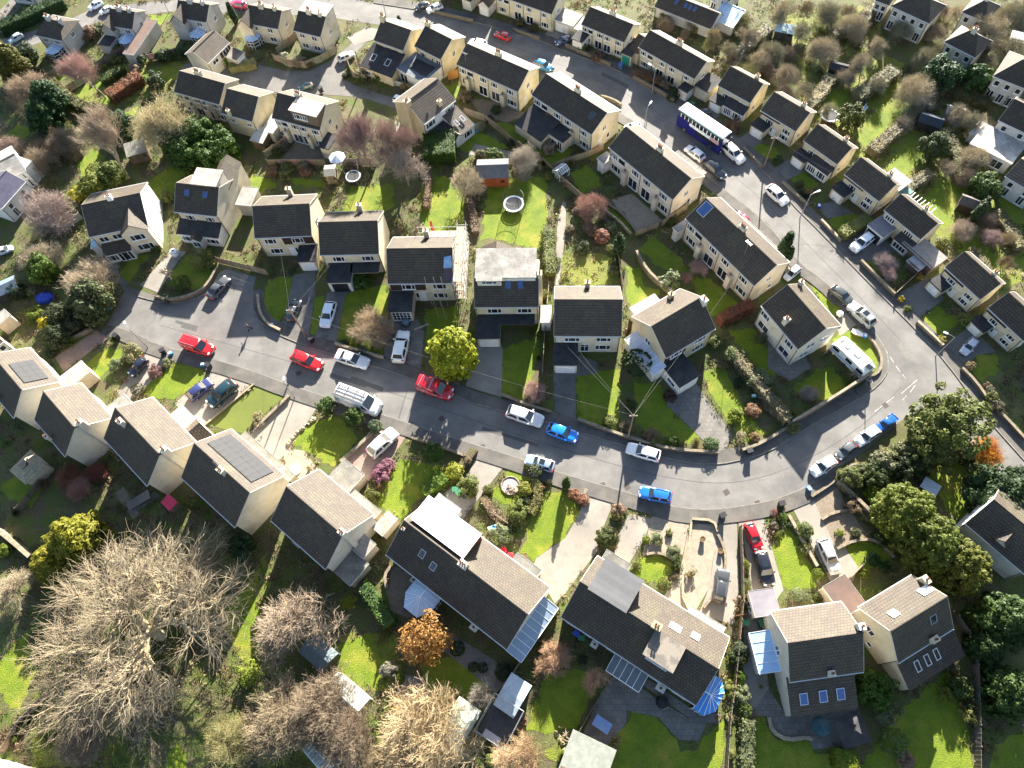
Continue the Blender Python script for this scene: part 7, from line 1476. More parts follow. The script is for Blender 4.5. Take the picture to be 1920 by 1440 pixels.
WL = [
 ([(292,558),(318,566),(348,562),(378,550),(395,534),(409,508)],.7,'curved dark wall round the pollard tree garden',.25),
 ([(486,556),(487,575),(492,594),(505,611),(528,622)],.6,'curved pale-topped wall round the circular lawn',.25),
 ([(630,647),(675,660),(720,673)],.6,'low front wall by the white saloon',.22), ([(941,742),(985,760),(1033,775)],.6,'low front wall below the lit lawn strip of the dormer house',.22),
 ([(1083,789),(1130,806),(1172,821),(1225,838),(1277,847),(1346,851)],.7,'long kerb wall behind the utility pole',.25), ([(1390,846),(1415,838),(1440,825),(1475,804)],.6,'bank wall beside the cream rounded shrub',.25),
 ([(1480,798),(1520,774),(1560,750),(1600,724),(1627,706)],1.5,'tall pale garden wall round the corner house',.22), ([(1365,668),(1400,712),(1440,763),(1478,800)],1.2,'stone wall backing the thick dry hedge',.25),
 ([(1627,707),(1641,704),(1651,690),(1650,666),(1633,637),(1605,618)],.35,'low curved kerb wall round the caravan verge',.2),
 ([(1192,478),(1203,500),(1222,525),(1257,552)],1.1,'old stone wall curving between the middle gardens',.28), ([(1133,397),(1160,417),(1182,441)],.5,'pale edging wall above the gravel garden lawn',.2), ([(1141,386),(1167,403),(1193,437)],.4,'curved stone edging of the gravel garden',.2),
 ([(773,823),(805,832),(835,843),(870,856)],.6,'low stone wall beside the clipped box dome',.22), ([(480,806),(510,777),(544,744)],.5,'timber sleeper wall at the artificial turf edge',.3), ([(385,798),(430,760),(477,721)],.2,'white edging between paving and artificial turf',.15), ([(105,656),(140,637),(176,619)],.6,'stone wall along the pink drive',.25),
 ([(640,868),(678,835),(712,801)],.6,'stone wall along the pink block drive',.3), ([(1477,968),(1503,1015),(1530,1063)],.5,'low wall dividing narrow lawn and pale drive',.25), ([(1520,932),(1542,918),(1563,903)],.35,'low wall at the gravel forecourt kerb',.2), ([(1566,906),(1600,938),(1635,972),(1680,1022),(1716,1060)],1.1,'stone wall below the leylandii row',.3),
 ([(1567,1030),(1600,1014),(1640,1012),(1674,1046)],.4,'curved dwarf wall round the shaded lawn',.22), ([(1539,975),(1560,962),(1607,955)],.3,'curved stone row across the gravel forecourt',.2),
 ([(1293,1148),(1275,1110),(1290,1030),(1296,975)],.3,'pale kerb line beside the yellow gravel',.15), ([(1345,1003),(1358,1030),(1360,1062),(1350,1100),(1318,1140)],.35,'curved brick edging with pots on the yellow gravel',.2), ([(1345,998),(1337,977),(1296,974)],.4,'pale front wall of the yellow gravel garden',.2),
 ([(1212,1040),(1235,1036),(1267,1052)],.3,'stone ring above the oval lawn',.2), ([(1060,88),(1102,106),(1145,125)],.6,'front wall of the green garage house',.25), ([(962,58),(985,66),(1012,75)],.5,'front wall of the long cream pair',.22), ([(1187,147),(1225,168),(1264,192)],.6,'front wall of the dark-roofed pair',.22),
 ([(1393,281),(1410,298),(1428,316)],.5,'front wall at the utility pole house',.22), ([(1466,344),(1490,365),(1513,388)],.5,'front wall of the walled front lawn',.22), ([(1538,415),(1556,434),(1575,454)],.5,'front wall by the pale topped hedge',.22), ([(1612,492),(1643,523),(1675,555)],.6,'dark front wall on the straight road',.22), ([(1717,606),(1740,627),(1765,651)],.6,'front wall at the sunlit drive',.22),
 ([(1800,693),(1825,718),(1852,756),(1885,790),(1918,826)],.6,'long road wall running out of the picture',.25), ([(0,992),(30,1015),(67,1047)],1.2,'white-topped garden wall at the picture edge',.4), ([(1440,1345),(1446,1372),(1475,1388),(1512,1382),(1522,1388)],.4,'wavy pale retaining wall of the dark patio',.3), ([(727,1105),(722,1080),(735,1062)],.5,'curved stone wall in the sunken gravel garden',.25), ([(815,25),(850,33),(888,42)],.5,'forecourt wall by the two parked cars',.22), ([(1100,918),(1095,930),(1104,945)],.4,'dark planter wall at the drive corner',.3),
 ([(1123,182),(1150,190),(1165,200)],.5,'low wall round the corner grass by the cream pair',.2), ([(1620,880),(1600,868),(1570,890)],.3,'low bank wall beside the parked row',.2)]
for q, h_, lb, wd in WL:
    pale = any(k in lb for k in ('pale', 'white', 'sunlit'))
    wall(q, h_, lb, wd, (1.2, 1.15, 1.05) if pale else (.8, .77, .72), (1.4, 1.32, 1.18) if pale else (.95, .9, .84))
mb = MB(); pl = G([(547,828),(565,808),(590,788)]); rnd = random.Random(3)
t = thing('rockery_edge', 'row of pale boulders edging the shadowed lawn by the beige drive', 'rockery')
for i in range(26):
    q = smooth_line(G([(541,832),(556,812),(590,786)]), 2); f = i / 25 * (len(q) - 1); p = q[int(f)].lerp(q[min(int(f) + 1, len(q) - 1)], f % 1)
    link('stone', cached(('rk', i % 4), lambda: MB().lathe([(.05, 0), (.2, .02), (.22, .12), (.12, .22), (.02, .24)], 6).mesh('stone', stone)), t, (p.x + rnd.uniform(-.15, .15), p.y + rnd.uniform(-.15, .15), 0), (0, 0, rnd.uniform(0, 6)), (1.3, 1.25, 1.15), rnd.uniform(.7, 1.5))

# boundary planting: low shrubs along every fence, hedge and wall, and more thorn trees on the hillside
rnd = random.Random(21)
BC = (('dark green', (.06, .085, .025)), ('olive', (.13, .14, .04)), ('brown', (.20, .14, .09)), ('mid green', (.09, .115, .03)), ('straw coloured', (.24, .20, .13)), ('blackish green', (.045, .06, .03)), ('yellow-green', (.17, .17, .05)))
BK_ = (('rounded shrub', 'bush'), ('tufted plant', 'tuft'), ('spiky plant', 'spiky'), ('clipped shrub', 'ball'))
spots = []
for q, lb in [(f[0], f[2]) for f in FN[:-1]] + [(w_[0], w_[2]) for w_ in WL]:
    pts = G(q)
    for a, b in zip(pts[:-1], pts[1:]):
        k = int((b - a).length / 1.25)
        for i in range(k): p = a.lerp(b, (i + .5) / k); spots.append((p.x + rnd.uniform(-1.3, 1.3), p.y + rnd.uniform(-1.3, 1.3), lb))
okm = free_mask(np.array([s_[0] for s_ in spots]), np.array([s_[1] for s_ in spots])); used = set()
for i, ((x, y, lb), o_) in enumerate(zip(spots, okm)):
    if not o_ or rnd.random() > .75: continue
    for _ in range(30):
        c, k = rnd.choice(BC), rnd.choice(BK_[:1] + BK_)
        if (c[0], k[0], lb) not in used: break
    used.add((c[0], k[0], lb)); s_ = rnd.uniform(.45, 1.05)
    tag(link('boundary_shrub', crown_mesh(k[1], i % 3), None, (x, y, s_ * .6), (0, 0, rnd.uniform(0, 6)), c[1], (s_, s_, s_ * .85)), c[0] + ' ' + k[0] + ' by the ' + lb, 'bush', 'low shrubs lining the plot boundaries')
TC = (('brown', (.26, .21, .16)), ('straw', (.36, .31, .20)), ('dark brown', (.21, .17, .135)), ('greenish', (.29, .28, .14)))
refs = [(P(t_[0], t_[1], 2), t_[4]) for t_ in TH]; used = set()
for i, (x, y) in enumerate([(1465,175),(1430,75),(1390,40),(1345,60),(1375,110),(1405,135),(1480,100),(1515,15),(1600,15),(1620,30),(1770,20),(1830,60),(1890,130),(1810,330),(1850,410),(1895,440),(1740,60),(1650,20),(1440,130),(1325,80),(1280,60),(1250,45),(1870,20),(1845,90)]):
    p = P(x, y, 2)
    for r_ in sorted(refs, key=lambda r_: (r_[0] - p).length):
        c = [c for c in TC if (c[0], r_[1]) not in used]
        if c: c = rnd.choice(c); break
    used.add((c[0], r_[1]))
    bare_tree(x, y, rnd.uniform(13, 24), ('spread', 'scrub', 'fuzz', 'vase')[i % 4], 1 + i % 4, c[1], 'small ' + c[0] + ' thorn beside the ' + r_[1], 'tree', 'thorn trees crowding the hillside', 'thorn_tree')

# ------------------------------------------------------------------ poles, wires, lamps
TOPS = {}
def upole(key, x, y, h, label, lean=0):
    p = P(x, y); t = thing('utility_pole', label, 'utility pole', (p.x, p.y, 0), 0)
    link('pole', MB().tube((0, 0, -.2), (lean, 0, h), .13, .09, 9).mesh('pole', M('creosoted_pole', (.22, .165, .115), (.16, .12, .085), 2, fine=.2)), t)
    link('cross_arm', MB().box(-.5, .5, -.04, .04, h - .35, h - .25).mesh('cross_arm', timber), t)
    for x_ in (-.4, 0, .4): link('insulator', cached('ins', lambda: MB().lathe([(.04, 0), (.05, .06), (.03, .12)], 6).mesh('insulator', white)), t, (x_, 0, h - .25))
    TOPS[key] = Vector((p.x + lean, p.y, h - .1)); return t
upole('a', 1177, 822, 7.6, 'tall utility pole behind the long kerb wall, wires fanning out'); upole('b', 575, 632, 7.4, 'utility pole on the pavement by the dark hatchback'); upole('c', 1432, 313, 6.2, 'utility pole at the roadside wall above the bus'); upole('d', 682, 152, 6.0, 'thin dark utility pole at the curved fence')
def wire(a, b, sag, label):
    pts = [a.lerp(b, i / 10) - Vector((0, 0, sag * 4 * (i / 10) * (1 - i / 10))) for i in range(11)]
    tag(link('overhead_wire', MB().path(pts, .008, 3).mesh('overhead_wire', M('grey_cable', (.13, .13, .13), None))), label, 'wire', 'overhead telephone wires')
def eave(key, u): # point on a house eave
    x, y, r, L, D, he, ri = HT[key]; a = math.radians(r); return Vector((x + math.cos(a) * L * u, y + math.sin(a) * L * u, he))
for k, (a, b, s, lb) in enumerate([('a', ('R7', -.3), .5, 'wire from the tall kerb wall pole to the boarded house'), ('a', ('R8', -.4), .4, 'wire from the tall kerb wall pole to the ochre gable house'), ('a', ('R6', .4), .6, 'wire from the tall kerb wall pole to the dormer house'), ('a', ('M1', .3), .8, 'wire from the tall kerb wall pole over the middle gardens'), ('b', ('R3', -.1), .4, 'wire from the hatchback pole to the teal garage house'), ('b', ('R4', -.2), .4, 'wire from the hatchback pole to the open garage house'), ('b', ('S4', .3), .8, 'wire from the hatchback pole across the street'), ('c', ('N7', -.3), .3, 'wire from the bus pole to the glazed ochre house'), ('c', ('N8', .1), .4, 'wire from the bus pole to the flat-extension house'), ('c', ('M1', -.2), .6, 'wire from the bus pole across the road')]):
    wire(TOPS[a], eave(*b), s, lb)
wire(TOPS['a'], TOPS['b'], 1.6, 'long wire along the street between the two poles')
def lamp(x, y, h, rz, label, arm=1.0):
    p = P(x, y); t = thing('street_lamp', label, 'street lamp', (p.x, p.y, 0), rz)
    link('post', MB().tube((0, 0, -.1), (0, 0, h), .075, .05, 7).mesh('post', galv), t); link('arm', MB().path([(0, 0, h), (arm * .4, 0, h + .15), (arm, 0, h + .18)], .035, 5).mesh('arm', galv), t)
    link('lamp_head', MB().box(arm - .1, arm + .45, -.13, .13, h + .12, h + .24).mesh('lamp_head', M('lamp_cover', (.45, .46, .46), None, rough=.4)), t)
lamp(278, 652, 5.2, 2.2, 'grey street lamp at the turning head pavement'); lamp(553, 745, 4.4, 1.6, 'street lamp by the artificial turf corner', .4); lamp(1222, 176, 5.0, 2.4, 'street lamp before the dark-roofed pair'); lamp(1207, 245, 4.6, 1.0, 'street lamp by the cream pair verge'); lamp(1754, 668, 5.0, 2.6, 'street lamp at the junction wall'); lamp(1622, 716, 3.4, 2.0, 'short lamp at the caravan corner wall', .4); lamp(1500, 408, 5.0, .4, 'street lamp on the straight upper road'); lamp(317, 24, 4.2, 0, 'street lamp on the far top road'); lamp(724, 30, 4.2, .5, 'street lamp at the side lane mouth')

# ------------------------------------------------------------------ bins
def bin_(x, y, col, label, sc=1.0):
    p = P(x, y); t = thing('wheelie_bin', label, 'bin', (p.x, p.y, .11), random.uniform(0, 6), 'wheelie bins and boxes put out'); t.scale = (sc,) * 3
    link('body', cached('binb', lambda: MB().add([(-.23, -.27, .05), (.23, -.27, .05), (.23, .27, .05), (-.23, .27, .05), (-.29, -.34, .98), (.29, -.34, .98), (.29, .34, .98), (-.29, .34, .98)], [(0, 3, 2, 1), (4, 5, 6, 7), (0, 1, 5, 4), (1, 2, 6, 5), (2, 3, 7, 6), (3, 0, 4, 7)]).mesh('body', plast)), t, col=col)
    link('lid', cached('binl', lambda: MB().box(-.31, .31, -.37, .40, .985, 1.06).mesh('lid', plast)), t, col=tuple(c * 1.3 for c in col))
    for s in (-1, 1): link('wheel', cached('binw', lambda: MB().tube((-.03, 0, 0), (.03, 0, 0), .1, n=8).mesh('wheel', tyre)), t, (s * .26, .3, .1))
def box_(x, y, col, label):
    p = P(x, y); t = thing('recycling_box', label, 'box', (p.x, p.y, .11), random.uniform(0, 6), 'wheelie bins and boxes put out')
    link('tub', cached('rtub', lambda: MB().add([(-.27, -.2, 0), (.27, -.2, 0), (.27, .2, 0), (-.27, .2, 0), (-.33, -.25, .4), (.33, -.25, .4), (.33, .25, .4), (-.33, .25, .4)], [(0, 3, 2, 1), (4, 5, 6, 7), (0, 1, 5, 4), (1, 2, 6, 5), (2, 3, 7, 6), (3, 0, 4, 7)]).mesh('tub', plast)), t, col=col); link('contents', cached('rcon', lambda: MB().box(-.2, .22, -.16, .14, .402, .5).mesh('contents', white)), t)
BK, BL, GN = (.02, .02, .022), (.02, .22, .45), (.03, .12, .06)
for x, y, c, lb in ((223,635,BK,'black bin at the turning head kerb'),(310,663,BK,'black bin beside the clipped drive pavement'),(395,690,BK,'black bin at the paved drive corner'),(1352,970,BK,'black bin between the yellow gravel and long drive'),(1462,948,BK,'black bin at the kerb ball bushes'),(1402,850,BK,'dark bin standing on the sunlit footway'),(587,640,BK,'black bin at the foot of the pavement pole'),(603,174,BK,'dark bin on the side lane verge'),(1394,1170,GN,'green bin by the slatted gate'),(1424,1170,GN,'green bin in the shade of the house passage'),(1080,1190,(.02,.06,.3),'blue bin behind the long roofed pair'),(1090,1198,GN,'green bin beside the blue one'),(862,928,GN,'green bin at the white dormer drive'),(870,932,(.03,.03,.05),'dark bin next to the green drive bin'),(855,922,GN,'green bin nearest the mixed shrub'),(1163,130,(.05,.1,.25),'navy bin at the green garage kerb'),(1296,203,GN,'green bin behind the bus')): bin_(x, y, c, lb)
for x, y, c, lb in ((512,612,BL,'blue recycling box at the circular lawn wall'),(205,580,BL,'blue recycling box at the turning head wall'),(322,665,BL,'blue recycling box beside the black drive bin'),(383,686,BL,'blue recycling box on the lawn corner'),(1515,918,(.02,.2,.5),'blue recycling bag at the forecourt kerb'),(1534,389,(.02,.04,.3),'navy box by the ochre house garage'),(1620,632,BL,'blue box on the corner verge wall'),(1412,745,(.04,.25,.2),'teal box under the shaded bank')): box_(x, y, c, lb)

# ------------------------------------------------------------------ sheds, garden buildings
def shed(x, y, L, W, hgt, rz, label, wallc, roofc, rise=.45, name='garden_shed', cat='shed', pent=False, door=True):
    p = P(x, y, hgt * .5); t = thing(name, label, cat, (p.x, p.y, 0), math.radians(rz)); mb = MB()
    if pent:
        mb.add([(-L/2,-W/2,0),(L/2,-W/2,0),(L/2,W/2,0),(-L/2,W/2,0),(-L/2,-W/2,hgt),(L/2,-W/2,hgt),(L/2,W/2,hgt+rise),(-L/2,W/2,hgt+rise)], [(0,1,5,4),(1,2,6,5),(2,3,7,6),(3,0,4,7),(4,5,6,7)])
        rf = [MB().slab([(-L/2-.12,-W/2-.15,hgt-.02),(L/2+.12,-W/2-.15,hgt-.02),(L/2+.12,W/2+.12,hgt+rise+.05),(-L/2-.12,W/2+.12,hgt+rise+.05)], .06)]
    else:
        mb.add([(-L/2,-W/2,0),(L/2,-W/2,0),(L/2,W/2,0),(-L/2,W/2,0),(-L/2,-W/2,hgt),(L/2,-W/2,hgt),(L/2,W/2,hgt),(-L/2,W/2,hgt),(-L/2,0,hgt+rise),(L/2,0,hgt+rise)], [(0,1,5,4),(1,2,6,9,5),(2,3,7,6),(3,0,4,8,7),(4,5,9,8),(6,7,8,9)])
        o = .15; k = rise / (W / 2)
        rf = [MB().slab([(-L/2-o,-W/2-o,hgt-o*k+.05),(L/2+o,-W/2-o,hgt-o*k+.05),(L/2+o,0,hgt+rise+.05),(-L/2-o,0,hgt+rise+.05)], .06), MB().slab([(L/2+o,W/2+o,hgt-o*k+.05),(-L/2-o,W/2+o,hgt-o*k+.05),(-L/2-o,0,hgt+rise+.05),(L/2+o,0,hgt+rise+.05)], .06)]
    link('wall', mb.mesh('wall', timber), t, col=wallc)
    for r in rf: link('roof', r.mesh('roof', M('shed_felt', (1, 1, 1), (.8, .8, .8), 1.5, fine=.15, objcol=True, bump=.3, rough=.9)), t, col=roofc)
    if door: link('door', cached('shd', lambda: MB().box(-.4, .4, -.04, 0, .05, 1.75).mesh('door', timber)), t, (0, -W / 2 - .005, 0), col=tuple(c * .8 for c in wallc)); link('window', cached('shw', lambda: MB().box(-.3, .3, -.03, 0, 1.0, 1.5).mesh('window', glass)), t, (L * .32, -W / 2 - .004, 0))
    return t
shed(925, 325, 4.6, 3.6, 2.1, 0, 'orange-red summerhouse with a grey felt roof behind the round trampoline', (1.1, .33, .13), (.13, .13, .135), .8, 'summerhouse', 'summerhouse')
shed(622, 328, 1.5, 2.0, 2.0, 4, 'small pale garden shed at the back fence', (1.0, .9, .75), (.28, .26, .22), .3)
shed(862, 1358, 2.6, 4.4, 2.1, -32, 'pale green roofed shed beside the grey bare tree', (.55, .5, .42), (.33, .36, .31), .35)
shed(962, 1304, 2.3, 3.5, 2.0, -32, 'blue-grey roofed shed against the long fence', (.6, .55, .5), (.40, .46, .50), .4)
shed(1100, 1425, 4.6, 4.0, 2.1, -24, 'wide pale green shed roof at the bottom edge', (.75, .68, .55), (.30, .31, .26), .35, pent=True)
shed(260, 287, 3.0, 2.4, 2.0, 20, 'mossy grey old shed under the laurel clump', (.5, .42, .34), (.24, .23, .19), .4, pent=True)
shed(602, 1225, 3.4, 2.4, 1.9, -38, 'dark glazed greenhouse among the contorted branches', (.3, .35, .36), (.12, .15, .16), .7, 'greenhouse', 'greenhouse', door=False)
shed(1569, 133, 2.6, 1.8, 1.7, -25, 'small black garden cabin at the bright lawn head', (.06, .06, .07), (.03, .03, .035), .4)
shed(1741, 232, 3.2, 2.2, 1.7, -28, 'blue-black cabin by the stone hedge', (.10, .12, .14), (.03, .04, .055), .5)
shed(1470, 62, 3.0, 1.6, 1.6, -20, 'tiny shed with a pale turquoise roof in the thicket', (.5, .5, .45), (.6, .72, .72), .25, pent=True)
shed(1905, 82, 2.6, 2.0, 2.4, -25, 'white flat-topped shed at the picture edge', (.3, .28, .25), (.75, .76, .76), .1, pent=True)
shed(1787, 215, 2.4, 1.8, 1.6, -20, 'pale ribbed shed at the hedge end', (.55, .52, .45), (.36, .36, .30), .4)
shed(1812, 385, 2.2, 1.8, 1.7, -30, 'little dark shed by the pair of cypresses', (.20, .16, .13), (.10, .085, .08), .6)
shed(15, 545, 3.4, 2.4, 1.9, 30, 'dark blue shed at the picture edge by the round bush', (.10, .13, .18), (.12, .16, .21), .5)
shed(1727, 478, 5.2, 2.6, 1.9, -57, 'corrugated grey lean-to garage beside the bend house', (.5, .48, .45), (.26, .245, .24), .25, pent=True)
shed(1716, 498, 2.0, 1.8, 1.5, -57, 'small grey box shed in front of the corrugated garage', (.5, .48, .48), (.32, .31, .33), .1, pent=True)
shed(492, 262, 2.2, 2.6, 1.9, -20, 'pale sheet-roofed store between the terrace houses', (.6, .5, .36), (.5, .48, .44), .3, pent=True)
# pyramid-roofed stone outbuilding
p = P(62, 880, 1.2); t = thing('outbuilding', 'square stone outbuilding with a tiled pyramid roof and dark hatch', 'outbuilding', (p.x, p.y, 0), math.radians(-35))
link('wall', MB().box(-1.6, 1.6, -1.5, 1.5, 0, 2.1).mesh('wall', render), t, col=(.5, .42, .3))
for i in range(4): link('roof', cached('pyr', lambda: MB().slab([(-1.75, -1.75, 0), (1.75, -1.75, 0), (.5, -.5, .9), (-.5, -.5, .9)], .08).mesh('roof', M('stone_tile', (.36, .31, .22), (.28, .24, .17), 1.5, fine=.2, brick=(.5, .35, .03, .6, 'xy'), world=False))), t, (0, 0, 2.12), (0, 0, i * math.pi / 2))
link('hatch', MB().box(-.48, .48, -.48, .48, 2.99, 3.12).mesh('hatch', blackp), t)
# glasshouse with a white frame
def glasshouse(x, y, L, W, rz, label, h=1.7, rise=.7):
    p = P(x, y, 1.2); t = thing('greenhouse', label, 'greenhouse', (p.x, p.y, 0), math.radians(rz)); fr, n = MB(), 5
    for i in range(n + 1):
        X = -L / 2 + L * i / n
        for a, b in (((X, -W/2, 0), (X, -W/2, h)), ((X, W/2, 0), (X, W/2, h)), ((X, -W/2, h), (X, 0, h + rise)), ((X, W/2, h), (X, 0, h + rise))): fr.tube(a, b, .035, n=4)
    for yz in ((-W/2, h), (W/2, h), (0, h + rise), (-W/2, .05), (W/2, .05)): fr.tube((-L/2, *yz), (L/2, *yz), .06, n=4)
    link('frame', fr.mesh('frame', white), t); gm = M('greenhouse_glass', (.62, .66, .62), None, rough=.1, spec=.6, alpha=.35)
    for q in ([(-L/2,-W/2,h),(L/2,-W/2,h),(L/2,0,h+rise),(-L/2,0,h+rise)], [(L/2,W/2,h),(-L/2,W/2,h),(-L/2,0,h+rise),(L/2,0,h+rise)], [(-L/2,-W/2,0),(L/2,-W/2,0),(L/2,-W/2,h),(-L/2,-W/2,h)], [(L/2,W/2,0),(-L/2,W/2,0),(-L/2,W/2,h),(L/2,W/2,h)], [(-L/2,W/2,0),(-L/2,-W/2,0),(-L/2,-W/2,h),(-L/2,0,h+rise),(-L/2,W/2,h)], [(L/2,-W/2,0),(L/2,W/2,0),(L/2,W/2,h),(L/2,0,h+rise),(L/2,-W/2,h)]):
        mb = MB(); mb.quad(*q); link('pane', mb.mesh('pane', gm), t)
    link('staging', MB().box(-L/2+.2, L/2-.2, .3, W/2-.15, .7, .76).mesh('staging', timber), t)
glasshouse(648, 1308, 4.6, 3.0, -36, 'white-framed greenhouse at the edge of the bramble thicket')
glasshouse(600, 1418, 4.0, 2.0, -42, 'low white-framed cold frame in the bottom thicket', .6, .15)
glasshouse(1052, 336 - 18, 2.0, 1.6, 40, 'small clear greenhouse dome by the long boundary fence', 1.2, .5)

# ------------------------------------------------------------------ play things, garden furniture
def tramp(x, y, R, label, net=True, dark=(.02, .02, .022)):
    p = P(x, y, .8); t = thing('trampoline', label, 'trampoline', (p.x, p.y, 0)); n = 24
    ring = lambda r, z: [(r * math.cos(2 * math.pi * i / n), r * math.sin(2 * math.pi * i / n), z) for i in range(n + 1)]
    link('mat', MB().lathe([(R * .82, .80), (R * .82, .82)], n).mesh('mat', M('jumping_mat', (.05, .052, .055), (.07, .07, .072), 4)), t)
    mb = MB(); a, b = ring(R * .83, .84), ring(R, .84)
    for i in range(n): mb.quad(a[i], b[i], b[i + 1], a[i + 1])
    link('pad', mb.mesh('pad', paint), t, col=(.55, .62, .68)); link('rim', MB().path(ring(R, .80), .05).mesh('rim', galv), t)
    for i in range(6):
        th = i * math.pi / 3; c, s = math.cos(th) * R, math.sin(th) * R
        link('leg', MB().tube((c, s, 0), (c, s, .8), .03, n=5).mesh('leg', galv), t)
        if net: link('net_pole', MB().tube((c, s, .8), (c, s, 2.5), .025, n=5).mesh('net_pole', blackp), t)
    if net:
        link('net_hoop', MB().path(ring(R, 2.5), .03).mesh('net_hoop', blackp), t); mb = MB(); k = 48
        for i in range(k):
            c, s = math.cos(2 * math.pi * i / k) * R, math.sin(2 * math.pi * i / k) * R; mb.tube((c, s, .85), (c, s, 2.5), .006, n=3, cap=False)
        for z in (1.2, 1.6, 2.0): mb.path(ring(R, z), .006, 3)
        link('net', mb.mesh('net', blackp), t)
tramp(963, 382, 1.55, 'round trampoline with a black safety net on the bright lawn'); tramp(662, 330, 1.2, 'hoop trampoline in the shade behind the tall fence'); tramp(1556, 216, 1.4, 'grey round trampoline beside the bright lawn yew', False)
p = P(937, 1352, 1.5); t = thing('trampoline', 'square cage trampoline beside the blue-grey shed', 'trampoline', (p.x, p.y, 0), math.radians(-30))
link('mat', MB().box(-1.6, 1.6, -1.9, 1.9, .8, .84).mesh('mat', M('jumping_mat', None, None)), t)
for z in (.86, 2.5): link('rail', MB().path([(-1.8, -2.1, z), (1.8, -2.1, z), (1.8, 2.1, z), (-1.8, 2.1, z), (-1.8, -2.1, z)], .045).mesh('rail', galv), t)
for a in (-1.8, 1.8):
    for b in (-2.1, 0, 2.1): link('post', cached('tpost', lambda: MB().tube((0, 0, 0), (0, 0, 2.5), .04, n=5).mesh('post', galv)), t, (a, b, 0))
link('pad', MB().box(-1.0, 1.0, -2.1, -1.4, .86, .92).mesh('pad', M('grey_pad', (.42, .40, .42), None)), t)
p = P(632, 296, 1.9); t = thing('parasol', 'white garden parasol on the pebbled patio', 'parasol', (p.x, p.y, 0))
link('canopy', MB().lathe([(1.35, 1.9), (1.3, 2.0), (.7, 2.25), (.05, 2.5)], 8).mesh('canopy', paint), t, col=(.62, .68, .76)); link('pole', MB().tube((0, 0, 0), (0, 0, 2.55), .03, n=6).mesh('pole', galv), t)
p = P(1540, 1362, 1.9); t = thing('parasol', 'closed dark teal parasol on the shaded dark patio', 'parasol', (p.x, p.y, 0))
link('canopy', MB().lathe([(1.05, 1.9), (1.0, 2.0), (.6, 2.2), (.05, 2.4)], 8).mesh('canopy', paint), t, col=(.008, .045, .055)); link('pole', MB().tube((0, 0, 0), (0, 0, 2.45), .03, n=6).mesh('pole', galv), t)
p = P(1597, 1368, 2.0); t = thing('gazebo', 'black gazebo at the edge of the shaded lawn', 'gazebo', (p.x, p.y, 0), .25)
for i in range(4): link('canopy', cached('gz', lambda: MB().slab([(-1.5, -1.5, 0), (1.5, -1.5, 0), (.1, -.1, .7), (-.1, -.1, .7)], .03).mesh('canopy', felt)), t, (0, 0, 2.1), (0, 0, i * math.pi / 2))
for a in (-1.4, 1.4):
    for b in (-1.4, 1.4): link('post', cached('gzp', lambda: MB().tube((0, 0, 0), (0, 0, 2.1), .04, n=5).mesh('post', blackp)), t, (a, b, 0))
def chair(x, y, col, label, rz=0, sc=1.0):
    p = P(x, y, .4); t = thing('garden_chair', label, 'chair', (p.x, p.y, .02), rz, 'garden chairs set out'); t.scale = (sc,) * 3
    link('seat', cached('chs', lambda: MB().lathe([(.30, .38), (.34, .42), (.30, .45)], 10).mesh('seat', plast)), t, col=col)
    link('backrest', cached('chb', lambda: MB().path([(.33 * math.cos(a), .33 * math.sin(a), .72 - .1 * abs(math.cos(a))) for a in [math.pi * i / 8 for i in range(9)]], .06).mesh('backrest', plast)), t, col=col)
    for i in range(4): link('leg', cached('chl', lambda: MB().tube((.24, .24, 0), (.2, .2, .4), .025, n=4).mesh('leg', plast)), t, rot=(0, 0, i * math.pi / 2), col=col)
ORG, CRM = (.60, .24, .02), (.55, .02, .03)
chair(744, 1310, ORG, 'orange bowl chair nearer the round patio', 0, 1.3); chair(744, 1331, ORG, 'orange bowl chair nearer the straw blond hazel', 2, 1.3); chair(945, 1033, CRM, 'red round chair by the yellow cordyline', 1, 1.1); chair(958, 1042, CRM, 'red round chair nearest the lit roof eave', 2, 1.1)
def table(x, y, L, W, rz, col, label):
    p = P(x, y, .7); t = thing('garden_table', label, 'table', (p.x, p.y, .02), math.radians(rz))
    mb = MB()
    for i in range(6): mb.box(-L / 2, L / 2, -W / 2 + W * i / 6, -W / 2 + W * (i + .94) / 6, .70, .74)
    link('table_top', mb.mesh('table_top', plast), t, col=col)
    for a in (-1, 1):
        for b in (-1, 1): link('leg', cached('tbl', lambda: MB().box(-.04, .04, -.04, .04, 0, .7).mesh('leg', plast)), t, (a * (L / 2 - .1), b * (W / 2 - .1), 0), col=tuple(c * .8 for c in col))
table(1129, 1358, 1.9, 1.2, -33, (.16, .26, .48), 'blue covered table on the cobbled patio'); table(925, 992, 1.2, .9, 20, (.75, .75, .72), 'white table with a turquoise bowl on the terrace'); table(1113, 1398, 1.7, 1.0, -28, (.28, .30, .34), 'grey bench table in front of the wide pale shed'); table(1745, 912, 2.0, 1.6, -40, (.42, .48, .55), 'pale blue slatted table in the fir clearing')
p = P(926, 989, .78); tag(link('bowl', MB().lathe([(.1, 0), (.28, .14), (.24, .14), (.08, .03)], 12).mesh('bowl', plast), None, (p.x, p.y, .78), col=(.05, .35, .6)), 'turquoise bowl standing on the white terrace table', 'bowl')
p = P(1243, 1316, .8); t = thing('barbecue', 'black covered barbecue against the long pair back wall', 'barbecue', (p.x, p.y, .02), .4); link('cover', MB().lathe([(.7, 0), (.62, .8), (.5, 1.05), (.1, 1.15)], 10).mesh('cover', blackp), t); link('handle', MB().box(-.3, .3, -.72, -.66, .8, .86).mesh('handle', galv), t)
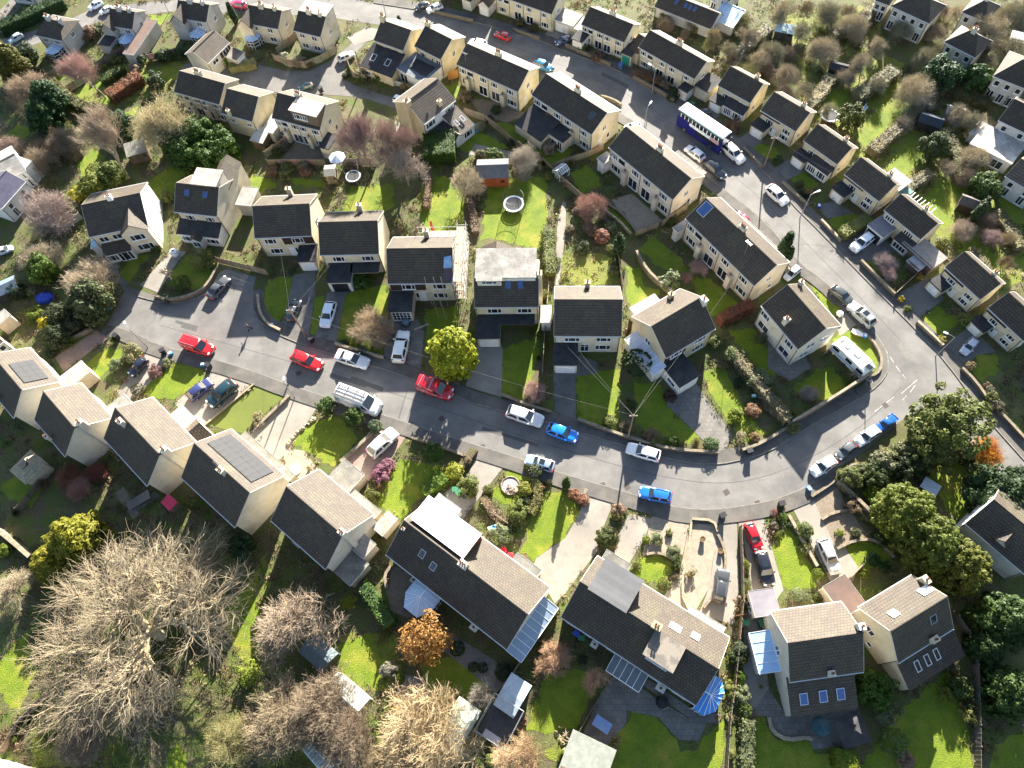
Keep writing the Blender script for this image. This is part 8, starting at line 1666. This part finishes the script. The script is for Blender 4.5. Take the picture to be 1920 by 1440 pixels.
p = P(83, 558, .3); t = tag(link('tarpaulin', MB().lathe([(1.5, 0), (1.3, .5), (.6, .75), (.1, .8)], 7).mesh('tarpaulin', M('blue_sheet', (.015, .04, .32), (.03, .07, .40), 2, bump=.6, rough=.4)), None, (p.x, p.y, 0), scale=(1, .7, 1)), 'crumpled blue tarpaulin under the dark trees', 'tarpaulin')
p = P(327, 474, .5); t = thing('water_tank', 'white plastic tank on the pollard drive', 'tank', (p.x, p.y, .04)); link('body', MB().lathe([(.55, 0), (.62, .4), (.55, .9), (.2, 1.05)], 10).mesh('body', white), t); link('cap', MB().lathe([(.18, 1.05), (.18, 1.12)], 8).mesh('cap', blackp), t)
p = P(322, 945, .6); t = thing('playhouse', 'small play house with a pink roof behind the gabled houses', 'playhouse', (p.x, p.y, 0), math.radians(-40)); link('wall', MB().box(-.8, .8, -.6, .6, 0, 1.2).mesh('wall', timber), t); link('roof', MB().slab([(-.9, -.7, 1.21), (.9, -.7, 1.21), (.9, .7, 1.5), (-.9, .7, 1.5)], .05).mesh('roof', plast), t, col=(.65, .04, .10))
def potplant(x, y, label, r=.28, plant=None):
    p = P(x, y); t = thing('plant_pot', label, 'pot', (p.x, p.y, .03), 0, 'terracotta pots'); t.scale = (r / .28,) * 3
    link('pot', cached('tpot', lambda: MB().lathe([(.18, 0), (.27, .42), (.29, .42), (.29, .5), (.24, .5), (.22, .44)], 10).mesh('pot', pot)), t); link('soil', cached('tsoil', lambda: MB().lathe([(.22, .44), (.2, .46)], 8).mesh('soil', soil)), t)
for x, y, r, lb in ((1349,1035,.3,'pot on the upper bend of the curved edging'),(1316,1013,.35,'pot at the start of the curved edging'),(985,1344,.32,'pot nearest the blue-grey shed'),(984,1354,.3,'second pot of the row by the oval lawn'),(977,1360,.32,'third pot of the row by the oval lawn'),(975,1370,.36,'last and largest pot of the row by the oval lawn'),(985,1043,.3,'pot at the red chairs planter'),(580,880,.25,'pot on the gravel beside the boulders'),(533,868,.3,'pot at the lit house corner'),(1425,1288,.25,'pot at the dark patio corner'),(1345,1346,.25,'pot by the fan conservatory step')): potplant(x, y, lb, r)
p = P(553, 880, .3); tag(link('millstone', MB().lathe([(.7, 0), (.72, .18), (.65, .22), (.1, .2)], 16).mesh('millstone', white), None, (p.x, p.y, .03)), 'white round stone table on the pale gravel', 'stone table')
p = P(850, 918, .3); t = thing('timber_planter', 'dark timber planter trough at the pale drive mouth', 'planter', (*P(877, 862)[:2], 0), math.radians(55)); link('trough', MB().box(-1.6, 1.6, -.5, .5, 0, .6).mesh('trough', timber), t, col=(.5, .4, .3)); link('soil', MB().box(-1.5, 1.5, -.4, .4, .601, .63).mesh('soil', soil), t)
t = thing('circular_paving', 'round grey paved circle in the small terraced front garden', 'paving', (*P(957, 911)[:2], .04)); link('disc', MB().lathe([(1.15, 0), (1.15, .05)], 24).mesh('disc', M('circle_setts', (.30, .27, .27), (.24, .22, .22), 2, fine=.2)), t)
mb = MB()
for i in range(20): mb.tube((1.15 * math.cos(i * .3307), 1.15 * math.sin(i * .3307), .08), (1.15 * math.cos((i + 1) * .3307), 1.15 * math.sin((i + 1) * .3307), .08), .09, n=5)
link('edging', mb.mesh('edging', stone), t, col=(1.3, 1.2, 1.1))
t = thing('timber_trellis', 'row of pale timber trellis screens above the house terrace', 'trellis', (*P(938, 975)[:2], 0), math.radians(-35))
for i in range(9): link('slat', cached('tsl', lambda: MB().box(-.05, .05, -.03, .03, 0, 1.1).mesh('slat', timber)), t, (i * .28 - 1.1, 0, 0), col=(1.5, 1.4, 1.1))
for z in (.35, .95): link('rail', MB().box(-1.2, 1.25, .03, .07, z, z + .07).mesh('rail', timber), t, col=(1.5, 1.4, 1.1))
t = thing('pergola', 'white pergola of open beams behind the carport house', 'pergola', (*P(1727, 382, 2.1)[:2], 0), math.radians(-52))
for i in range(7): link('beam', cached('pgb', lambda: MB().box(-.05, .05, -1.0, 1.0, 2.0, 2.14).mesh('beam', white)), t, (i * .6 - 1.8, 0, 0))
for a in (-1.8, 1.8):
    for b in (-.9, .9): link('post', cached('pgp', lambda: MB().box(-.05, .05, -.05, .05, 0, 2.0).mesh('post', white)), t, (a, b, 0))
t = thing('gate', 'slatted brown gate closing the long drive', 'gate', (*P(1376, 1157)[:2], 0), math.radians(5))
for i in range(8): link('slat', cached('gsl', lambda: MB().box(-.06, .06, -.02, .02, 0, 1.5).mesh('slat', timber)), t, (i * .16, 0, 0), col=(1.1, .7, .5))
t = thing('gate', 'orange boarded gate between the cream pair and the solar extension house', 'gate', (*P(842, 150)[:2], 0), math.radians(15))
for i in range(9): link('slat', cached('gs2', lambda: MB().box(-.09, .09, -.02, .02, 0, 1.7).mesh('slat', timber)), t, (i * .2, 0, 0), col=(1.9, 1.0, .35))
# steps and path behind the gabled houses
t = thing('garden_steps', 'flight of grey stone steps in the shade behind the gabled houses', 'steps', (*P(262, 940)[:2], 0), math.radians(28))
for i in range(7): link('step', cached('stp', lambda: MB().box(-.22, .22, -.6, .6, 0, .14).mesh('step', conc)), t, (i * .45 - 1.3, 0, i * .1))
# scaffolding on the house under repair
x, y, r, L, D, he, ri = HT['R5']; t = thing('scaffolding', 'steel scaffolding with boarded lifts round the repaired gable', 'scaffolding', (x, y, 0), math.radians(r)); st = M('scaffold_tube', (.36, .35, .34), (.26, .25, .25), 3, rough=.5, metal=.3); bd = M('scaffold_board', (.42, .34, .25), (.30, .25, .19), 2, fine=.3)
xs, ys = (L / 2 + .25, L / 2 + 1.45), [-.9 + 1.9 * i for i in range(6)]
for a in xs:
    for b in ys: link('standard', cached('std', lambda: MB().tube((0, 0, 0), (0, 0, 7.2), .035, n=5).mesh('standard', st)), t, (a, b, 0))
    for z in (2.1, 3.1, 4.2, 5.2, 6.3): link('ledger', cached('ldg', lambda: MB().tube((0, -1.3, 0), (0, 9.0, 0), .032, n=5).mesh('ledger', st)), t, (a, 0, z))
for b in ys:
    for z in (2.1, 4.2, 6.3): link('transom', cached('trn', lambda: MB().tube((-.2, 0, 0), (1.5, 0, 0), .03, n=5).mesh('transom', st)), t, (xs[0], b, z))
for z in (2.15, 4.25, 6.35):
    for i in range(4):
        for j in range(3): link('board', cached('brd', lambda: MB().box(-.11, .11, 0, 2.85, 0, .04).mesh('board', bd)), t, (xs[0] + .18 + i * .27, -.9 + 3.1 * j, z + .03))
for k, (a, b) in enumerate(((2.2, -.7), (3.2, -.7), (1.0, -.7))): link('standard', cached('std', None), t, (a, b, 0))
for z in (2.1, 4.2): link('ledger', MB().tube((.6, -.7, z), (L / 2 + 1.6, -.7, z), .032, n=5).mesh('ledger', st), t)
for a, b, c, d in ((2.0, -2.6, 1.2, -.5), (3.1, -2.9, 2.2, -.6)): link('brace', MB().tube((a, b, 0), (c, d, 4.6), .032, n=5).mesh('brace', st), t)
for i in range(6): link('rear_rail', MB().tube((-1.0 + i * 1.1, D + 1.2, 0), (-1.0 + i * 1.1, D + 1.2, 6.0), .03, n=5).mesh('rear_rail', st), t)
for z in (4.2, 5.4): link('rear_ledger', MB().tube((-1.2, D + 1.2, z), (L / 2 + 1.4, D + 1.2, z), .03, n=5).mesh('rear_ledger', st), t)
link('rear_platform', MB().box(.6, L / 2 + 1.2, D + .3, D + 1.4, 4.28, 4.33).mesh('rear_platform', bd), t)
p = P(810, 440, 1); tag(link('rubbish_chute', MB().slab([(0, 0, .4), (.7, 0, .4), (.5, 2.0, 1.6), (.2, 2.0, 1.6)], .2).mesh('rubbish_chute', plast), None, (p.x, p.y, 0), (0, 0, .3), (.6, .05, .03)), 'red plastic chute behind the house under repair', 'chute')
p = P(790, 612, .2); tag(link('plank', MB().box(-1.1, 1.1, -.12, .12, 0, .08).mesh('plank', bd), None, (p.x, p.y, .06), (0, 0, .42)), 'pale plank lying on the brown block drive', 'plank')
p = P(761, 604, .5); t = thing('handcart', 'blue covered handcart in front of the glazed garage', 'cart', (p.x, p.y, .05), .2); link('cover', MB().lathe([(.6, .3), (.55, .7), (.2, .95)], 8).mesh('cover', plast), t, col=(.12, .18, .24)); [link('wheel', cached('hcw', lambda: MB().tube((-.05, 0, 0), (.05, 0, 0), .25, n=10).mesh('wheel', tyre)), t, (s * .5, -.2, .25)) for s in (-1, 1)]
t = thing('slide', 'small blue and green children slide on the back lawn', 'slide', (*P(896, 249)[:2], .02), .3); link('chute', MB().slab([(-.2, 0, .1), (.2, 0, .1), (.2, 1.2, .8), (-.2, 1.2, .8)], .06).mesh('chute', plast), t, col=(.03, .25, .5)); [link('leg', MB().tube((s * .18, 1.2, 0), (s * .18, 1.2, .8), .03, n=5).mesh('leg', plast), t, col=(.05, .4, .12)) for s in (-1, 1)]
t = thing('climbing_frame', 'small green climbing frame on the bright lawn by the stone hedge', 'climbing frame', (*P(1690, 222)[:2], .02), .4)
for a in (-.8, .8):
    for s in (-1, 1): link('leg', MB().tube((a, s * .7, 0), (a, 0, 1.6), .04, n=5).mesh('leg', plast), t, col=(.04, .3, .18))
link('top_bar', MB().tube((-.9, 0, 1.6), (.9, 0, 1.6), .045, n=5).mesh('top_bar', plast), t, col=(.04, .3, .18)); link('seat', MB().box(-.25, .25, -.12, .12, .45, .5).mesh('seat', plast), t, col=(.6, .1, .05)); [link('rope', MB().tube((s * .2, 0, .5), (s * .2, 0, 1.6), .012, n=3).mesh('rope', white), t) for s in (-1, 1)]
p = P(1620, 206, .5); tag(link('garden_bench', MB().box(-1.1, 1.1, -.25, .25, .4, .46).box(-1.1, 1.1, .2, .26, .46, .9).box(-1.0, -.92, -.2, .2, 0, .4).box(.92, 1.0, -.2, .2, 0, .4).mesh('garden_bench', M('pale_bench', (.42, .46, .50), None)), None, (p.x, p.y, .01), (0, 0, .9)), 'pale blue bench beside the hedge on the bright lawn', 'bench')
p = P(1610, 624, .4); t = thing('rowing_boat', 'small white dinghy with an orange stripe on the corner verge', 'boat', (p.x, p.y, .03), -.5)
prof = [(-.9, .25), (-.5, .4), (.2, .42), (.7, .28), (1.0, .03)]; mb = MB(); k = len(prof)
mb.add([(x_, -w2, .38) for x_, w2 in prof] + [(x_, w2, .38) for x_, w2 in prof] + [(x_ * .85, -w2 * .4, 0) for x_, w2 in prof] + [(x_ * .85, w2 * .4, 0) for x_, w2 in prof], [(2*k+i, 2*k+i+1, i+1, i) for i in range(k-1)] + [(k+i, k+i+1, 3*k+i+1, 3*k+i) for i in range(k-1)] + [(2*k+i, 3*k+i, 3*k+i+1, 2*k+i+1) for i in range(k-1)] + [(0, k, 3*k, 2*k)] + [(i, i+1, k+i+1, k+i) for i in range(k-1)])
link('hull', mb.mesh('hull', paint), t, col=(.8, .8, .78)); link('stripe', MB().box(-.6, .5, -.44, -.41, .26, .34).mesh('stripe', plast), t, col=(.7, .2, .05))
t = thing('covered_trailer', 'white sheeted trailer on the verge behind the silver crossover', 'trailer', (*P(1575, 588, .5)[:2], .03), .3); link('cover', MB().lathe([(.5, .3), (.46, .6), (.2, .8)], 6).mesh('cover', white), t); [link('wheel', cached('hcw', None), t, (s * .4, 0, .25)) for s in (-1, 1)]
p = P(150, 1370, .2)
# flat-roofed bright building in the bottom corner
p = P(5, 1478, 2.6); t = thing('outhouse', 'white flat-roofed outhouse with a dark vent in the bottom corner', 'outhouse', (p.x, p.y, 0), math.radians(-12)); link('wall', MB().box(-4.2, 3.8, -3, 2.0, 0, 2.5).mesh('wall', render), t, col=WHITE); link('flat_roof', MB().box(-4.4, 4.0, -3.2, 2.2, 2.503, 2.62).mesh('flat_roof', M('white_membrane', None)), t); link('vent', MB().box(-.2, .7, .2, .5, 2.62, 2.75).mesh('vent', blackp), t)

# ------------------------------------------------------------------ the walker in the street
def person(x, y, rz, label):
    p = P(x, y); t = thing('person', label, 'person', (p.x, p.y, .018), rz)
    J = {'pel': (0, 0, .95), 'ch': (.05, 0, 1.28), 'nk': (.08, 0, 1.47), 'hd': (.11, 0, 1.62), 'top': (.12, 0, 1.72),
         'hl': (0, .10, .90), 'kl': (.16, .10, .50), 'al': (.20, .10, .09), 'tl': (.38, .11, .04), 'hr': (0, -.10, .90), 'kr': (-.06, -.10, .50), 'ar': (-.30, -.10, .14), 'tr': (-.14, -.11, .05),
         'sl': (.05, .19, 1.40), 'el': (-.10, .25, 1.13), 'wl': (.02, .25, .90), 'ml': (.06, .25, .82), 'sr': (.05, -.19, 1.40), 'er': (.12, -.25, 1.13), 'wr': (.30, -.23, .98), 'mr': (.38, -.23, .95)}
    Rr = dict(pel=.145, ch=.155, nk=.06, hd=.10, top=.06, hl=.09, kl=.062, al=.045, tl=.04, hr=.09, kr=.062, ar=.045, tr=.04, sl=.072, el=.05, wl=.034, ml=.04, sr=.072, er=.05, wr=.034, mr=.04)
    E_ = ['pel-ch', 'ch-nk', 'nk-hd', 'hd-top', 'pel-hl', 'hl-kl', 'kl-al', 'al-tl', 'pel-hr', 'hr-kr', 'kr-ar', 'ar-tr', 'ch-sl', 'sl-el', 'el-wl', 'wl-ml', 'ch-sr', 'sr-er', 'er-wr', 'wr-mr']
    ks = list(J); me = bpy.data.meshes.new('body'); me.from_pydata([J[k] for k in ks], [tuple(ks.index(q) for q in e.split('-')) for e in E_], [])
    cloth = M('dark_clothes', (.035, .032, .04), (.05, .045, .055), 6, world=False); skin = M('skin', (.42, .26, .19), None)
    me.materials.append(cloth); o = link('body', me, t)
    sk = o.modifiers.new('skin', 'SKIN'); o.modifiers.new('sub', 'SUBSURF').levels = 1
    o.modifiers['sub'].render_levels = 1; me.skin_vertices or o.data.attributes
    for i, k in enumerate(ks):
        v = me.skin_vertices[0].data[i]; v.radius = (Rr[k],) * 2; v.use_root = (i == 0)
    link('face', MB().lathe([(.03, 1.50), (.085, 1.56), (.098, 1.63), (.08, 1.70), (.02, 1.735)], 10).mesh('face', skin, True), t, (.125, 0, 0))
    link('hair', MB().lathe([(.10, 1.60), (.112, 1.66), (.09, 1.73), (.02, 1.765)], 10).mesh('hair', M('dark_hair', (.03, .02, .015), None), True), t, (.09, 0, 0))
    for s, q in ((1, J['ml']), (-1, J['mr'])):
        h = link('hand', MB().box(-.05, .03, -.02, .02, -.045, .045).mesh('hand', skin), t, q)
        for i in range(4): link('finger', cached(('fg', i), lambda: MB().tube((0, 0, 0), (.05 + .01 * (i in (1, 2)), 0, -.035), .009, n=5).mesh('finger', skin)), h, (.03, -.0, .03 - i * .021))
        link('thumb', cached('thumb', lambda: MB().tube((0, 0, 0), (.03, .0, .045), .011, n=5).mesh('thumb', skin)), h, (-.02, .012 * s, .04))
    for q in (J['tl'], J['tr']): link('shoe', cached('shoe', lambda: MB().box(-.19, .07, -.05, .05, -.045, .04).mesh('shoe', blackp)), t, q)
    return t
person(470, 618, math.radians(200), 'dark-clothed person walking across the sunny turning head')
